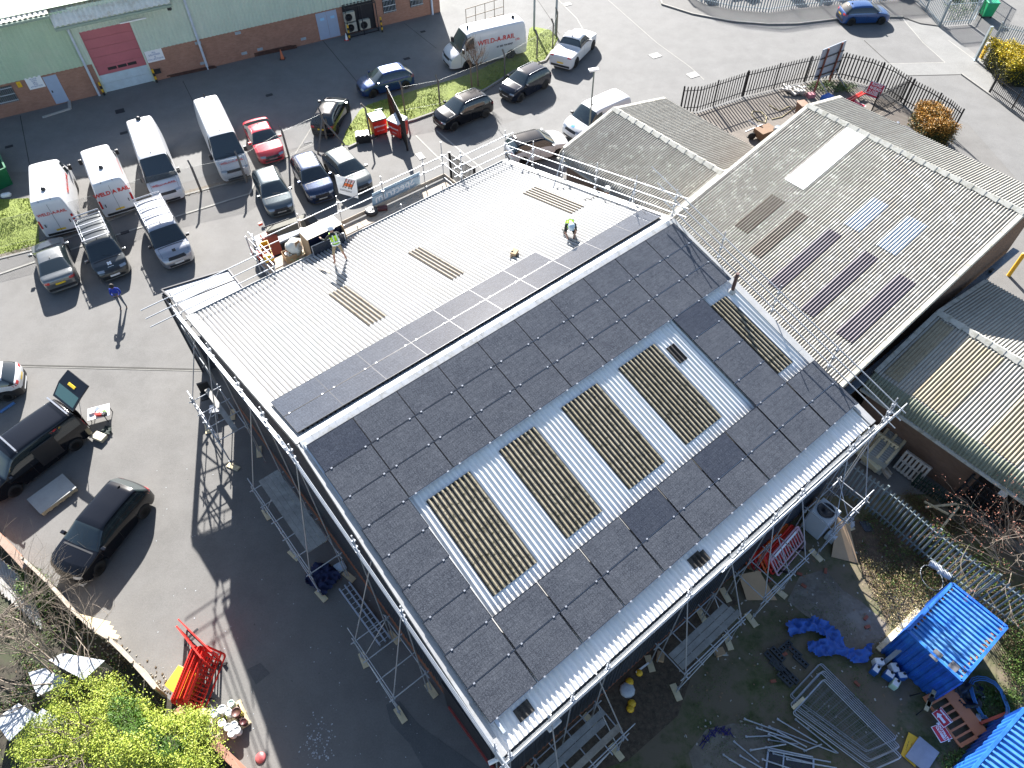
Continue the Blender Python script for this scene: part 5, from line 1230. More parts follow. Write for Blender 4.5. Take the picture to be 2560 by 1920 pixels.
    if rack:
        q=MB()
        for k in range(rack):
            x=-.42*L+.50*L*k/(rack-1); q.beam(V((x,-(hw-.16),H+.10)),V((x,hw-.16,H+.10)),.07,.045)
            for s in(-1,1): q.beam(V((x,s*(hw-.2),H-.03)),V((x,s*(hw-.2),H+.10)),.06,.05)
        if rack>2: q.tube(V((-.46*L,-(hw-.2),H+.2)),V((-.46*L,hw-.2,H+.2)),.04,8); q.beam(V((-.46*L,hw-.2,H)),V((-.46*L,hw-.2,H+.2)),.03,.03); q.beam(V((-.46*L,-hw+.2,H)),V((-.46*L,-hw+.2,H+.2)),.03,.03); q.beam(V((-.46*L,hw-.2,H+.1)),V((.08*L,hw-.2,H+.1)),.03,.03); q.beam(V((-.46*L,-hw+.2,H+.1)),V((.08*L,-hw+.2,H+.1)),.03,.03)
        q.build('roof_rack',M_rim,root,local=True)
    root['_']=0; del root['_']
    info=dict(root=root,bvh=bvh,L=L,hw=hw,H=H,patch=patch,M=WM[root.name])
    for e in extras: e(info)
    bm.free(); return info
def ltext(body,size,c,x,n,mtl=None,bold=.004,sx=1):
    def f(i):
        M=i['M']; c_=V(c(i)) if callable(c) else V(c); d=-V(n)
        h=i['bvh'].ray_cast(c_-d*1.0,d,3)
        if h[0] is not None: c_=h[0]-d*.012
        text(body,size,mtl or M_redtext,M@frame(c_,V(x),V(n)),i['root'],bold=bold,ext=.004,sx=sx)
    return f
def roofvent(x,r=.13,y=0):
    def f(i):
        m=MB(); m.lathe((x*i['L'],y,i['H']+.02),[(r,0),(r,.08),(r*.6,.16),(0,.18)],14)
        o=m.build('roof_vent',M_black,i['root'],local=True)
    return f
def rearmarks(i):
    L,hw,H=i['L'],i['hw'],i['H']; m=MB()
    x=-L/2-.012
    m.quad(V((x,-.008,.45)),V((x,.008,.45)),V((x,.008,H*.92)),V((x,-.008,H*.92)))
    m.build('door_gap',M_black,i['root'],local=True)
    for s in(-1,1): 
        m=MB(); m.box((-L/2-.02,s*(hw-.35),1.05),(.03,.05,.2)); m.build('door_handle',M_black,i['root'],local=True)
        m=MB(); m.tube(V((-L/2+.1,s*.33,H-.02)),V((-L/2+.02,s*.33,H+.10)),.02,6); m.build('roof_hook',M_black,i['root'],local=True)
def tailgate(i):
    L,hw,H=i['L'],i['hw'],i['H']; h=V((-.475*L,0,H-.02)); d=V((-.80,0,.60)).normalized(); n=V((.60,0,.80)).normalized(); Y=V((0,1,0))
    def pp(a,b,o=0): return h+d*a+Y*b+n*o
    m=MB(); m.hexa([pp(.0,-hw+.16),pp(.0,hw-.16),pp(.72,hw-.10),pp(.72,-hw+.10)],[pp(.0,-hw+.16,.05),pp(.0,hw-.16,.05),pp(.72,hw-.10,.05),pp(.72,-hw+.10,.05)])
    m.hexa([pp(.721,-hw+.10),pp(.721,hw-.10),pp(1.35,hw-.14,-.14),pp(1.35,-hw+.14,-.14)],[pp(.721,-hw+.10,.05),pp(.721,hw-.10,.05),pp(1.35,hw-.14,-.08),pp(1.35,-hw+.14,-.08)]); t_=m.build('tailgate',P_bk,i['root'],local=True)
    m=MB(); m.quad(pp(.12,-hw+.26,.056),pp(.68,-hw+.2,.056),pp(.68,hw-.2,.056),pp(.12,hw-.26,.056)); m.build('rear_glass',mat('pale_green_glass',(.10,.20,.17),.08,0,var=0,coat=.5),t_,local=True)
    m=MB(); m.hexa([pp(.86,-.26,.03),pp(.98,-.26,.005),pp(.98,.26,.005),pp(.86,.26,.03)],[pp(.86,-.26,.055),pp(.98,-.26,.035),pp(.98,.26,.035),pp(.86,.26,.055)]); m.build('number_plate',M_ploty,t_,local=True)
    m=MB(); m.box((-L/2-.004,0,1.15),(.02,2*hw-.3,1.3)); m.build('boot_opening',M_black,i['root'],local=True)  # black panel stands in for the shade inside the open tailgate
    for s in(-1,1): m=MB(); m.tube(V((-.49*L,s*(hw-.14),1.35)),pp(.55,s*(hw-.14)),.014,6); m.build('gas_strut',M_rim,i['root'],local=True)
    m=MB(); m.box((-.10*L,hw-.012,1.10),(1.05,.05,1.15)); m.build('door_opening',M_black,i['root'],local=True)  # black panel stands in for the shade inside the open side door
P_w=paint('gloss_white',(.62,.62,.62)); P_bk=mat('gloss_black',(.006,.0065,.009),.12,0,var=0,spec=.35,coat=.3); P_navy=paint('dark_navy_metallic',(.018,.035,.085),.5,.3); P_blue=paint('blue_metallic',(.02,.075,.25),.5,.3)
P_gry=paint('grey_metallic',(.10,.12,.125),.6,.32); P_gr2=paint('pale_grey_metallic',(.16,.17,.16),.5,.32); P_dg=paint('dark_grey_metallic',(.05,.055,.055),.6,.32); P_slv=paint('silver_metallic',(.36,.37,.40),.7,.33); P_red=paint('gloss_red',(.50,.012,.03),.1,.3); P_bsuv=mat('black_blue_paint',(.008,.010,.018),.14,0,var=0,spec=.4,coat=.4); P_bmw=paint('warm_grey_metallic',(.20,.205,.20),.6,.33); P_golf=paint('mid_blue_metallic',(.012,.06,.20),.4,.3)
side=lambda b,size,x,z,s,**k: ltext(b,size,lambda i:(x*i['L'],s*i['hw'],z),(-s,0,0),(0,s,0),**k)
rear=lambda b,size,z,y=0,**k: ltext(b,size,lambda i:(-i['L']/2,y,z),(0,-1,0),(-1,0,.0),**k)
hood=lambda b,size,x,**k: ltext(b,size,lambda i:(x*i['L'],0,1.0),(0,1,0),(.25,0,.97),**k)
vans='white lettered vans parked nose or tail to the wire fence'
vehicle('tall white van on the far left beside the lawn, tail towards us with red lettering','van','van',6.0,2.05,2.6,P_w,(111.4,493.7,2.55,-.48,0),(105.6,413.5,2.58,.22,0),wb=3.7,wr=.34,group=vans,extras=(rear('WELD-A-RAIL',.26,1.75),side('WELD-A-RAIL',.36,-.02,1.7,-1),roofvent(-.30),rearmarks))
vehicle('white van with bold red and black lettering on its grubby rear doors','van','van',5.9,2.05,2.5,P_w,(264.8,450.3,2.45,-.48,0),(235.8,375.9,2.48,.20,0),wb=3.6,wr=.34,group=vans,extras=(rear('WELD A RAIL',.34,1.78,bold=.012),side('WELD-A-RAIL',.32,-.05,1.7,-1),roofvent(-.22),rearmarks))
vehicle('long white van facing us beside the van with grubby rear doors','van','van',6.6,2.0,2.7,P_w,(347.2,300.9,2.68,-.485,0),(402,440,1.38,.39,0),wb=3.9,wr=.35,group=vans,extras=(hood('WELD-A-RAIL',.24,.42),roofvent(-.42,.16)))
vehicle('long white van facing us right beside the red saloon','van','van',6.8,2.0,2.7,P_w,(515,250.3,2.68,-.485,0),(570,382,1.38,.39,0),wb=4.0,wr=.35,group=vans,extras=(hood('WELD-A-RAIL',.24,.42),roofvent(-.46,.07)))
vehicle('tall white panel van with red side lettering behind the bare tree','van','van',6.6,2.05,2.65,P_w,(1158,176.5,0,.29,1.0),(1287,145,0,-.28,1.0),wb=.57,wr=.35,axf=1.39,extras=(side('WELD-A-RAIL',.52,-.10,1.75,1,bold=.01),side('LTD',.2,-.37,1.45,1),side('01 205 724 8747',.2,-.20,1.22,1,mtl=M_blktext),roofvent(-.38,.13),roofvent(.2,.1)))
vehicle('red saloon parked behind the wire fence','car','coupe',4.6,1.85,1.42,P_red,(629,289,.8,-.49,0),(692,412,.45,.49,0))
vehicle('black hatchback with pale reflecting roof, tail towards us by the braced post','car','hatch',4.45,1.78,1.44,P_bk,(805,333,.45,-.5,0),(846,243,.72,.46,0),glass=M_glass)
vehicle('metallic blue hatchback parked in shade nose left','car','hatch',4.33,1.80,1.48,paint('royal_blue_metallic',(.015,.05,.17),.4,.3),(934,244.5,0,.305,.85),(1015,223,0,-.305,.85),wb=.61,axf=.85,glass=M_glassg)
vehicle('white double cab pickup truck facing away with covered bed','pickup truck','pickup',5.3,1.95,1.82,P_w,(1403,157,.5,-.5,0),(1466,80,.95,.46,0),wb=3.2,wr=.40,rim=M_rimd,extras=(lambda i:i['patch']('bed_cover',(-.34*i['L'],0,1.3),(0,0,-1),(1,0,0),1.55,1.5,mat('grey_bed_cover',(.30,.31,.34),.4),off=.012),))
vehicle('dark blue crossover with silver roof rails parked behind the pickup','car','suv',4.3,1.82,1.58,P_bsuv,(1300,256,0,.305,.86),(1365,221,0,-.305,.86),wb=.61,axf=.84,wr=.35,glass=M_glassg,rails=1)
vehicle('black sport utility car in front of the grass verge by the bins','car','suv',4.5,1.86,1.62,P_bk,(1135,328,0,.305,.88),(1216,294,0,-.305,.88),wb=.61,axf=.88,wr=.35,rim=M_rimd,glass=M_glassg,rails=1)
vehicle('white mid size van with blue bonnet emblem half hidden by the brick shed roof','van','midvan',5.0,1.98,1.98,P_w,(1555,230,1.95,-.48,0),(1451,301,1.2,.31,0),wb=2.95,wr=.33,glass=M_glassg,extras=(lambda i:i['patch']('bonnet_emblem',(.40*i['L'],0,1.2),(-.25,0,-1),(0,1,0),.5,.28,mat('sky_blue_emblem',(.15,.42,.72),.4)),lambda i:i['patch']('side_emblem',(-.05*i['L'],i['hw'],1.45),(0,-1,0),(0,0,1),.95,.42,mat('blue_side_emblem',(.10,.20,.42),.4)),side('www.services.co.uk',.14,-.32,1.45,1,mtl=M_blktext)))
vehicle('white hatchback with black glass roof beside the small black railing','car','suv',4.4,1.82,1.55,P_w,(1277.7,372,.9,-.48,0),(1403.6,347,.75,.46,0),roofm=P_bk,wb=.61,glass=M_glassg,rails=2)
vehicle('grey hatchback nearest the roof platform, leftmost of three facing us','car','hatch',4.3,1.78,1.48,P_gry,(660,420,1.42,-.33,0),(707,533,.4,.5,0),wb=.61,glass=M_glassg)
vehicle('navy crossover, middle of three cars facing us by the wire fence','car','suv',4.35,1.83,1.57,P_navy,(757,385,1.5,-.36,0),(809,497,.4,.5,0),wb=.61,rim=M_rimd,rails=2)
vehicle('pale grey hatchback, right hand one of three cars facing us behind the sign','car','hatch',4.37,1.81,1.48,P_gr2,(835,371,1.42,-.33,0),(912,476,.4,.5,0),wb=.61,glass=M_glassg)
vehicle('silver grey coupe saloon with yellow plate, tail towards us near the lawn','car','coupe',4.53,1.80,1.42,P_bmw,(159,720,.42,-.5,0),(116,621,1.4,.03,0),wb=.60)
vehicle('dark grey small van with loaded roof rack and white bonnet emblem','van','mpv',4.45,1.84,1.84,P_dg,(214,535,1.84,-.47,0),(292,694,.42,.5,0),wb=2.7,wr=.33,rack=4,glass=M_glass,extras=(hood('M',.24,.40,mtl=M_whttext,bold=.03),hood('-----',.2,.44,mtl=M_whttext)))
vehicle('silver mid size van with roof bars facing the solar building','van','midvan',4.96,1.92,1.94,P_slv,(364.6,490,1.93,-.47,0),(454,664,.42,.5,0),wb=3.0,wr=.34,rack=4,glass=M_glass,mirror_c=M_black,extras=(hood('M',.2,.40,mtl=M_blktext,bold=.03),lambda i:i['patch']('ribbed_roof',(-.1*i['L'],0,2.2),(0,0,-1),(1,0,0),1.3,2.4,P_slv)))
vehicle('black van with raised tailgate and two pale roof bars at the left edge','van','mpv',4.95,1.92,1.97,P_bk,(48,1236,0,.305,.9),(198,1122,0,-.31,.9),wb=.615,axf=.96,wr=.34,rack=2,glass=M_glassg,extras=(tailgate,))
vehicle('white hatchback cut by the left edge with black lower bumper','car','hatch',4.1,1.72,1.52,P_w,(27,1002,0,-.30,.80),(55,937,.75,-.5,0),wb=.60,sills=True,wr=.32)
vehicle('black sport utility car at bottom left with panoramic roof','car','suv',4.65,1.90,1.60,P_bk,(256,1431,0,.305,.88),(370,1286,0,-.305,.88),wb=.61,axf=.90,wr=.36,glass=M_glassg)
vehicle('bright blue hatchback parked by the kerb at the top right','car','hatch',4.26,1.80,1.46,P_golf,(2124,65,0,-.31,-.86),(2202,62,0,.31,-.86),wb=.62,axf=.81)
vehicle('silver grey car bonnet showing between the shed roof and the orange hedge','car','hatch',4.2,1.75,1.45,P_slv,(2180,318,1.3,-.3,0),(2305,338,.7,.49,0),wb=.61)
# ================================================================ PEOPLE
def skin(verts,edges,rad,mats_for,mats,parent,name='body',sub=1):
    me=bpy.data.meshes.new('t'); me.from_pydata([tuple(v) for v in verts],edges,[]); o=bpy.data.objects.new('t',me); COL.objects.link(o)
    sk=o.modifiers.new('k','SKIN'); sk.use_smooth_shade=True; sk.branch_smoothing=.4
    for i,r in enumerate(rad):
        a=me.skin_vertices[0].data[i]; a.radius=(r,r) if not isinstance(r,tuple) else r; a.use_root=(i==0)
    sb=o.modifiers.new('s','SUBSURF'); sb.levels=sub; sb.render_levels=sub
    dg=DP(); dg.update(); em=bpy.data.meshes.new_from_object(o.evaluated_get(dg)); bpy.data.objects.remove(o)
    V_=[V(v) for v in verts]
    def near(c):
        best=None
        for k,(a,b) in enumerate(edges):
            d=V_[b]-V_[a]; t=max(0,min(1,(c-V_[a]).dot(d)/max(1e-9,d.length_squared))); q=(c-(V_[a]+d*t)).length
            if best is None or q<best[0]: best=(q,k,t)
        return best[1]
    em.materials.clear()
    for m in mats: em.materials.append(m)
    for p in em.polygons: p.material_index=mats_for[near(p.center)]; p.use_smooth=True
    ob=bpy.data.objects.new(name,em); COL.objects.link(ob); ob.parent=parent; WM[ob.name]=WM[parent.name]; return ob
def person(label,loc,rz,J,cols,tilt=None,hat=None,vest=None,hair=None):
    """J: joints dict local (x fwd, y left, z up). cols: skin, top, legs, shoes"""
    root=thing('person',label,'person',loc,rz)
    N=['pel','waist','chest','neck','head','crown']; v=[J[k] for k in N]; e=[(0,1),(1,2),(2,3),(3,4),(4,5)]; r=[.15,.135,.16,.055,.095,.075]; c=[2,1,1,0,0]
    def chain(st,names,rr,cc):
        p=st
        for n_,r_,c_ in zip(names,rr,cc): v.append(J[n_]); r.append(r_); e.append((p,len(v)-1)); c.append(c_); p=len(v)-1
        return p
    for s in('L','R'):
        h=chain(2,['sh'+s,'el'+s,'wr'+s,'ha'+s],[.065,.05,.033,.038],[1,1,cols.get('fore',1),0])
        a=V(J['wr'+s]);b=V(J['ha'+s]); d=(b-a).normalized(); sd_=d.cross(V((0,0,1)));  sd_=sd_.normalized() if sd_.length>.1 else V((0,1,0)); dn=d.cross(sd_).normalized()
        for k,l in zip((-1.5,-.5,.5,1.5),(.065,.08,.075,.06)):
            v.append(b+sd_*.016*k+d*l*.5); r.append(.0095); e.append((h,len(v)-1)); c.append(0)
            v.append(b+sd_*.018*k+d*l*.8-dn*.02); r.append(.008); e.append((len(v)-2,len(v)-1)); c.append(0)
        v.append(a.lerp(b,.6)+sd_*.045*(1 if s=='L' else -1)+d*.02); r.append(.011); e.append((h,len(v)-1)); c.append(0)
        chain(0,['hip'+s,'kn'+s,'an'+s,'to'+s],[.095,.062,.042,.038],[2,2,cols.get('shin',2),3])
    skin(v,e,r,c,[cols['skin'],cols['top'],cols['legs'],cols['shoe']],root)
    hd=V(J['head']);cr=V(J['crown']); up=(cr-V(J['neck'])).normalized()
    f=V(J.get('face',(1,0,0))).normalized()
    m=MB(); m.tube(hd+f*.085,hd+f*.125-up*.02,.012,6,r2=.018); m.build('nose',cols['skin'],root,local=True)
    if hat:
        m=MB(); M3=(Matrix((f,up.cross(f),up)).transposed()); m.lathe(cr-up*.05,[(.165,-.01),(.15,.0),(.145,.05),(.11,.12),(.05,.15),(0,.155)],18,M=M3); m.box(cr+f*.15-up*.06,(.10,.18,.012),rot=M3); m.build('hard_hat',hat,root,local=True)
    if hair:
        m=MB(); M3=(Matrix((f,up.cross(f),up)).transposed()); m.lathe(cr-up*.07-f*.012,[(.118,-.03),(.125,.02),(.11,.08),(.06,.125),(0,.135)],16,M=M3); m.build('hair',hair,root,local=True)
    if vest:
        vv=[J['waist'],V(J['waist']).lerp(V(J['chest']),.5),J['chest'],V(J['chest']).lerp(V(J['neck']),.45),J['pel']]
        vv+= [V(J['chest']).lerp(V(J['shL']),.75),V(J['chest']).lerp(V(J['shR']),.75)]
        ee=[(0,1),(1,2),(2,3),(0,4),(2,5),(2,6)]
        skin(vv,ee,[.165,.175,.19,.10,.175,.085,.085],[0]*6,[vest[0]],root,'hi_vis_vest')
        ax=(V(J['chest'])-V(J['pel'])).normalized(); 
        for t in(.12,.45):
            c_=V(J['pel']).lerp(V(J['chest']),t); M3=Matrix((f.cross(ax).cross(ax)*-1,ax.cross(f),ax)).transposed() if True else None
            x_=(f-ax*f.dot(ax)).normalized(); y_=ax.cross(x_); M3=Matrix((x_,y_,ax)).transposed()
            m=MB(); m.lathe(c_,[(.205,-.03),(.208,.03)],20,M=M3); m.build('reflective_band',vest[1],root,local=True)
        for s in(-1,1):
            m=MB(); x_=(f-ax*f.dot(ax)).normalized(); y_=ax.cross(x_); c_=V(J['pel']).lerp(V(J['chest']),.45)
            for q in(-1,1): m.beam(c_+y_*.09*s+x_*.195*q,V(J['chest'])+y_*.09*s+x_*.185*q+ax*.13,.05,.012,up=x_)
            m.build('reflective_band',vest[1],root,local=True)
    return root
S_=mat('skin_tone',(.36,.19,.13),.55,0,var=.05)
M_hv=mat('hi_vis_yellow',(.55,.85,.03),.5,0,var=.06); M_band=mat('reflective_tape',(.55,.62,.62),.35,.2,var=.05)
st=dict(pel=(0,0,.96),waist=(0,0,1.1),chest=(.0,0,1.33),neck=(.01,0,1.5),head=(.05,0,1.60),crown=(.06,0,1.69),shL=(0,.19,1.42),elL=(.03,.26,1.14),wrL=(.22,.14,1.08),haL=(.30,.07,1.10),shR=(0,-.19,1.42),elR=(.03,-.26,1.14),wrR=(.22,-.12,1.08),haR=(.30,-.03,1.10),
 hipL=(0,.10,.90),knL=(.02,.11,.49),anL=(-.02,.12,.07),toL=(.13,.15,.035),hipR=(0,-.10,.90),knR=(.05,-.12,.49),anR=(.04,-.16,.07),toR=(.19,-.20,.035),face=(1,0,-.5))
pg=G(*zML(1075,1412)); person('man in blue jumper and grey jeans standing in the yard looking at his phone',pg,R(-75),st,dict(skin=S_,top=mat('blue_jumper',(.01,.035,.30),.8,0,var=.1),legs=mat('grey_jeans',(.10,.12,.15),.85,0,var=.15),shoe=mat('brown_shoes',(.10,.05,.035),.6)),hair=mat('dark_brown_hair',(.02,.012,.008),.7,0,var=.2))
WM_=WM[bpy.data.objects['person'].name]; ph=WM_@V((.36,.02,1.12)); m=MB(); m.box(ph,(.08,.15,.01),R(-75)); tag(m.build('phone',M_black),'small black phone held by the man in the blue jumper','phone')
# worker at the crate (seen from behind)
f1,f2=onB(zMB(905,1030)),onB(zMB(968,1005)); base=(f1+f2)/2; bz=base.z
wk=dict(st); wk.update(dict(pel=(-.02,0,.95),chest=(.08,0,1.33),neck=(.13,0,1.48),head=(.18,0,1.57),crown=(.20,0,1.66),waist=(.02,0,1.1),shL=(.08,.20,1.41),elL=(.18,.36,1.2),wrL=(.42,.42,1.16),haL=(.50,.42,1.16),shR=(.08,-.20,1.41),elR=(.2,-.32,1.2),wrR=(.42,-.30,1.1),haR=(.50,-.28,1.08),hipL=(0,.11,.9),knL=(.06,.18,.48),anL=(-.02,.25,.07),toL=(.12,.27,.03),hipR=(0,-.11,.9),knR=(.04,-.2,.48),anR=(-.06,-.27,.07),toR=(.08,-.30,.03),face=(1,0,-.35)))
person('worker in yellow hi vis vest and shorts at the panel crate with back turned',(base.x,base.y,bz),TH+math.pi/2-.05+.0,{k_:tuple(c_*1.07 for c_ in v_) for k_,v_ in wk.items()},dict(skin=S_,top=mat('dark_shirt',(.02,.025,.02),.8),legs=mat('khaki_shorts',(.28,.22,.13),.85,0,var=.1),shoe=mat('dark_boots',(.03,.018,.02),.7),shin=0,fore=1),hat=M_white,vest=(M_hv,M_band))
# kneeling worker
kb_=onB(zMC(700,790)); kn=dict(pel=(-.18,0,.42),waist=(-.06,0,.55),chest=(.14,0,.68),neck=(.28,0,.74),head=(.37,0,.72),crown=(.44,0,.78),shL=(.18,.19,.70),elL=(.26,.24,.42),wrL=(.36,.16,.18),haL=(.40,.12,.08),shR=(.18,-.19,.70),elR=(.30,-.24,.42),wrR=(.38,-.14,.18),haR=(.42,-.10,.08),hipL=(-.18,.11,.40),knL=(.10,.20,.10),anL=(-.28,.22,.07),toL=(-.40,.22,.04),hipR=(-.18,-.11,.40),knR=(.12,-.20,.12),anR=(-.26,-.24,.07),toR=(-.38,-.24,.04),face=(.55,0,-.8))
person('worker kneeling on the white rear slope in hi vis vest and pale helmet',kb_+V((0,0,.06)),R(-85),kn,dict(skin=S_,top=mat('dark_shirt',(.02,.025,.02),.8),legs=mat('dark_trousers',(.03,.032,.03),.85,0,var=.2),shoe=M_black,fore=0),hat=mat('pale_blue_helmet',(.55,.65,.70),.4),vest=(M_hv,M_band))
# ================================================================ TREES, HEDGES, PLANTS
def lmat(n,c): return mat(n,c,.55,0,var=.3,scale=2.5,spec=.3)
M_ly=[lmat('leaf_lime',(.24,.31,.025)),lmat('leaf_lime_light',(.34,.39,.06)),lmat('leaf_green',(.06,.13,.012))]
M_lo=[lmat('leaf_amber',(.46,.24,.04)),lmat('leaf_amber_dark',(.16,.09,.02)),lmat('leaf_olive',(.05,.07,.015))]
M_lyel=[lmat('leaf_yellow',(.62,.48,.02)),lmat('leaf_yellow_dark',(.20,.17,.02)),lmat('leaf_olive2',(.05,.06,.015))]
M_lg=[lmat('bramble_green',(.045,.09,.015)),lmat('bramble_light',(.10,.16,.03)),lmat('bramble_brown',(.10,.06,.03))]
M_bark=mat('bark',(.16,.13,.10),.9,0,var=.3,scale=8,bmp=.5); M_twig=mat('pale_twig',(.22,.18,.14),.9,0,var=.25,scale=8)
def leaves(mb,pts,n,s,kind,flat_=1.):
    for c in pts:
        for _ in range(n):
            p=c[0]+V((random.gauss(0,1),random.gauss(0,1),random.gauss(0,.8)))*c[1]; a=V((random.gauss(0,1),random.gauss(0,1),random.gauss(0,.6*flat_))).normalized(); b=a.cross(V((random.gauss(0,flat_),random.gauss(0,flat_)+(.5 if flat_<1 else 0),random.gauss(0,1)))).normalized(); ss=s*random.uniform(.6,1.4)
            mb.add([p-a*ss,p-b*ss*.45,p+a*ss,p+b*ss*.45],[(0,1,2,3)],kind(p,c))
def branch(mb,p,d,l,r,lv,spread=.5,up=.1,tips=None,nb=3,wob=.25):
    pts=[p]; q=V(p); dd=V(d)
    for k in range(4):
        dd=(dd+V((random.gauss(0,wob),random.gauss(0,wob),random.gauss(0,wob*.6)+up))*.35).normalized(); q=q+dd*l/4; pts.append(V(q))
    mb.path(pts,r,5 if lv>1 else 3,r2=r*.55)
    if lv<=0:
        if tips is not None: tips.append(q)
        return
    for k in range(nb):
        s=pts[2+(k%3)] if k<nb-1 else pts[-1]
        nd=(dd+V((random.gauss(0,spread),random.gauss(0,spread),random.gauss(0,spread*.6)+up))).normalized()
        branch(mb,s,nd,l*random.uniform(.6,.85),r*.55,lv-1,spread,up,tips,nb,wob)
# lime tree at bottom left
random.seed(11)
t=thing('leafy_tree','bushy lime green tree filling the bottom left corner beside the red barriers','tree',G(250,1900,0)); tips=[]
m=MB(); bp=G(250,1900,0)
for k in range(6): a=k*1.05; branch(m,bp,(.5*math.cos(a),.5*math.sin(a),.9),1.3,.07,3,.55,.15,tips,3)
m.build('trunk',M_bark,t)
cl=[]
for _ in range(900):
    # crown ellipsoid centres from picture outline
    a=random.uniform(0,6.283); rr=math.sqrt(random.random()); px=300+rr*math.cos(a)*255; py=1865+rr*math.sin(a)*(150+60*math.cos(a*3)); h=1.6*(1-rr*.75)+random.uniform(-.35,.35)+.5
    if px>545 or (px<110 and py<1800) or py<1700+.0*px: continue
    if noise.noise(V((px*.02,py*.02,1)))<-.42: continue
    cl.append((G(px,py,max(.15,h)),random.uniform(.10,.22)))
m=MB(); leaves(m,cl,78,.036,lambda p,c:2 if (noise.noise(p*.55+V((9,0,0)))>.30 or random.random()<.08) else random.choice((0,1,1)),.45)
m.build('crown',M_ly,t); print('lime leaves',len(m.f))
# bare tree left
random.seed(5)
t=thing('bare_tree','tangled bare grey tree overhanging the wall at the lower left edge','tree',G(*zBL(520,1080))); m=MB(); p0=G(*zBL(520,1080))
for tgt,h in((zBL(60,700),2.6),(zBL(230,520),2.2),(zBL(-80,1000),2.2),(zBL(640,760),1.8),(zBL(40,1250),1.8),(zBL(120,520),2.8),(zBL(420,620),2.2),(zBL(250,900),2.5),(zBL(-60,560),2.4)):
    T_=G(tgt[0],tgt[1],h); d=(T_-p0); L=d.length; branch(m,p0+V((random.uniform(-.3,.3),random.uniform(-.3,.3),.1)),d.normalized(),L*.62,.042,4,.42,.02,None,3,.3)
m.build('branches',M_twig,t); print('bare',len(m.f))
# second bare tree arching from the left edge
t=thing('bare_tree','thick arching bare branches entering from the left edge above the decking','tree',G(-40,1560,0)); m=MB()
for tgt,h in((zBL(200,380),2.2),(zBL(250,560),2.4),(zBL(330,700),2.6)):
    p0=G(-60,1600,.6); T_=G(*tgt,h); d=T_-p0; branch(m,p0,d.normalized(),d.length*.6,.05,4,.4,.04,None,3,.3)
m.build('branches',M_twig,t)
# bare tree by the crafter van
random.seed(3)
t=thing('bare_tree','small bare leafless tree in front of the lettered white van','tree',G(*zTB(1865,755))); m=MB()
for b_,tg in((zTB(1865,755),zTB(1850,250)),(zTB(1920,745),zTB(1960,300))):
    p=G(*b_); m.path([p,p+V((-.02,0,1.0)),p+V((-.05,0,1.9))],.06,7,r2=.045)
    for k in range(7): a=k*.9; branch(m,p+V((-.05,0,1.4+.08*k)),(.55*math.cos(a),.55*math.sin(a),.9),.85,.025,3,.3,.12,None,3,.2)
m.build('branches',mat('brown_twig',(.15,.10,.07),.9,0,var=.2),t)
# reddish budding tree right edge
random.seed(9)
t=thing('budding_tree','spindly tree with pinkish brown buds at the right edge over the palisade','tree',G(2600,1440)); m=MB(); tips=[]
for tg in(zBD(1380,60),zBD(1500,250),zBD(1640,60),zBD(1430,300),zBD(1300,130),zBD(1600,180)):
    p0=G(2600,1450,.2); T_=G(*tg,2.7); d=T_-p0; branch(m,p0,d.normalized(),d.length*.62,.028,3,.35,.03,tips,3,.25)
m.build('branches',M_twig,t); m=MB(); leaves(m,[(p,.12) for p in tips],6,.028,lambda p,c:0); m.build('buds',lmat('copper_bud',(.30,.12,.08)),t)
def hedge(label,quad,h,mats,n,top_px=False,s=.05,jit=.12,cat='hedge',topk=lambda p:0,sidek=lambda p:2):
    t=thing('hedge',label,cat,quad[0]); a,b,c,d=quad; m=MB(); cen=(a+b+c+d)/4
    for i in range(n):
        u,v,w_=random.random(),random.random(),random.random()**.5; 
        if random.random()<.6: # sides
            k=random.randrange(4); P=[a,b,c,d]; p=P[k].lerp(P[(k+1)%4],u); z=h*w_; p=p.lerp(cen,random.uniform(-.04,.06))
        else: p=a.lerp(b,u).lerp(d.lerp(c,u),v); z=h
        nn=.25*noise.noise(p*1.7+V((0,0,z)))
        q=V((p.x,p.y,z+(nn if z>h*.8 else 0)+random.gauss(0,.05)))+V((random.gauss(0,jit),random.gauss(0,jit),0))+ (p-cen).normalized()*nn
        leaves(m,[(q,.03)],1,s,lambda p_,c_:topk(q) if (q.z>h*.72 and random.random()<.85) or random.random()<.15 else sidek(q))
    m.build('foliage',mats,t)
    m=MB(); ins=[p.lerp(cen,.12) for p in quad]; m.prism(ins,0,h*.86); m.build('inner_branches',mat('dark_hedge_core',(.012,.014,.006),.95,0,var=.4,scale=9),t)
    return t
hc=[G(*zTD(*p),0) for p in((1345,1000),(1560,1010),(1600,1190),(1320,1190))]
h_=1.7; hq=[V((G(*zTD(*p),h_).x,G(*zTD(*p),h_).y,0)) for p in((1300,900),(1480,880),(1650,1085),(1400,1080))]
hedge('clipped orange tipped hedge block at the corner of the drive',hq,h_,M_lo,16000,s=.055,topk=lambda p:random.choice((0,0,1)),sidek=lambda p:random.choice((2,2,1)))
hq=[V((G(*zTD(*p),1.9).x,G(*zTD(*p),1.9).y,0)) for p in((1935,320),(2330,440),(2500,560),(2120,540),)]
hedge('bright yellow topped hedge behind the leaning gate post at top right',hq,1.9,M_lyel,15000,s=.06,topk=lambda p:random.choice((0,0,0,1)),sidek=lambda p:random.choice((2,2,1)))
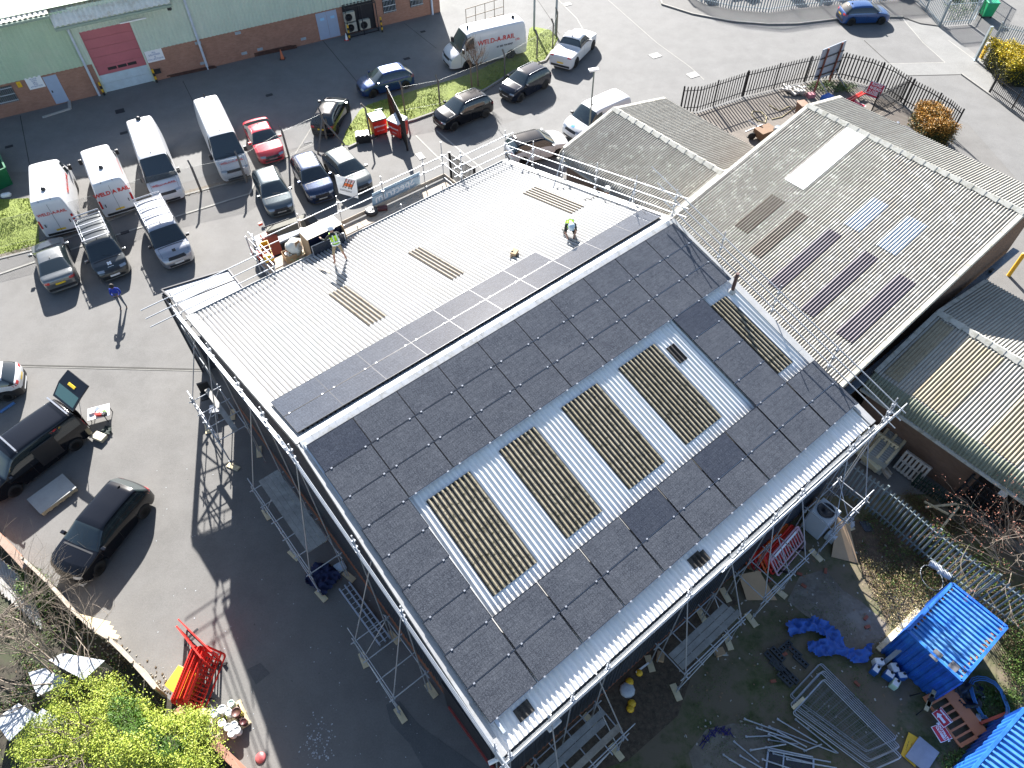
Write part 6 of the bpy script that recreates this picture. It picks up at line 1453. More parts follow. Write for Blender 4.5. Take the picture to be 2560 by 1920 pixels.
def scrub(label,pts,n,s,kind,mats,hmax=.5,name='brambles',thr=-.1,cl_=.12,per=9):
    P=[G(*p) for p in pts]; x0,x1=min(p.x for p in P),max(p.x for p in P); y0,y1=min(p.y for p in P),max(p.y for p in P); m=MB(); k=0;tr=0
    while k<n and tr<n*20:
        tr+=1; x=random.uniform(x0,x1);y=random.uniform(y0,y1)
        nn=noise.noise(V((x*.9,y*.9,4)))
        if not inpoly(x,y,P) or nn<thr: continue
        k+=1; leaves(m,[(V((x,y,random.uniform(.03,hmax)*(.4+abs(nn)*1.6))),cl_)],per,s,kind)
    tag(m.build(name,mats),label,'undergrowth',kind='stuff')
rk=lambda w_:(lambda p,c:random.choices((0,1,2),w_)[0])
scrub('green brambles and dead twigs along the palisade in the weedy yard',[zBD(*p) for p in((640,-40),(900,-60),(1240,160),(1500,420),(1713,620),(1713,1150),(1560,820),(1230,420),(1050,600),(760,450),(600,160))],1500,.035,rk((3,2,5)),M_lg,.35)
scrub('low weeds and moss patches scattered over the weedy yard',[zBC(*p) for p in((1100,1659),(1050,1250),(1200,1150),(1713,800),(1713,560),(2350,300),(2500,700),(2400,1500),(2600,1700))],1300,.022,rk((6,3,1)),M_lg,.08,cl_=.14,per=7,thr=.05,name='weeds')
scrub('ivy and brambles around the second blue container',[zBD(*p) for p in((1290,1080),(1713,1180),(1713,1280),(1350,1659),(1150,1659),(1230,1500),(1420,1420),(1400,1250))],700,.04,rk((5,5,1)),M_lg,.4,name='ivy')
scrub('fresh green shrubs in the garden behind the brick wall',[zBL(*p) for p in((160,330),(260,360),(400,520),(340,600),(200,560),(150,450))],450,.045,rk((4,6,0)),M_lg,.8,name='garden_shrubs',thr=-1)
scrub('dark undergrowth beneath the bare tree at lower left',[zBL(*p) for p in((0,420),(300,560),(500,640),(780,900),(820,1100),(500,1250),(0,1250))],500,.04,rk((5,2,3)),M_lg,.3,name='garden_undergrowth',thr=0)
scrub('green weeds growing on the mound below the back of the billboard',[zTD(*p) for p in((320,770),(400,710),(560,700),(780,750),(700,810),(430,800))],260,.05,rk((1,7,0)),M_lg,.25,name='weeds',thr=-.3)
scrub('weeds and ivy inside the galvanised corner enclosure',[zTD(*p) for p in((1480,-40),(1560,190),(1740,170),(1850,-40))],260,.05,rk((5,5,1)),M_lg,.7,name='ivy',thr=-.5)
# ================================================================ generic props
def boxthing(name,label,cat,c,size,rz,mt,bev=.0,part='body',group=None):
    t=thing(name,label,cat,c,rz,group); m=MB(); m.box((0,0,size[2]/2),size); m.build(part,mt,t,local=True,bevel=bev); return t
def pallet(label,c,rz,w=1.2,d=1.0,rot=None,mt=None,hh=.14,group='wooden pallets'):
    t=thing('wooden_pallet',label,'pallet',c,rz,group,rot=rot); mt=mt or M_pine
    m=MB()
    for k in range(7): m.box((-w/2+.06+(w-.12)*k/6,0,hh-.01),(.11,d,.02))
    m.build('top_slats',mt,t,local=True); m=MB()
    for k in range(3): m.box((0,-d/2+.06+(d-.12)*k/2,hh/2-.012),(w,.1,hh-.03))
    m.build('bearers',mt,t,local=True); return t
def faceR(x,n): # rotation whose local X = x, local Z = n
    x=V(x).normalized(); n=V(n).normalized(); y=n.cross(x).normalized(); x=y.cross(n); return Matrix((x,y,n)).transposed()
# drains and covers
def cover(px,w,d,rz,m_,label):
    m=MB(); p=G(*px); m.box(p+V((0,0,.022)),(w,d,.02),rz); tag(m.build('drain_cover',m_),label,'drain cover','drain covers and manholes')
M_iron=mat('cast_iron',(.03,.03,.035),.7,.2,var=.5,scale=20); M_conp=mat('concrete_cover',(.36,.35,.33),.9,0,var=.25,scale=12)
for px,w,d,mm,lb in((zTL(1037,962),.62,.55,M_iron,'square dark drain cover in front of the red roller door'),(zTL(1070,1150),.5,.28,M_iron,'dark gully grate behind the two long white vans'),(zTL(80,1268),.5,.28,M_iron,'dark gully grate at the left edge behind the parked vans'),(zTB(115,823),.5,.3,M_iron,'dark gully grate above the red saloon'),(zTB(1303,508),.5,.3,M_iron,'dark gully grate above the blue shaded hatchback'),(zTB(1442,275),.4,.25,M_iron,'dark gully grate near the factory corner downpipe'),(zTB(445,1228),.55,.3,M_iron,'dark gully grate right of the red saloon'),(zTC(478,38),.7,.55,M_conp,'pale cover near the top gate posts'),(zTC(1237,482),.85,.7,M_conp,'pale square cover in the road below the pickup'),(zTC(1563,650),.85,.7,M_conp,'pale square cover in the road close to the black palisade'),(zTB(1420,1350),.45,.8,M_conp,'pale cover between the two black gates'),(zML(1080,765),.5,.25,M_iron,'dark gully grate between the two racked vans')):
    cover(px,w,d,R(28),mm,lb)
# skip at left edge
t=thing('waste_skip','green steel waste skip cut by the left edge of the picture','skip',G(*zTL(20,1560))); 
q=[G(*p,0) for p in(zTL(-260,1640),zTL(-220,1330),zTL(20,1280),zTL(150,1570),zTL(20,1650))]; q=[G(*zTL(140,1600)),G(*zTL(5,1290)),G(*zTL(-300,1420)),G(*zTL(-180,1750))]
c_=sum(q,V())/4; m=MB()
for k in range(4):
    a,b=q[k],q[(k+1)%4]; ia,ib=a.lerp(c_,.12),b.lerp(c_,.12); m.hexa([ia,ib,ib.lerp(c_,.05),ia.lerp(c_,.05)],[p+V((0,0,1.3)) for p in(a,b,b.lerp(c_,.04),a.lerp(c_,.04))])
    m.beam(a+V((0,0,1.3)),b+V((0,0,1.3)),.1,.08)
m.prism([p.lerp(c_,.13) for p in q],.02,.1); m.build('skip_body',mat('skip_green',(.01,.13,.055),.5,0,var=.2,scale=2),t)
m=MB()
for k in range(30): m.box(c_+V((random.uniform(-1,1),random.uniform(-.6,.6),random.uniform(.2,.8))),(random.uniform(.2,.7),random.uniform(.1,.4),random.uniform(.05,.2)),random.uniform(0,3))
tag(m.build('rubbish',mat('dark_rubbish',(.06,.05,.045),.9,0,var=.6,scale=6)),'dark rubbish heaped inside the green skip','rubbish',kind='stuff')
m=MB(); p=G(*zML(40,455)); 
for k in range(3): m.lathe(p+V((.12*k,.04*k,.0)),[(.16,0),(.2,.08),(.15,.2),(0,.24)],10)
tag(m.build('rubbish_bag',M_white),'white rubbish sack on the tarmac beside the green skip','bag')
# rusty steel stacks by the factory
M_rst=mat('rusted_steel',(.075,.035,.025),.8,.1,var=.5,scale=5)
for lb,a,b,n in(('long stack of rusty steel bars against the factory wall behind the traffic cone',zTB(-130,510),zTB(330,415),9),('low scatter of rusty bars at the foot of the factory downpipe',zTL(1470,665),zTL(1870,580),5)):
    a,b=G(*a),G(*b); t=thing('steel_stack',lb,'steel bars',a); d=(b-a).normalized(); r=V((-d.y,d.x,0)); m=MB()
    for k in range(n):
        s=random.uniform(-.3,.3); m.beam(a+r*(.09*(k%4)-.1)+d*s+V((0,0,.06+.1*(k//4))),b+r*(.09*(k%4)-.1)+d*s+V((0,0,.06+.1*(k//4))),.07,.09)
    m.build('bars',M_rst,t)
p=G(*zTB(230,510)); t=thing('traffic_cone','faded orange traffic cone in front of the rusty steel stack','cone',p); m=MB(); m.box(p+V((0,0,.02)),(.4,.4,.04)); m.build('base',M_black,t); m=MB(); m.lathe(p+V((0,0,.04)),[(.15,0),(.03,.72),(0,.73)],14); m.build('cone',mat('faded_orange',(.5,.13,.05),.6),t)
p=G(*zTB(785,345)); t=thing('traffic_cone','small white and red cone knocked over by the condenser cage','cone',p); m=MB(); m.box(p+V((0,0,.02)),(.35,.35,.04)); m.build('base',M_red,t); m=MB(); m.lathe(p+V((0,0,.04)),[(.12,0),(.03,.5),(0,.51)],12); m.build('cone',M_white,t)
# pale step kerb by the side door
m=MB(); m.beam(G(*zTL(600,870))+V((0,0,.06)),G(*zTL(608,945))+V((0,0,.06)),.2,.12); m.beam(G(*zTL(608,945))+V((0,0,.055)),G(*zTL(370,1020))+V((0,0,.055)),.14,.10); tag(m.build('ramp_kerb',M_conp),'pale painted kerb edging beside the blue grey side door','kerb')
# red wheelie bins
def bin_(label,px0,px1,bm_,lid,h=1.25,txt=None,w=1.25,d=.95):
    a,b=G(*px0),G(*px1); x=(b-a).normalized(); y=V((-x.y,x.x,0)); w=(b-a).length; rz=math.atan2(x.y,x.x)
    t=thing('wheeled_bin',label,'bin',a+x*w/2+y*d/2,rz)
    m=MB(); m.hexa([V((-w/2+.06,-d/2+.1,.16)),V((w/2-.06,-d/2+.1,.16)),V((w/2-.06,d/2-.06,.16)),V((-w/2+.06,d/2-.06,.16))],[V((-w/2,-d/2,h)),V((w/2,-d/2,h)),V((w/2,d/2,h)),V((-w/2,d/2,h))]); m.build('body',bm_,t,local=True,bevel=.03)
    m=MB(); m.hexa([V((-w/2-.03,-d/2-.04,h+.004)),V((w/2+.03,-d/2-.04,h+.004)),V((w/2+.03,d/2+.03,h+.004)),V((-w/2-.03,d/2+.03,h+.004))],[V((-w/2,-d/2,h+.06)),V((w/2,-d/2,h+.06)),V((w/2,d/2,h+.17)),V((-w/2,d/2,h+.17))]); m.build('lid',lid,t,local=True,bevel=.02)
    for sx in(-1,1):
        for sy in(-1,1): m=MB(); m.lathe((sx*(w/2-.15),sy*(d/2-.15),.08),[(0,-.02),(.08,-.02),(.08,.02),(0,.02)],12,axis='y'); m.build('wheel',M_rubber,t,local=True)
    if txt:
        M=WM[t.name]; text(txt[0],.19,M_whttext,M@frame(V((.04,-d/2+.01,h*.66)),(1,0,0),(0,-1,-.09)),t,bold=.006); text(txt[1],.10,M_whttext,M@frame(V((0,-d/2+.035,h*.38)),(1,0,0),(0,-1,-.09)),t)
        m=MB(); m.lathe(V((-w*.38,-d/2+.01,h*.66)),[(.075,-.015),(.075,.01),(.05,.01),(.05,-.015)],16,axis='y'); m.build('emblem_ring',M_whttext,t,local=True)
    return t
bin_('red wheeled bin with dark green lid, left of the pair by the gate',zTB(1030,1200),zTB(1150,1165),M_red,mat('dark_green_lid',(.01,.10,.07),.3),txt=('Allenward','RECYCLING'),w=1.2)
bin_('red wheeled bin with speckled white lid, right of the pair by the gate',zTB(1150,1180),zTB(1250,1225),M_red,mat('pale_lid',(.55,.56,.58),.4,0,var=.3,scale=9),txt=('Allenward','GENERAL'),w=1.2)
t=boxthing('storage_box','low black storage box with ribbed lid beside the red bins','box',G(*zTB(930,1215)),(1.0,.7,.55),R(10),M_black,.02); m=MB(); 
for k in range(3): m.box((-.3+.3*k,0,.58),(.22,.62,.05))
m.build('lid',mat('charcoal_lid',(.05,.06,.06),.5),t,local=True)
t=thing('sign_board','small green and white pictogram sign standing in the grass behind the red bins','sign',G(*zTB(1065,985))); q=[G(*zTB(*p),1.35) for p in((1025,950),(1090,935))]; p=q[0]; x=(q[1]-q[0]).normalized(); m=MB(); up=V((0,.25,.97)).normalized(); m.hexa([q[0]-up*.55,q[1]-up*.55,q[1]-up*.55+V((0,.02,0)),q[0]-up*.55+V((0,.02,0))],[q[0],q[1],q[1]+V((0,.02,0)),q[0]+V((0,.02,0))]); m.build('board',mat('sign_green',(.02,.30,.15),.4),t); n=x.cross(up)*1
c=(q[0]+q[1])/2-up*.27; m=MB()
for (dx,dy) in((-.3,.1),(.3,.1),(-.3,-.15),(.3,-.15)): m.beam(c+x*dx*.8+up*dy-V((0,.008,0)),c+x*dx*.35+up*dy*.3-V((0,.008,0)),.05,.01)
for dx in(-.1,.05,.15): m.box(c+x*dx+up*.02-V((0,.01,0)),(.05,.01,.2))
m.build('pictogram',M_whttext,t); m=MB(); 
m.beam(c-up*.27,V((c.x,c.y,0)),.05,.05); m.build('post',M_post,t)
# street lamp
lp=G(1486,172,6.0); t=thing('street_lamp','slim grey street lamp with white lantern beside the mid size white van','street lamp',V((lp.x,lp.y,0))); b=V((lp.x,lp.y,0)); m=MB(); m.tube(b,b+V((0,0,1.2)),.09,10); m.tube(b+V((0,0,1.2)),b+V((0,0,5.9)),.055,10,r2=.045); m.build('pole',mat('lamp_grey',(.20,.24,.22),.5,.3),t); m=MB(); m.box(b+V((-.05,-.1,6.0)),(.62,.30,.12),.3); m.build('lantern',M_white,t,bevel=.03); m=MB(); m.box(b+V((.1,.15,5.85)),(.18,.16,.2),.3); m.build('photocell',M_white,t)
# two tall gate posts by pickup
for lb,px,h in(('tall grey cranked fence post left of the pickup, nearer the van',zTC(190,255),2.6),('thick tall grey post with cranked head beside the pickup bonnet',zTC(375,300),2.9)):
    p=G(*px); t=thing('fence_post',lb,'post',p); m=MB(); m.beam(p,p+V((0,0,h)),.17,.17); m.beam(p+V((0,0,h)),p+V((-.25,.1,h+.3)),.12,.12); m.build('post',mat('grey_post',(.22,.25,.27),.6),t)
# billboard
t=thing('billboard','large sign board seen from behind on rusty posts with slanting props','sign',G(*zTD(470,760)))
a=G(*zTD(395,800)); b=G(*zTD(540,700)); x=(b-a).normalized(); 
def onv(px,a,x):
    n=V((x.y,-x.x,0)); d=_fw*CF+_R*(px[0]-1280)-_U*(px[1]-960); O=V((0,0,CH)); return O+d*((a-O).dot(n)/d.dot(n))
q=[onv(zTD(*p),a,x) for p in((480,430),(680,348),(600,625),(395,695))]; n=V((-x.y,x.x,0))
m=MB(); m.hexa(q,[p+n*.05 for p in q]); m.build('board',mat('grey_board_back',(.34,.37,.42),.5,0,var=.08),t)
m=MB()
for f in(.3,.62,.88):
    m.beam(q[0].lerp(q[3],f)-n*.03,q[1].lerp(q[2],f)-n*.03,.05,.09)
m.build('battens',M_steelb,t)
for f in(.18,.78):
    tp=q[0].lerp(q[1],f); g_=V((tp.x,tp.y,0)); m=MB(); m.beam(V((tp.x,tp.y,0))-n*.1,tp-n*.1,.1,.1); m.build('post',mat('rusty_post',(.16,.05,.035),.7,0,var=.3),t)
    m=MB(); m.beam(V((tp.x,tp.y,1.2))-n*.12,g_-n*1.5+x*.2,.05,.05); m.build('prop',M_tube,t)
# road ahead closed sign
def redsign(label,quad,lines,size,h=None,rot=None,arrow=False,parent_name='road_sign',th=.03,gap=None,cat='sign'):
    a,b,c,d=quad; x=((b-a)+(c-d)).normalized(); n=(b-a).cross(d-a).normalized(); 
    if n.dot(V((0,0,CH))-a)<0: n=-n
    y=n.cross(x); w=((b-a).length+(c-d).length)/2; hh=((d-a).length+(c-b).length)/2; cc=(a+b+c+d)/4
    t=thing(parent_name,label,cat,V((cc.x,cc.y,0)),0)
    def P(u,v,o): return cc+x*u*w/2+y*v*hh/2+n*o
    def pl_(u0,u1,v0,v1,o,th_): m=MB(); m.hexa([P(u0,v0,o),P(u1,v0,o),P(u1,v1,o),P(u0,v1,o)],[P(u0,v0,o+th_),P(u1,v0,o+th_),P(u1,v1,o+th_),P(u0,v1,o+th_)]); return m
    pl_(-1,1,-1,1,0,th).build('back_board',M_white,t); pl_(-.93,.93,-.93,.93,th,.004).build('face',mat('sign_red',(.50,.012,.035),.4,0,var=.04),t)
    text(lines[0],size,M_whttext,frame(P(lines[1],lines[2],th+.008),x,n),t,bold=.006)
    return t,P,x,y,n
qd=[onv(zTD(*p),G(*zTD(850,860)),(G(*zTD(950,890))-G(*zTD(850,860))).normalized()) for p in((885,692),(1020,740),(955,862),(833,815))]
q0=G(*zTD(835,820),.25); q1=G(*zTD(955,862),.25); up_=V((.1,.45,.9)).normalized()
q2=G(*zTD(1018,742),1.15); q3=G(*zTD(887,694),1.15)
t,P,x,y,n=redsign('red ROAD AHEAD CLOSED sign leaning in the paved yard',[q3,q2,q1,q0],('ROAD\nAHEAD\nCLOSED',0,.18),.27)
m=MB(); m.beam(P(-.95,-.62,.045),P(.95,-.62,.045),.04,.006,up=n); m.build('white_bar',M_whttext,t)
m=MB()
for s in(-.8,.8): m.beam(P(s,.9,-.02),V((P(s,.9,0).x,P(s,.9,0).y+.7,0)),.04,.04)
m.build('stand_legs',M_steelb,t)
q=[G(*zTD(*p),.25) for p in((740,865),(845,915),(790,955),(670,890))]
redsign('red and white sign lying flat, partly hidden behind the big shed ridge',q,('ROAD',0,0),.2)
# red rails
m=MB(); a,b=G(*zTD(655,875),.35),G(*zTD(815,795),.35); m.beam(a,b,.12,.1); m.beam(a+V((.1,-.2,0)),b+V((.1,-.2,0)),.12,.1); tag(m.build('barrier_rail',M_red),'two red plastic barrier rails lying beside the road closed sign','barrier')
# brown bin, blue tub, machine etc in the paved yard
p=G(*zTD(265,1010)); t=thing('wheeled_bin','tall brown wheeled bin in the paved yard','bin',p,.3); m=MB(); m.hexa([V((-.22,-.25,.05)),V((.22,-.25,.05)),V((.22,.25,.05)),V((-.22,.25,.05))],[V((-.29,-.35,1.0)),V((.29,-.35,1.0)),V((.29,.35,1.0)),V((-.29,.35,1.0))]); m.build('body',mat('bin_brown',(.17,.09,.055),.5),t,local=True,bevel=.02); m=MB(); m.box((0,0,1.04),(.64,.78,.07)); m.build('lid',mat('bin_brown_lid',(.30,.19,.13),.4),t,local=True,bevel=.02)
boxthing('plastic_tub','bright blue plastic tub among weeds below the billboard','tub',G(*zTD(500,875)),(.8,.55,.45),.5,mat('tub_blue',(.02,.12,.45),.4),.05)
boxthing('pink_crate','faded pink plastic crate near the rusty billboard post','crate',G(*zTD(365,840)),(.55,.4,.3),.2,mat('faded_pink',(.45,.18,.2),.5),.02)
t=thing('rubble_bags','heap of pale rubble bags and boards against the curved black fence','rubble',G(*zTD(230,760)),0)
m=MB()
for k in range(14): m.box(G(*zTD(random.uniform(150,310),random.uniform(735,800)),random.uniform(.05,.35)),(random.uniform(.3,.8),random.uniform(.15,.4),.12),random.uniform(0,3))
m.build('boards',mat('pale_rubble',(.42,.40,.36),.8,0,var=.2),t)
t=thing('cable_drum_trailer','white and black machine with handles half hidden behind the shed roofs','machine',G(*zTC(2130,1200))); p=G(*zTC(2120,1190)); m=MB(); m.box(p+V((.4,0,.45)),(1.3,.9,.5),.5); m.build('body',mat('brown_machine_box',(.18,.10,.05),.7),t); m=MB(); m.tube(p+V((-.8,.4,.2)),p+V((.2,.3,.8)),.05,8); m.tube(p+V((-.7,.7,.9)),p+V((.3,.2,.5)),.05,8); m.build('handles',M_tube,t); m=MB(); m.lathe(p+V((-.5,-.2,.25)),[(0,-.06),(.25,-.06),(.25,.06),(0,.06)],18,axis='y'); m.lathe(p+V((1.2,-.2,.75)),[(0,-.04),(.34,-.03),(.34,.03),(0,.04)],20); m.build('wheels',M_rubber,t); m=MB(); m.lathe(p+V((1.2,-.2,.86)),[(.0,0),(.3,.0),(.28,.06),(0,.07)],20); m.build('drum_lid',M_lampc,t)
m=MB(); a=[G(*zTC(*q),.05) for q in((2080,960),(2150,965),(2200,1010),(2190,1060),(2120,1040),(2070,990))]; m.path(a,.03,5,closed=True); a=[G(*zTD(*q),.05) for q in((10,910),(100,960),(180,920),(240,925),(120,1010),(30,1030))]; m2=MB(); m2.path(a,.03,5); M_hose=mat('yellow_hose',(.38,.32,.16),.6); tag(m.build('hose',M_hose),'loop of pale yellow hose on the pavers left of the brown bin','hose'); tag(m2.build('hose',M_hose),'trailing pale yellow hose on the pavers beside the brown bin','hose')
# top right bits
bin_('large green wheeled bin with white label at the top right','a' and zTD(1845,165),zTD(1940,165),mat('bin_green',(.01,.30,.12),.4),mat('bin_green_lid',(.05,.42,.22),.4),txt=None,d=1.0)
bin_('second green bin behind palisade at the top edge',zTD(1700,-40),zTD(1790,-60),mat('bin_green2',(.02,.22,.12),.4),mat('cream_lid',(.4,.42,.25),.5),txt=None,d=1.0)
for k in range(12):
    px=(1760+55*k+random.uniform(-12,12),6-2.2*k*.3+random.uniform(-16,6)); p=G(px[0],px[1]-14); t=thing('bulk_bag','white bulk bag in the row behind the far palisade, %s from left'%(ordi+['eleventh','twelfth'])[k],'bag',p,random.uniform(0,1),'white bulk bags behind the far palisade'); m=MB(); z=random.uniform(.6,.95)
    bm=bmesh.new(); bmesh.ops.create_cube(bm,size=1); bmesh.ops.subdivide_edges(bm,edges=bm.edges,cuts=3,use_grid_fill=True)
    for v in bm.verts: v.co=V((v.co.x*1.0*(1-.1*abs(v.co.z)),v.co.y*1.0,(v.co.z+.5)*z))+V(noise.noise_vector(v.co*3+V((k,0,0))))*.08
    bm.verts.index_update(); m.add([v.co for v in bm.verts],[[v.index for v in f.verts] for f in bm.faces],0,True); bm.free(); m.build('sack',mat('bulk_bag_white',(.50,.55,.60),.7,0,var=.2,scale=2,dirt=(.15,.22,.38),dscale=1.3,dthr=(.6,.64)),t,local=True)
# chairs etc under left tower
p=G(*zA(540,470)); t=thing('office_chair','black office chair under the rear left scaffold tower','chair',p); m=MB(); m.box(p+V((0,0,.5)),(.5,.5,.1),.4); m.build('seat',M_black,t); m=MB(); m.box(p+V((-.05,.28,.85)),(.5,.1,.65),.4); m.build('backrest',M_black,t); m=MB(); p2=G(*zA(620,590))
for k in range(5): a=k*1.256; m.tube(p2+V((0,0,.12)),p2+V((.3*math.cos(a),.3*math.sin(a),.05)),.025,6); 
m.tube(p2+V((0,0,.1)),p2+V((0,0,.42)),.025,6); m.box(p2+V((0,0,.46)),(.48,.48,.09),.2); m.build('chrome_base',M_rim,t)
M_alu=mat('aluminium',(.42,.46,.52),.35,.8,var=.1)
a,b=W(-.35,10.0,.18),W(-.3,7.0,.18); t=thing('ladder','aluminium ladder sections lying along the foot of the dark left wall','ladder',a,TH)
for o in(-.30,-.05,.16): m=MB(); m.beam(a+EA*o,b+EA*o,.06,.12); m.build('stile',M_alu,t)
m=MB()
for k in range(12): p=a.lerp(b,(k+.5)/12); m.tube(p-EA*.3,p+EA*.16,.018,6)
m.build('rungs',M_alu,t)
def crumple(name,label,cat,px_poly,h,mt,sc=.7,amp=.16,res=.10,z0=.03,seed=0):
    P=[G(*p) for p in px_poly]; x0,x1=min(p.x for p in P),max(p.x for p in P);y0,y1=min(p.y for p in P),max(p.y for p in P); m=MB(); nx=int((x1-x0)/res)+1;ny=int((y1-y0)/res)+1; g={}
    for j in range(ny+1):
        for i in range(nx+1):
            x=x0+res*i;y=y0+res*j
            if inpoly(x,y,P): 
                nn=noise.noise(V((x/sc,y/sc,seed)))+.5*noise.noise(V((x/sc*2.7,y/sc*2.7,seed))); rdg=abs(noise.noise(V((x/sc*1.6+9,y/sc*1.6,seed))))
                g[i,j]=len(m.v); m.v.append(V((x+.03*nn,y-.03*nn,z0+h*(.5+nn*.6)+amp*(1-rdg*3 if rdg<.33 else 0))))
    for j in range(ny):
        for i in range(nx):
            k=[g.get(q) for q in((i,j),(i+1,j),(i+1,j+1),(i,j+1))]
            if None not in k: m.f.append(k);m.m.append(0);m.sm.append(True)
    o=m.build(name,mt); tag(o,label,cat); return o
crumple('tarpaulin','folded navy sheet heaped beneath the middle left scaffold tower','tarpaulin',[zBB(*p) for p in((325,400),(390,300),(470,290),(540,320),(585,390),(460,530),(400,470),(340,450))],.25,M_navy,.35,.12,.06)
m=MB(); m.prism([G(*zBB(*p)) for p in((520,315),(585,280),(610,325),(560,358))],.02,.16); tag(m.build('white_board',mat('bluish_white_board',(.45,.55,.65),.5)),'white insulation board beside the navy sheet at the wall foot','board')
# yard props left
p0=[G(*zLL(*p),.28) for p in((535,1190),(668,1300),(350,1540),(225,1415))]; c=sum(p0,V())/4; x=(p0[0]-p0[3]).normalized(); rz=math.atan2(x.y,x.x); w_=(p0[0]-p0[3]).length; d_=(p0[1]-p0[0]).length
t=thing('loaded_pallet','low pallet stack topped with a pale grey board in front of the black van','pallet',V((c.x,c.y,0)),rz); m=MB()
for k in range(6): m.box((-w_/2+.1+(w_-.2)*k/5,0,.03),(.12,d_-.05,.03)); 
for s in(-1,0,1): m.box((0,s*(d_/2-.08),.09),(w_-.05,.1,.08))
for k in range(9): m.box((-w_/2+.08+(w_-.16)*k/8,0,.15),(.11,d_-.04,.025))
for s in(-1,0,1): m.box((0,s*(d_/2-.08),.2),(w_-.05,.1,.07))
m.build('pallets',M_pine,t,local=True); m=MB(); m.box((0,0,.262),(w_,d_,.04)); m.build('top_board',mat('pale_grey_board',(.33,.33,.31),.7,0,var=.15,scale=1.2),t,local=True)
t=thing('open_crate','white open crate of tools and red and green boxes behind the black van','crate',G(*zLL(890,710)),.3); p=G(*zLL(885,700),0); m=MB(); m.box(p+V((0,0,.40)),(1.0,.75,.04),.35); 
m.build('table_top',M_white,t); m=MB()
for sx in(-1,1):
    for sy in(-1,1): m.tube(p+V((sx*.4,sy*.3,0)),p+V((sx*.4,sy*.3,.40)),.02,6)
m.build('legs',M_steelb,t)
for k,(dx,dy,c_,s_) in enumerate(((.12,-.22,M_red,(.3,.12,.14)),(.33,-.05,mat('green_box',(.15,.3,.05),.5),(.16,.2,.1)),(-.1,.12,M_lampc,(.25,.16,.08)),(-.3,-.05,M_whttext,(.22,.22,.1)),(.38,-.2,M_black,(.14,.2,.16)),(0,.0,M_clamp,(.18,.2,.07)))):
    m=MB(); m.box(p+V((dx,dy,.42+s_[2]/2)),s_,k*.7); tag(m.build('tool',c_),('red tool case on the white table','small green box on the white table','silver tool on the far side of the white table','white carton at the left of the white table','black pouch at the right corner of the white table','grey fixings box in the middle of the white table')[k],'tool')
m=MB(); q=G(*zLL(870,885)); m.box(q+V((0,0,.12)),(.62,.4,.2),-.4); tag(m.build('organiser_case',mat('cream_case',(.55,.50,.36),.5),bevel=.03),'cream organiser case on the tarmac behind the black van','case')
crumple('jacket','dark green jacket dropped beside the cream organiser case','jacket',[zLL(*p) for p in((875,850),(920,790),(985,785),(985,850),(920,880))],.2,mat('dark_jacket',(.02,.03,.025),.8),.25,.08,.06)
# bits near SUV
crumple('carrier_bag','scrap of black and white plastic on the tarmac ahead of the bottom black car','litter',[zBL(*p) for p in((525,420),(570,395),(605,430),(560,460),(530,445))],.12,mat('bw_plastic',(.5,.5,.48),.4,0,var=.6,scale=8),.2,.06,.05)
# small blue pipe by white car
m=MB(); m.beam(G(*zLL(0,660),.05),G(*zLL(125,575),.05),.14,.06); tag(m.build('blue_pipe',mat('blue_pipe',(.10,.22,.45),.5)),'short blue pipe on the ground beside the white car at left edge','pipe')
# ================================================================ garden + boundary lower left
gpoly=[(-400,1300),zBL(-60,40),zBL(245,350),zBL(560,680),zBL(800,860),zBL(1110,1180),zBL(1240,1300),zBL(1700,1760),(640,2200),(-400,2200)]
sheet('garden_ground',gpoly,.008,mat('garden_earth',(.05,.042,.03),.95,0,var=.5,scale=1,bmp=.6,dirt=(.045,.05,.025),dscale=1,dthr=(.45,.6)))
def wallseg(label,pts,h,th,mt,name='brick_wall'):
    t=thing(name,label,'wall',G(*pts[0])); P=[G(*p) for p in pts]; m=MB()
    for a,b in zip(P,P[1:]): m.beam(a+V((0,0,h/2)),b+V((0,0,h/2)),th,h)
    m.build('wall',mt,t); m=MB()
    for a,b in zip(P,P[1:]): m.beam(a+V((0,0,h+.035)),b+V((0,0,h+.035)),th+.04,.07)
    m.build('coping',M_brick,t); return t
wallseg('low red brick wall at the left edge beside the black cars',[zBL(-200,-110),zBL(0,110),zBL(245,370)],.75,.23,M_brick)
wallseg('low red brick wall at the bottom left running out of frame behind the tins',[zBL(1232,1300),zBL(1470,1520),zBL(1800,1840)],.7,.23,M_brick)
t=thing('timber_fence','weathered broken timber fence leaning along the garden boundary','fence',G(*zBL(250,340)),0); P=[G(*zBL(*p)) for p in((240,330),(400,480),(550,650),(700,790),(800,850),(960,1010),(1110,1180))]; m=MB()
for k,(a,b) in enumerate(zip(P,P[1:])):
    for z in(.2,.42,.64,.86): m.beam(a+V((.02*k,0,z)),b+V((0,0,z+random.uniform(-.03,.03))),.03,.19)
m.build('boards',M_board,t); m=MB()
for a,b in zip(P,P[1:]): m.beam(a+V((0,0,1.0)),b+V((0,0,1.0)),.12,.04)
m.build('capping_rail',M_board,t)
for p in P: m=MB(); m.beam(p,p+V((0,0,1.1)),.09,.09); m.build('post',M_board,t)
for k in range(4):
    m=MB(); a,b=G(*zBL(520+40*k,640+35*k),1.0),G(*zBL(735+20*k,695+30*k),.9); m.beam(a,b,.16,.025); tag(m.build('loose_plank',M_pine),'loose pale plank slung across the timber fence, %s of four'%ordi[k],'plank','loose planks on the timber fence')
t=thing('garden_decking','grey slatted decking in the garden corner at the left edge','decking',G(*zBL(60,380))); 
a,b,c,d=[G(*zBL(*p)) for p in((-120,150),(0,190),(210,440),(130,560))]; d=G(*zBL(-60,420)); m=MB()
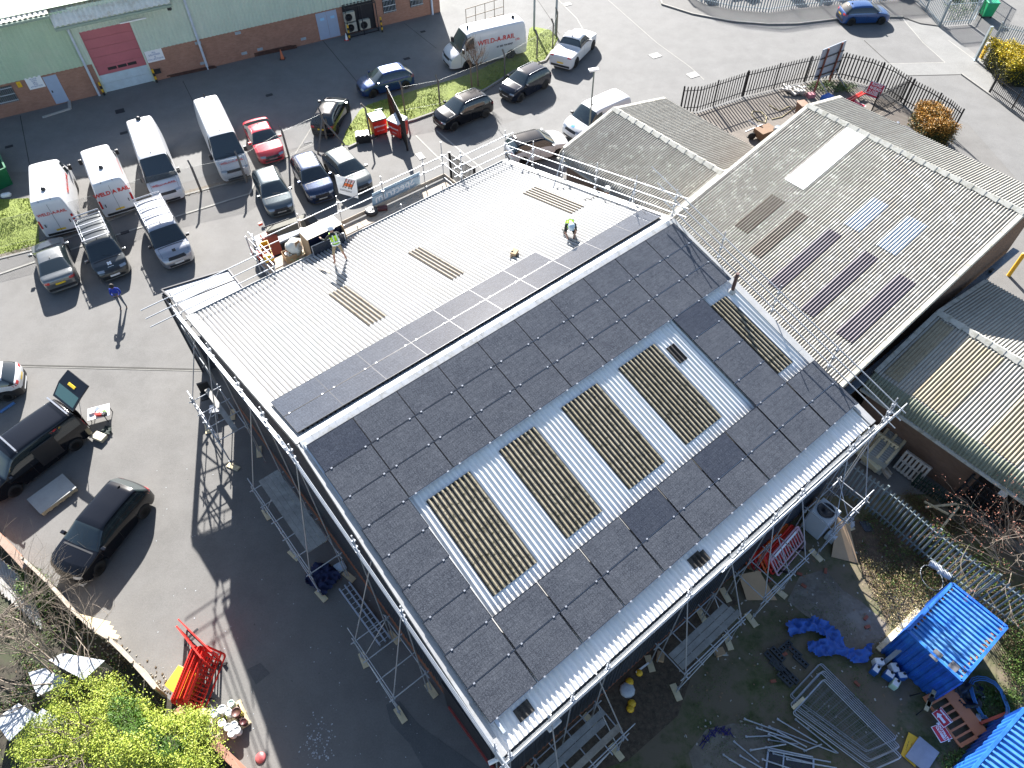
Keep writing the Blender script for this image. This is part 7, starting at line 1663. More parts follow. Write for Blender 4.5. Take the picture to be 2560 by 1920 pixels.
for k in range(16): m.beam(a.lerp(c,k/15)+V((0,0,.1)),a.lerp(c,k/15)+(d-a)*1.0+V((0,0,.1)),.1,.03)
m.build('slats',M_boardg,t)
M_gw=mat('white_sheeting',(.50,.52,.55),.6,0,var=.15,scale=2)
for lb,pp,h in(('pale flat sheet roof in the garden under the bare branches',((320,940),(420,890),(700,940),(560,1070)),1.0),('grey sloping sheet in the garden left of the lime tree',((190,1020),(300,990),(460,1080),(250,1180)),.6),('white corrugated sheet in the garden at the left edge',((-40,1340),(120,1225),(250,1300),(60,1480)),.9),('white plastic sheet poking out beneath the lime tree',((190,1380),(280,1260),(450,1340),(330,1500)),.9)):
    q=[G(*zBL(*p),h) for p in pp]; t=thing('shed_roof',lb,'garden shed',V((q[0].x,q[0].y,0))); m=MB(); m.hexa([p-V((0,0,.04)) for p in q],q); m.build('roof_sheet',M_gw,t); m=MB(); c_=sum(q,V())/4; qq=[p.lerp(c_,.1) for p in q]; m.hexa([V((p.x,p.y,0)) for p in qq],[V((p.x,p.y,h-.05)) for p in qq]); m.build('wall',M_boardg,t)
# ================================================================ plastic barriers
def barrier(label,o,x,up,mt,L=1.9,H=1.0,group='plastic pedestrian barriers',pattern=0,board=True,name='plastic_barrier'):
    """o: lower left corner, x: along, up: panel up direction"""
    x=V(x).normalized(); up=V(up).normalized(); n=x.cross(up).normalized(); up=n.cross(x).normalized()
    t=thing(name,label,'barrier',V((o.x,o.y,0)),0,group)
    P=lambda a,b,c=0:o+x*a+up*b+n*c
    m=MB(); w=.05
    def bar(a,b,c,d,w=.05,t_=.045):
        m.beam(P(a,b),P(c,d),w if abs(a-c)>abs(b-d) else w,t_,up=n) if 0 else m.beam(P(a,b),P(c,d),t_,w,up=up if abs(a-c)>abs(b-d) else x)
    bar(.08,0,L-.08,0,.07);bar(.08,H,L-.08,H,.07);bar(0,.08,0,H-.08,.07);bar(L,.08,L,H-.08,.07)
    for (a,b,c,d) in((0,.08,.08,0),(L,.08,L-.08,0),(0,H-.08,.08,H),(L,H-.08,L-.08,H)): m.beam(P(a,b),P(c,d),.07,.05,up=n)
    bar(.03,.22,L-.03,.22,.06)
    m.beam(P(0,.86),P(L,.86),.05,.12,up=up)
    k=13
    for i in range(1,k): bar(L*i/k,.22,L*i/k,.80,.035,.04)
    m.build('panel',mt,t)
    for a in(.35,L-.35): q=MB(); q.beam(P(a,-.02,-.25),P(a,-.02,.25),.10,.05,up=up); q.build('foot',M_black,t)
    if board: q=MB(); q.hexa([P(.25,.81,.028),P(L-.25,.81,.028),P(L-.25,.91,.028),P(.25,.91,.028)],[P(.25,.81,.034),P(L-.25,.81,.034),P(L-.25,.91,.034),P(.25,.91,.034)]); q.build('reflective_strip',M_whttext if pattern else mt,t)
    return t
# pack at lower left (standing on edge, leaning)
a=G(*zBL(1262,1250)); b=G(*zBL(1375,960)); x=(b-a); nrm=V((x.y,-x.x,0)).normalized()
for k in range(3):
    o=a+nrm*(.05+.30*k)+x.normalized()*(.05*k-.1); barrier('red plastic barrier in the leaning pack beside the yellow bin, %s from the wall'%ordi[k],o,x,V((0,0,1))+nrm*-(.35+.15*k),M_red,L=2.0,H=1.0)
for lb,p0_,p1_ in (('red plastic barrier standing on edge, left arm of the splayed pair',(1355,935),(1178,708)),('red plastic barrier standing on edge, right arm of the splayed pair',(1425,890),(1190,662))):
    A_=G(*zBL(*p0_),1.0); B_=G(*zBL(*p1_),1.0); A_.z=B_.z=0; barrier(lb,A_,B_-A_,V((0,0,1)),M_red,L=(B_-A_).length,H=1.0,board=False)
t=thing('grit_bin','yellow plastic cabinet with oval badge beside the red barriers','grit bin',G(*zBL(1200,1110))); q=[G(*zBL(*p),.75) for p in((1195,968),(1310,1025),(1215,1205),(1100,1105))]; c_=sum(q,V())/4; m=MB(); m.hexa([V((p.x,p.y,0)).lerp(V((c_.x,c_.y,0)),.06) for p in q],[p-V((0,0,.06)) for p in q]); m.build('body',M_yellow,t,bevel=.03); m=MB(); m.hexa([p-V((0,0,.058)) for p in q],q); m.build('lid',mat('yellow_lid',(.78,.50,.03),.4,0,var=.1),t,bevel=.02); m=MB(); m.lathe(c_+V((.05,.05,.0)),[(0,.012),(.12,.012),(.12,.002)],20); m.build('badge',mat('brown_badge',(.12,.06,.02),.5),t)
for k,px in enumerate((zBL(1225,1180),zBL(1365,1310),zBL(1485,1440))):
    m=MB(); p=G(*px); m.lathe(p,[(.0,0),(.26,.02),(.28,.08),(.2,.16),(0,.18)],14); o=m.build('sandbag',mat('sandbag_hessian',(.42,.36,.26),.9,0,var=.15)); tag(o,('buff sandbag touching the yellow cabinet','buff sandbag at the foot of the red barriers','buff sandbag left of the pallet of tins')[k],'sandbag','sandbags near the red barriers')
# pallet of tins
c=G(*zBL(1545,1350)); pallet('pallet loaded with paint tins beside the low brick wall',c,R(35),1.2,1.0)
tins=[((1450,1310),(.45,.5,.6),.14,.32),((1500,1280),(.7,.7,.68),.15,.3),((1560,1240),(.55,.7,.6),.12,.28),((1545,1300),(.75,.75,.72),.12,.3),((1595,1300),(.10,.04,.03),.17,.3),((1640,1360),(.08,.02,.02),.12,.25),((1500,1370),(.75,.75,.74),.13,.3),((1540,1400),(.75,.75,.74),.13,.3),((1580,1385),(.7,.72,.74),.13,.3),((1600,1420),(.75,.75,.74),.13,.3),((1565,1440),(.72,.72,.7),.13,.3),((1620,1300),(.6,.5,.1),.08,.25)]
nm=['pale blue edged tin at the left corner','large white tin behind the blue edged one','pale green topped tin at the back','small white tin in the middle rear','open tub of brown paint','dark red cylinder at the right','white bottle in the front row, left','white bottle in the front row, second','bluish white bottle at the centre','white bottle near the right front','cream bottle at the front corner','slim yellow tin by the brown tub']
for (px,c_,r_,h_),n_ in zip(tins,nm):
    p=G(*zBL(*px),.14); m=MB(); m.lathe(p,[(r_,0),(r_,h_-.03),(r_*1.05,h_-.02),(r_*1.05,h_),(r_*.85,h_),(r_*.8,h_-.02),(0,h_-.02)],16); tag(m.build('paint_tin',mat('tin_%d_%d_%d'%tuple(int(x*100) for x in c_),c_,.45)),n_+' on the pallet','tin','paint tins on the pallet')
m=MB(); p=G(*zBB(32,1590)); m.lathe(p,[(.0,.06),(.17,.06),(.19,.03),(.19,0)],20); tag(m.build('bucket_lid',mat('pink_lid',(.42,.10,.10),.5)),'round pinkish lid lying on the dark tarmac at the bottom','lid')
# ================================================================ weedy yard contents
cb_=mat('container_blue',(.015,.10,.42),.45,0,var=.15,scale=1.2,dirt=(.03,.17,.50),dscale=1.2,dthr=(.45,.7)); cr_=mat('container_roof_blue',(.03,.17,.50),.45,0,var=.15,scale=1.5,dirt=(.10,.26,.50),dscale=1.2,dthr=(.42,.65))
def container(label,q,H,rib_axis=0):
    """q: four roof corners (world, z=H), a->b is the ribbed run"""
    t=thing('shipping_container',label,'container',V((q[0].x,q[0].y,0))); a,b,c,d=q; c_=(a+b+c+d)/4
    m=MB(); n=15
    for (p,r,s) in((a,b,1),(b,c,1),(c,d,1),(d,a,1)):
        p0,r0=V((p.x,p.y,0)),V((r.x,r.y,0)); A_=sum((q[i].x*q[(i+1)%4].y-q[(i+1)%4].x*q[i].y) for i in range(4))
        if A_>0: wallrib(m,p0,r0,.05,lambda t_:H-.02,.28,.04)
        else: wallrib(m,r0,p0,.05,lambda t_:H-.02,.28,.04)
    m.build('walls',cb_,t); m=MB(); nr=15
    for k in range(nr):
        for t0,t1,z0,z1 in((0,.5,0,0),(.5,.58,0,.075),(.58,.92,.075,.075),(.92,1,.075,0)):
            u0,u1=(k+t0)/nr,(k+t1)/nr; m.quad(a.lerp(b,u0)+V((0,0,z0)),a.lerp(b,u1)+V((0,0,z1)),d.lerp(c,u1)+V((0,0,z1)),d.lerp(c,u0)+V((0,0,z0)))
    m.build('roof',cr_,t)
    m=MB()
    for k in range(4): m.beam(q[k]+V((0,0,.03)),q[(k+1)%4]+V((0,0,.03)),.1,.12); m.beam(V((q[k].x,q[k].y,0)),q[k],.12,.12)
    m.build('frame',cb_,t); return t
H1=2.25; q=[G(*zBD(*p),H1) for p in((1230,430),(930,745),(1290,1080),(1592,720))]
container('blue shipping container with ribbed rusty edged roof in the weedy yard',q,H1)
m=MB()
for k in range(90):
    f=random.random(); s=random.choice((0,1)); p=(q[3].lerp(q[2],f) if s else q[0].lerp(q[1],f)); p=p.lerp(sum(q,V())/4,random.uniform(.03,.12 if not s else .2)); m.box(p+V((0,0,.045)),(.10,.05,.01),random.uniform(0,3))
tag(m.build('dead_leaves',mat('dead_leaf',(.25,.11,.05),.9)),'dead brown leaves caught on the roof of the blue container','leaves',kind='stuff')
for (x,y,w_,lb) in((1125,905,.42,'left'),(1240,985,.38,'right')):
    m=MB(); p=G(*zBD(x,y),H1+.07); m.box(p,(w_,.3,.03),.6); tag(m.build('roof_slate',mat('grey_slate',(.10,.10,.11),.7)),'grey square slab on the near edge of the container roof, %s one'%lb,'slab')
H2=2.4; q=[G(*p,H2) for p in(zBD(1713,1265),zBD(1350,1690),zBD(1900,2100),zBD(2250,1650))]; container('pale blue container cut by the bottom right corner of the picture',q,H2)
p=[G(*zBD(*p),.05) for p in((735,870),(985,615))]; 
for k in range(2):
    m=MB(); r_=V((.12*k,.08*k,.02*k)); m.beam(p[0]+r_,p[1]+r_+V((.05*k,0,0)),.2,.04); tag(m.build('plank',M_pine),'long pale plank lying beside the blue container, %s'%('nearer the yard' if k==0 else 'against the container'),'plank')
m=MB(); m.beam(G(*zBD(775,955),.1),G(*zBD(965,800),1.6),.16,.12); tag(m.build('leaning_post',mat('grey_plastic_post',(.25,.27,.30),.5)),'grey square post leaning on the corner of the blue container','post')
crumple('tarpaulin','crumpled bright blue tarpaulin trailing across the weedy yard','tarpaulin',[zBD(*p) for p in((88,705),(170,665),(300,655),(400,700),(480,770),(515,850),(600,880),(650,830),(695,825),(690,900),(655,975),(560,970),(470,920),(330,930),(240,870),(250,820),(380,800),(290,760),(140,795))],.22,mat('tarp_blue',(.03,.11,.42),.5,0,var=.25,scale=4),.45,.16,.06)
for k,(px,top,lb) in enumerate((((722,965),M_whttext,'white topped blue jerry can, rearmost of six'),((702,1015),None,'blue jerry can with white cap at the left of six'),((825,1005),M_whttext,'cream topped blue drum at the upper right of six'),((790,1052),None,'blue jerry can in the middle of six'),((872,1058),None,'blue jerry can with white handle at the right of six'),((832,1108),mat('green_white_can',(.45,.6,.45),.5),'pale green and white jerry can nearest of six'))):
    p=G(*zBD(*px)); t=thing('jerry_can',lb,'jerry can',p,k*.8,'jerry cans by the blue container'); m=MB(); m.box(p+V((0,0,.2)),(.34,.26,.38),k*.8); m.build('can_body',top if top else mat('can_blue',(.02,.10,.33),.4),t,bevel=.04); m=MB(); m.lathe(p+V((.08,.04,.38)),[(.05,0),(.05,.06),(0,.07)],10); m.build('cap',M_black,t); m=MB(); m.box(p+V((0,0,.395)),(.28,.2,.02),k*.8); m.build('top_face',M_whttext,t)
# rubber feet
for k in range(9):
    px=((20,930),(60,900),(110,850),(170,880),(60,985),(100,1005),(150,1050),(215,945),(110,1070))[k]; p=G(*zBD(*px)); a=random.choice((-.95,-.85,.6)); t=thing('rubber_block','black rubber fence foot with holes in the scattered heap, %s'%(('far left','upper left','top beside the brick','top right','centre left','centre','lower right','far right','bottom')[k]),'fence foot',p,a,'rubber fence feet'); m=MB()
    w_,d_=.62,.22
    for s in(-1,1): m.box((0,s*(d_/2-.03),.06),(w_,.06,.12))
    for x_ in(-.28,-.14,0,.14,.28): m.box((x_,0,.055),(.06,d_-.12,.11))
    m.build('block',mat('grey_rubber',(.04,.045,.05),.8,0,var=.2),t,local=True)
# mesh fence panels
def heras(label,a,b,c,d,first):
    t=thing('mesh_fence_panel',label,'fence panel',V((a.x,a.y,0)),0,'stacked mesh fence panels'); m=MB(); q=[a,b,c,d]; pts=[]
    for k in range(4):
        p=q[k]; pr,nx=q[k-1],q[(k+1)%4]; d0=(pr-p).normalized();d1=(nx-p).normalized(); r_=.22
        for s in(1,.35): pts.append(p+d0*r_*s)
        pts.append(p+(d0+d1)*r_*.12)
        for s in(.35,1): pts.append(p+d1*r_*s)
    m.path(pts,.021,6,closed=True); 
    m.build('frame',M_tube,t)
    m=MB(); w_=.0028; nx=34 if first else 12; ny=16 if first else 6
    z=V((0,0,.004))
    for i in range(1,nx): p,r=a.lerp(b,i/nx)+z,d.lerp(c,i/nx)+z; dd=(r-p).normalized().cross(V((0,0,1)))*w_; m.quad(p-dd,r-dd,r+dd,p+dd)
    for i in range(1,ny): p,r=a.lerp(d,i/ny)+z,b.lerp(c,i/ny)+z; dd=(r-p).normalized().cross(V((0,0,1)))*w_; m.quad(p-dd,r-dd,r+dd,p+dd)
    m.build('wire_mesh',M_chain,t)
A_,B_,C_,D_=[G(*zBD(*p),.35) for p in((370,1065),(892,1590),(690,1680),(165,1290))]
for k in range(7):
    f=k/6; off=(G(*zBD(365,945),.2)-G(*zBD(370,1065),.35))*(f*1.0); z=V((0,0,.30-.045*k)); w_=lambda p,dx:V((p.x,p.y,0))+V((off.x,off.y,0))+z+(B_-A_).normalized()*(.1*math.sin(k*2.1))
    heras('galvanised mesh fence panel in the flat stack, %s from the top'%ordi[k],w_(A_,0),w_(B_,0),w_(C_,0),w_(D_,0),k==0)
m=MB(); a,b=G(*zBD(165,1260),.42),G(*zBD(240,1190),.42); m.beam(a,b,.12,.04); tag(m.build('timber_block',M_pine),'pale timber packer on the corner of the mesh panel stack','timber')
# tubes pile
random.seed(21)
tp=[((0,1380),(460,1560)),((60,1330),(330,1490)),((180,1330),(470,1560)),((0,1430),(260,1545)),((0,1540),(420,1620)),((0,1470),(200,1500)),((120,1600),(460,1659)),((240,1545),(360,1500)),((-20,1520),(300,1585)),((-160,1330),(60,1410)),((-230,1480),(-60,1620)),((-300,1570),(-160,1659)),((-260,1600),(-80,1700)),((-120,1540),(120,1500)),((-80,1390),(170,1470)),((-190,1575),(30,1700)),((30,1560),(340,1640)),((-150,1450),(90,1440)),((60,1410),(260,1520)),((-40,1600),(200,1680))]
for k,(p,q_) in enumerate(tp):
    a=G(*zBD(*p),.05+.03*(k%5)); b=G(*zBD(*q_),.05+.03*((k*3)%5)); d=(b-a); 
    m=MB(); m.tube(a,b,.027,7); m.box(a+d*.02,(.07,.07,.07),k); tag(m.build('scaffold_tube',M_tube),'loose galvanised scaffold tube in the pile at the bottom, %s from the mesh panels'%((ordi+['eleventh','twelfth','thirteenth','fourteenth','fifteenth','sixteenth','seventeenth','eighteenth','nineteenth','twentieth'])[k]),'scaffold tube','loose scaffold tubes in the pile')
t=thing('framed_board','dark framed board lying under the scaffold tubes at the bottom edge','board',G(*zBD(100,1620))); q=[G(*zBD(*p),.05) for p in((0,1530),(300,1600),(300,1720),(-20,1700))]; m=MB(); m.hexa(q,[p+V((0,0,.03)) for p in q]); m.build('sheet',mat('dark_sheet',(.03,.03,.035),.4),t); m=MB()
for k in range(4): m.beam(q[k]+V((0,0,.05)),q[(k+1)%4]+V((0,0,.05)),.06,.05)
m.beam(q[0].lerp(q[1],.35)+V((0,0,.05)),q[3].lerp(q[2],.35)+V((0,0,.05)),.05,.04); m.build('frame_bars',M_alu,t)
# purple rope
m=MB(); rp_=[G(*zBC(1270+190*k/50+28*math.sin(k*1.7),1500-60*math.sin(k/50*3)-k*1.2+30*math.cos(k*2.3)),.03+.02*math.sin(k)) for k in range(51)]; m.path(rp_,.016,5); tag(m.build('rope',mat('purple_rope',(.03,.02,.16),.7)),'tangled purple blue rope on the dirt near the scaffold tubes','rope')
# slabs + sign boards
for lb,pp,h,mt in(('yellow warning board lying under the pale slab','940,1420;1003,1455;920,1590;985,1650;890,1640',.06,M_yellow),):
    q=[G(*zBD(*p),.05) for p in((940,1420),(1003,1458),(985,1655),(888,1570))]; m=MB(); m.hexa(q,[p+V((0,0,.02)) for p in q]); tag(m.build('warning_board',mt),lb,'sign')
    cc=sum(q,V())/4; x_=(q[3]-q[0]).normalized(); 
    text('- -- - ---\n--- - -- -\n-- --- - -',.12,M_blktext,frame(cc+V((0,0,.028)),x_,V((0,0,1))),bpy.data.objects['warning_board'])
q=[G(*zBD(*p),.14) for p in((1015,1445),(1148,1555),(1060,1690),(918,1580))]; m=MB(); m.hexa([p-V((0,0,.05)) for p in q],q); tag(m.build('paving_slab',mat('pale_grey_slab',(.27,.29,.33),.8,0,var=.12,scale=3),bevel=.01),'square pale grey slab lying on the yellow board','slab')
# orange barrier with signs
t=thing('orange_barrier','orange slotted plastic barrier lying flat behind the red signs','barrier',G(*zBD(1250,1300))); q=[G(*zBD(*p),.22) for p in((1085,1150),(1210,1150),(1380,1420),(1290,1500))]
a=G(*zBD(1100,1165),.25); b=G(*zBD(1340,1480),.25); x_=(b-a).normalized(); y_=V((-x_.y,x_.x,0)); wd=(G(*zBD(1215,1160),.25)-a).length*1.0; L=(b-a).length; m=MB()
if (G(*zBD(1300,1250),.25)-a).dot(y_)<0: y_=-y_
P=lambda s,r,z=.25:a+x_*s*L+y_*r+V((0,0,z-.25))
m.beam(P(0,.62),P(1,.62),.5,.05,up=V((0,0,1))); m.beam(P(0,-.38),P(1,-.38),.08,.05)
for k in range(8): m.beam(P(k/7,-.4),P(k/7,.4),.13 if k in(0,7) else .07,.045)
m.build('panel',mat('faded_orange_plastic',(.58,.20,.08),.5,0,var=.1),t)
def flatsign(label,pp,h,body,size,arrow=False):
    q=[G(*zBD(*p),h+.02*i) for i,p in enumerate(pp)]; r=redsign(label,q,body,size); return r
t,P_,x,y,n=flatsign('red PEDESTRIANS sign with white left arrow lying on the orange barrier',((1160,1258),(1238,1352),(1172,1392),(1090,1290)),.42,('PEDESTRIANS',0,.55),.085)
m=MB(); q=[P_(.62,-.55,.04),P_(.62,-.1,.04),P_(-.25,-.1,.04),P_(-.25,.25,.04),P_(-.75,-.32,.04),P_(-.25,-.85,.04),P_(-.25,-.55,.04)]; m.poly(q); m.build('arrow',M_whttext,t)
flatsign('red FOOTPATH CLOSED sign lying below the pedestrians sign',((1165,1352),(1228,1462),(1158,1493),(1088,1392)),.42,('FOOTPATH\nCLOSED',0,0),.125)
# workbench
p=G(*zBD(1030,1240)); t=thing('workbench','small folding workbench with black frame and cream jaws by the jerry cans','workbench',p,.7); m=MB(); m.box(p+V((.05,.05,.7)),(.7,.14,.04),.9); m.box(p+V((-.08,-.08,.7)),(.7,.14,.04),.9); m.build('jaws',mat('cream_jaw',(.45,.38,.22),.6),t); m=MB()
for sx in(-1,1):
    for sy in(-1,1): m.tube(p+V((sx*.25,sy*.25,.68)),p+V((sx*.33,sy*.33,0)),.022,6)
m.build('legs',M_steelb,t); m=MB(); m.box(p+V((0,0,.76)),(.2,.15,.1),.4); tag(m.build('battery_tool',M_black),'black battery tool resting on the folding workbench','tool')
# hose coils
t=thing('hose_coil','coiled blue hose hanging over black rubbish by the container end','hose',G(*zBD(1490,1200))); m=MB()
for k in range(3):
    c_=G(*zBD(1475,1200),.25+.05*k); pts=[c_+V(((.85-.07*k)*math.cos(a/16*6.28)*.75,(.85-.07*k)*math.sin(a/16*6.28),.1*math.sin(a))) for a in range(16)]; m.path(pts,.022,5,closed=True)
m.build('hose',mat('hose_blue',(.05,.20,.45),.4),t)
crumple('rubbish_heap','heap of black sacks and netting behind the orange barrier','rubbish',[zBD(*p) for p in((1200,1110),(1290,1090),(1400,1110),(1440,1220),(1400,1290),(1300,1290),(1230,1220))],.35,mat('black_sacks',(.012,.014,.018),.35,0,var=.3),.35,.18,.08)
crumple('white_sack','torn white sack between the orange barrier and ivy','sack',[zBD(*p) for p in((1350,1330),(1400,1290),(1470,1320),(1420,1350),(1380,1400),(1345,1380))],.2,M_gw,.3,.12,.06)
crumple('white_bucket','small white sheet draped inside the blue hose coil','sheet',[zBD(*p) for p in((1385,1170),(1415,1158),(1440,1190),(1425,1215),(1395,1200))],.25,M_gw,.3,.1,.05)
crumple('blue_sack','blue and white plastic sack in the brambles at the bottom right','sack',[zBD(*p) for p in((1335,1540),(1390,1480),(1450,1470),(1430,1560),(1370,1560))],.25,mat('blue_white_plastic',(.15,.2,.5),.5,0,var=.5,scale=5),.3,.12,.06)
m=MB(); a,b=G(*zBD(1420,1360),.3),G(*zBD(1600,1290),.35); m.beam(a,b,.1,.1); m.beam(a+V((.2,-.2,0)),b+V((.1,-.15,0)),.08,.08); tag(m.build('barrier_rail',mat('worn_red_plastic',(.5,.07,.03),.5)),'worn red plastic rails half buried beside the white sack','barrier')
m=MB(); m.beam(G(*zBD(1420,1480),.2),G(*zBD(1690,1300),.25),.12,.05); tag(m.build('plank',M_boardg),'weathered plank leaning through the ivy at the bottom right','plank')
# white pipes by palisade
for k,px in enumerate(((1120,310),(1180,360))): m=MB(); p=G(*zBD(*px),.3); m.tube(p-V((.2,-.15,0)),p+V((.2,-.15,0)),.14,12); tag(m.build('white_roll',M_gw),'white roll of sheeting by the palisade, %s one'%('upper' if k==0 else 'lower'),'roll')
m=MB()
for k in range(5): c_=G(*zBD(1095,385),.15+.05*k); m.path([c_+V((.42*math.cos(a/14*6.28),.55*math.sin(a/14*6.28),0)) for a in range(14)],.014,4,closed=True)
tag(m.build('wire_coil',M_tube),'loose coil of silvery wire beside the white rolls','wire')
# cardboard sheets
def flat(name,label,cat,q,th,mt):
    m=MB(); m.hexa([V(p)-V((0,0,th)) for p in q],q); o=m.build(name,mt); tag(o,label,cat); return o
zF=Z(1780,1200,5.53)
flat('cardboard_sheet','large flattened cardboard sheet right of the white condenser unit','cardboard',[G(*zF(*p),h) for p,h in(((1740,510),.9),((1900,640),.5),((2020,1150),.05),((1650,1060),.05))],.02,M_card)
flat('cardboard_sheet','printed flattened cardboard box under the barrier scaffold tower','cardboard',[G(*zF(*p),h) for p,h in(((370,1310),.5),((650,1250),.5),((900,1659),.05),((480,1659),.05))],.02,M_card)
# condenser
a=G(*zF(1355,720),0); q=[G(*zF(*p),1.45) for p in((1420,400),(1560,290),(1740,430),(1600,560))]; t=thing('heat_pump','white condenser unit with round top fan grille at the wall foot','condenser',V((q[0].x,q[0].y,0)),TH)
c_=sum(q,V())/4; u_,w_=FR(c_); m=MB(); m.box(W(u_,w_,.72),(.95,.9,1.4),TH); m.build('casing',mat('cool_white_metal',(.42,.46,.50),.4,0,var=.05),t,bevel=.03); m=MB(); m.lathe(W(u_,w_,1.42),[(.36,0),(.36,.05),(.33,.05),(.31,.01),(.11,.01),(.10,.04),(0,.04)],24); m.build('fan_grille',M_steelb,t)
m=MB(); m.box(W(u_+.1,w_-.75,.25),(.55,.4,.5),TH); tag(m.build('white_box',mat('cool_white_metal',(.42,.46,.50),.4),bevel=.02),'small white box on the ground in front of the condenser unit','box')
# barriers stacked below tower 3
a=G(*zF(690,1340),.0); b=G(*zF(1130,830),.0); x=(b-a)
M_pk=mat('pale_pink_plastic',(.55,.35,.38),.5,0,var=.15,scale=3)
for k in range(6):
    n_=V((x.y,-x.x,0)).normalized(); o=a+n_*(-.55+.2*k)+x.normalized()*(.12*k-.1); mm=(M_orange,M_red,M_red,M_orange,M_red,M_pk)[k]
    barrier('%s plastic barrier leaning under the scaffold, %s from the dark wall'%(('orange','red','red','orange','red','pink and white')[k],ordi[k]),o,x,V((0,0,1))*.72+n_*-.62,mm,L=2.1,H=1.0,pattern=1 if k==5 else 0)
t=None
# pallets by workshop
pallet('weathered pallet standing upright against the brick workshop wall near the yard fence',W(22.25,-1.55,.62),0,rot=faceR(EB,(-EA+V((0,0,.25)))),mt=mat('grey_pallet',(.42,.38,.33),.85,0,var=.15),w=1.25,d=1.15)
pallet('orange brown pallet leaning behind the panel stack beside the workshop wall',W(22.2,.0,.6),0,rot=faceR(EB,(-EA+V((0,0,.3)))),w=1.2,d=1.1)
pallet('pallet leaning in the corner at the end of the workshop wall',W(22.1,1.35,.6),0,rot=faceR(EB,(-EA+V((0,0,.35)))),w=1.1,d=1.0)
t=thing('panel_stack','pallet stack of white ribbed panels with timber battens beside the workshop','stack',W(21.0,-.3,0),TH); m=MB(); q=[G(*zLR(*p),.95) for p in((1045,770),(1225,885),(1030,1115),(850,1000))]; m.hexa([V((p.x,p.y,.1)) for p in q],q); m.build('ribbed_panels',mat('ribbed_white',(.36,.36,.33),.7,0,var=.1),t)
for f in(.08,.5,.92): m=MB(); m.beam(q[0].lerp(q[1],f)+V((0,0,.04)),q[3].lerp(q[2],f)+V((0,0,.04)),.12,.06); m.build('batten',M_pine,t)
m=MB()
for k in range(14): m.beam(q[0].lerp(q[3],(k+.5)/14)+V((0,0,.012)),q[1].lerp(q[2],(k+.5)/14)+V((0,0,.012)),.04,.02)
m.build('panel_ribs',mat('ribbed_white_dark',(.26,.26,.24),.7),t)
t=thing('plastic_trough','cream plastic trough lying along the palisade behind the white panel stack','trough',G(*zLR(880,1080))); m=MB(); a,b=G(*zLR(785,985),.5),G(*zLR(960,1160),.5); m.beam(a,b,.35,.3); m.build('trough',mat('cream_plastic',(.50,.45,.30),.5,0,var=.1),t,bevel=.05)
t=thing('timber_tray','shallow grey brown timber tray leaning at the end of the white panel stack','tray',G(*zLR(1010,1160))); m=MB(); a,b=G(*zLR(935,1060),.6),G(*zLR(1055,1215),.5)
for s in(-1,1): m.beam(a+V((.1*s,.1*s,0)),b+V((.1*s,.1*s,0)),.03,.16)
m.beam(a-V((0,0,.06)),b-V((0,0,.06)),.2,.03); m.build('tray',M_board,t)
# green railings near gate
palisade('palisade_fence','short dark green railing in front of the workshop gate',[G(*zLR(1240,1290)),G(*zLR(1680,1560))],1.0,mat('dark_green_rail',(.02,.04,.03),.5),sp=.14,pw=.06)
t=thing('timber_post','pale leaning timber posts among dead brush behind the palisade','timber',G(*zLR(1500,1480)))
for a,b in((zLR(1360,1480),zLR(1690,1445)),(zLR(1500,1659),zLR(1650,1470)),(zLR(1350,1430),zLR(1560,1540))): m=MB(); m.beam(G(*a,.3),G(*b,.6),.09,.06); m.build('pole',M_pine,t)
scrub('dead brown brush behind the galvanised palisade',[zLR(*p) for p in((1150,1350),(1300,1400),(1560,1620),(1750,1659),(1900,1750),(1500,1700),(1250,1500))],500,.03,rk((1,1,8)),M_lg,.5,name='dead_brush',thr=-.3)
# small stuff: bricks, litter
random.seed(4); M_lb=mat('loose_brick',(.26,.08,.05),.85,0,var=.15)
for k,px in enumerate(((655,655),(665,715),(150,855),(110,900),(35,1078),(385,340),(210,360),(240,440),(595,1095),(1690-1713+40,400))):
    m=MB(); m.box(G(*zBD(*px),.05),(.22,.11,.07),random.uniform(0,3)); tag(m.build('loose_brick',M_lb),'loose red brick in the weedy yard, %s counting from the soil patch'%ordi[k],'brick','loose bricks in the weedy yard')
for k,(px,mt,s_) in enumerate((((850,1025),M_yellow,.14),((785,1085),M_yellow,.16),((800,1230),M_yellow,.16),((790,1265),M_yellow,.15),((770,1140),M_gw,.3))):
    m=MB(); p=G(*zBC(*px)); m.lathe(p,[(s_*.6,0),(s_,.05),(s_*.8,.12),(s_*.3,.14)],10); tag(m.build('rubbish_item',mt),('small yellow wrapper by the wall foot nearest the white offcut','yellow ball of tape above the crumpled sack','yellow tape roll left of the timber offcut','lower yellow tape roll on the gravel','crumpled white plastic sack on the gravel')[k],'litter')
m=MB(); m.beam(G(*zBC(830,1020),.1),G(*zBC(915,955),.1),.07,.03); tag(m.build('white_offcut',M_whttext),'white plastic offcut at the foot of the dark front wall','offcut')
for k,px in enumerate(((1385,890),(990,920))): m=MB(); p=G(*zBC(*px)); m.box(p+V((0,0,.1)),(.35,.28,.2),k+.3); tag(m.build('small_carton',M_card),'small brown carton %s'%('beside the boarded front tower' if k==0 else 'on the gravel near the sole board'),'box')
crumple('plastic_sheet','torn clear plastic under the boarded front scaffold tower','plastic',[zBC(*p) for p in((1325,880),(1390,850),(1465,920),(1400,925),(1350,915))],.1,mat('clear_plastic_scrap',(.30,.30,.27),.3),.25,.08,.06)
crumple('plastic_sheet','grey crumpled packaging near the cardboard and condenser','plastic',[zBD(*p) for p in((530,10),(580,20),(575,60),(545,70))],.15,M_gw,.25,.1,.05)
flat('glass_offcut','small blue black panel on the ground near the crumpled packaging','panel',[G(*zBD(*p),.06) for p in((610,10),(665,5),(710,75),(650,75))],.03,M_pvc)

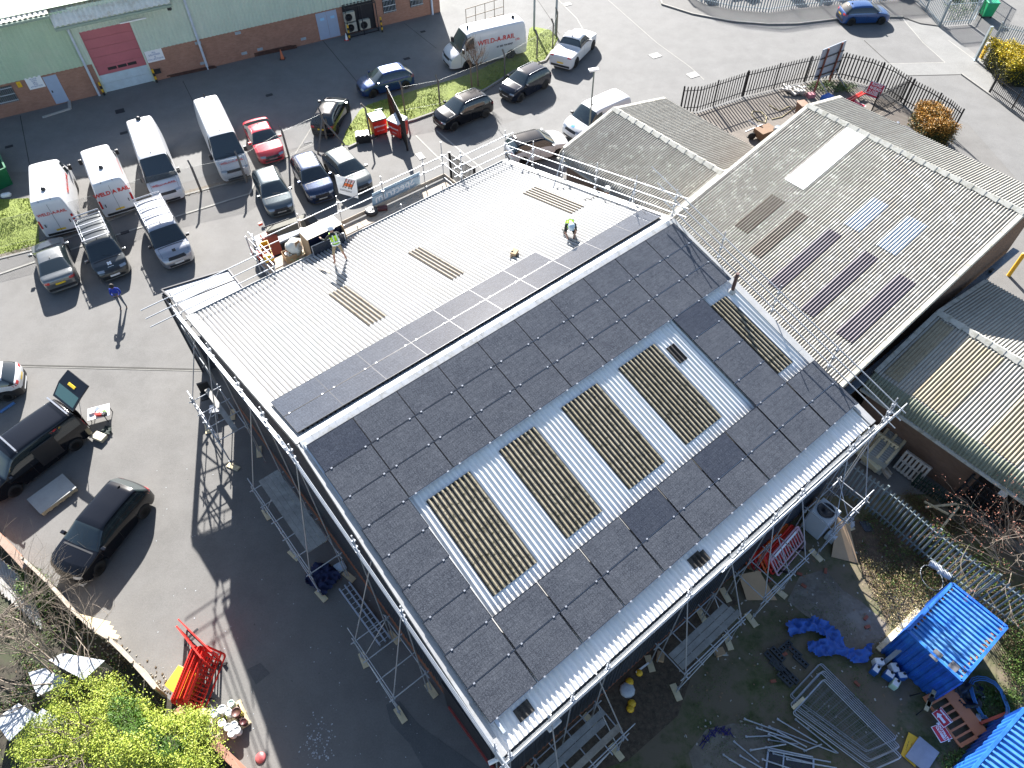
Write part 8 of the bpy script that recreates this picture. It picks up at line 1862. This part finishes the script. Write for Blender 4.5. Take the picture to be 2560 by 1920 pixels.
# ---------------- yellow barrier in the passage
barrier('yellow and orange plastic barrier standing in the passage by the small shed',V(tuple(W(20.2,20.3,0))),EA*.6+EB*.8,V((0,0,1)),M_yellow,L=.8,H=1.15)
# ---------------- telehandler behind the platform
zP=Z(580,500,6.9125)
th_=thing('telehandler','red and grey telehandler reaching up behind the rear scaffold platform','telehandler',W(5.6,25.2,0),TH)
M_tred=mat('faded_machine_red',(.42,.09,.05),.5,0,var=.2,scale=3); M_boom=mat('khaki_boom',(.16,.15,.12),.5,.1,var=.15)
q=[G(*zP(*p),2.6) for p in((470,590),(730,470),(780,600),(530,680))]; m=MB(); c_=sum(q,V())/4; m.hexa([V((p.x,p.y,1.3)) for p in q],q); m.build('boom_head',M_tred,th_,bevel=.05)
m=MB(); a,b=G(*zP(640,570),2.5),G(*zP(1280,350),3.3); m.beam(a,b,.42,.5); m.build('boom',M_boom,th_)
m=MB(); m.beam(G(*zP(1270,310),3.4),G(*zP(1390,440),3.0),.5,.7); m.build('boom_knuckle',M_steelb,th_)
m=MB(); c2=G(*zP(900,680),1.3); m.box(c2,(3.2,1.5,.9),TH); m.build('chassis',M_steelb,th_)
m=MB(); m.box(G(*zP(930,600),1.9),(1.5,.9,.12),TH); m.build('engine_cover',M_lampc,th_)
m=MB(); m.box(G(*zP(770,820),1.2),(.9,.8,.3),TH); m.build('seat_tray',mat('rust_floor',(.10,.035,.02),.7),th_)
for dx,dy in((-1.3,.8),(1.3,.8),(-1.3,-.8),(1.3,-.8)):
    m=MB(); m.lathe(c2+EA*dx+EB*dy-V((0,0,.85)),[(.1,-.18),(.42,-.18),(.45,0),(.42,.18),(.1,.18)],20,axis='y',M=Matrix.Rotation(TH,3,'Z')); m.build('wheel',M_rubber,th_)
m=MB(); m.box(G(*zP(490,415),2.7),(.22,.12,.15),TH); m.build('beacon',M_tred,th_)
m=MB(); m.path([G(*zP(*p),2.9) for p in((540,480),(640,440),(800,390),(990,320))],.03,5); m.build('hydraulic_hose',M_black,th_)

M_st=[lmat('straw',(.36,.29,.15)),lmat('straw_dark',(.20,.14,.07)),lmat('straw_green',(.16,.18,.04))]
scrub('dry straw coloured grass and litter in the sunlit wedge of the weedy yard',[zBD(*p) for p in((590,180),(700,300),(900,330),(1100,330),(1200,430),(1040,600),(820,760),(790,660),(700,480))],1400,.028,rk((5,3,2)),M_st,.12,name='dry_grass',thr=-1,cl_=.13,per=9)
scrub('ivy and dead stems climbing the weathered palisade',[zBD(*p) for p in((900,20),(1060,60),(1300,260),(1500,400),(1713,600),(1713,760),(1480,560),(1240,400),(1020,200))],900,.035,rk((3,2,5)),M_lg,1.5,name='ivy',thr=-.25,cl_=.14)
scrub('pale shrub and brambles right of the blue container',[zBD(*p) for p in((1600,740),(1713,700),(1800,800),(1800,1150),(1640,1130),(1560,960))],700,.035,rk((2,6,2)),M_lg,.9,name='brambles',thr=-.6,cl_=.16)
# crushed litter and small debris specks on the weedy yard
random.seed(77); m=MB()
for k in range(260):
    p=G(*zBD(random.uniform(-600,900),random.uniform(0,1500))); u_,w_=FR(p)
    if w_>-.3 or u_>21.5 or w_<-13: continue
    m.box(p+V((0,0,.02)),(random.uniform(.03,.12),random.uniform(.02,.06),.015),random.uniform(0,3),mi=random.choice((0,0,1)))
tag(m.build('debris',[mat('debris_pale',(.40,.38,.34),.8,0,var=.3),mat('debris_brown',(.22,.14,.08),.8)]),'scattered small debris across the weedy yard','debris',kind='stuff')
random.seed(78); m=MB()
for k in range(500):
    a=random.uniform(0,1); q_=random.choice([(zML(0,985),zML(1180,545)),(zML(1180,545),zML(2160,275)),(zTB(990,1190),zTB(1990,770)),(zBL(560,700),zBL(1100,1150)),(zBL(560,700),zBL(1100,1150))]); p=G(*q_[0]).lerp(G(*q_[1]),a)+V((random.gauss(0,.18),random.gauss(0,.18),.02)); m.box(p,(random.uniform(.03,.09),random.uniform(.03,.07),.03),random.uniform(0,3),mi=random.choice((0,1)))
tag(m.build('loose_stones',[mat('stone_pale',(.30,.27,.22),.9),mat('stone_dark',(.12,.085,.05),.9)]),'loose stones and leaf crumbs along the kerb margins and garden fence','stones',kind='stuff')
# ================================================================ camera, light, world
cd=bpy.data.cameras.new('camera'); cam=bpy.data.objects.new('camera',cd); COL.objects.link(cam); SC.camera=cam
cd.sensor_width=36; cd.lens=CF/2560*36; cd.clip_end=2000; cd.clip_start=.5
Mc=Matrix((_R,_U,-_fw)).transposed().to_4x4(); Mc.translation=V((0,0,CH)); cam.matrix_world=Mc
SAZ,SEL=R(-12),R(29.5)
sd=bpy.data.lights.new('sun','SUN'); sd.energy=4.9; sd.angle=R(.53); sd.color=(1,.972,.935)
so=bpy.data.objects.new('sun',sd); COL.objects.link(so)
dirv=V((math.sin(SAZ)*math.cos(SEL),math.cos(SAZ)*math.cos(SEL),math.sin(SEL)))
so.rotation_mode='QUATERNION'; so.rotation_quaternion=dirv.to_track_quat('Z','Y')
w=bpy.data.worlds.new('World'); SC.world=w; w.use_nodes=True; t=w.node_tree
sk=t.nodes.new('ShaderNodeTexSky'); sk.sky_type='NISHITA'; sk.sun_disc=False; sk.sun_elevation=SEL; sk.sun_rotation=SAZ
t.links.new(sk.outputs[0],t.nodes['Background'].inputs[0]); t.nodes['Background'].inputs[1].default_value=.056
SC.view_settings.view_transform='Standard'; SC.view_settings.look='None'; SC.view_settings.exposure=2.0; SC.view_settings.gamma=1
SC.render.resolution_x=1024; SC.render.resolution_y=768
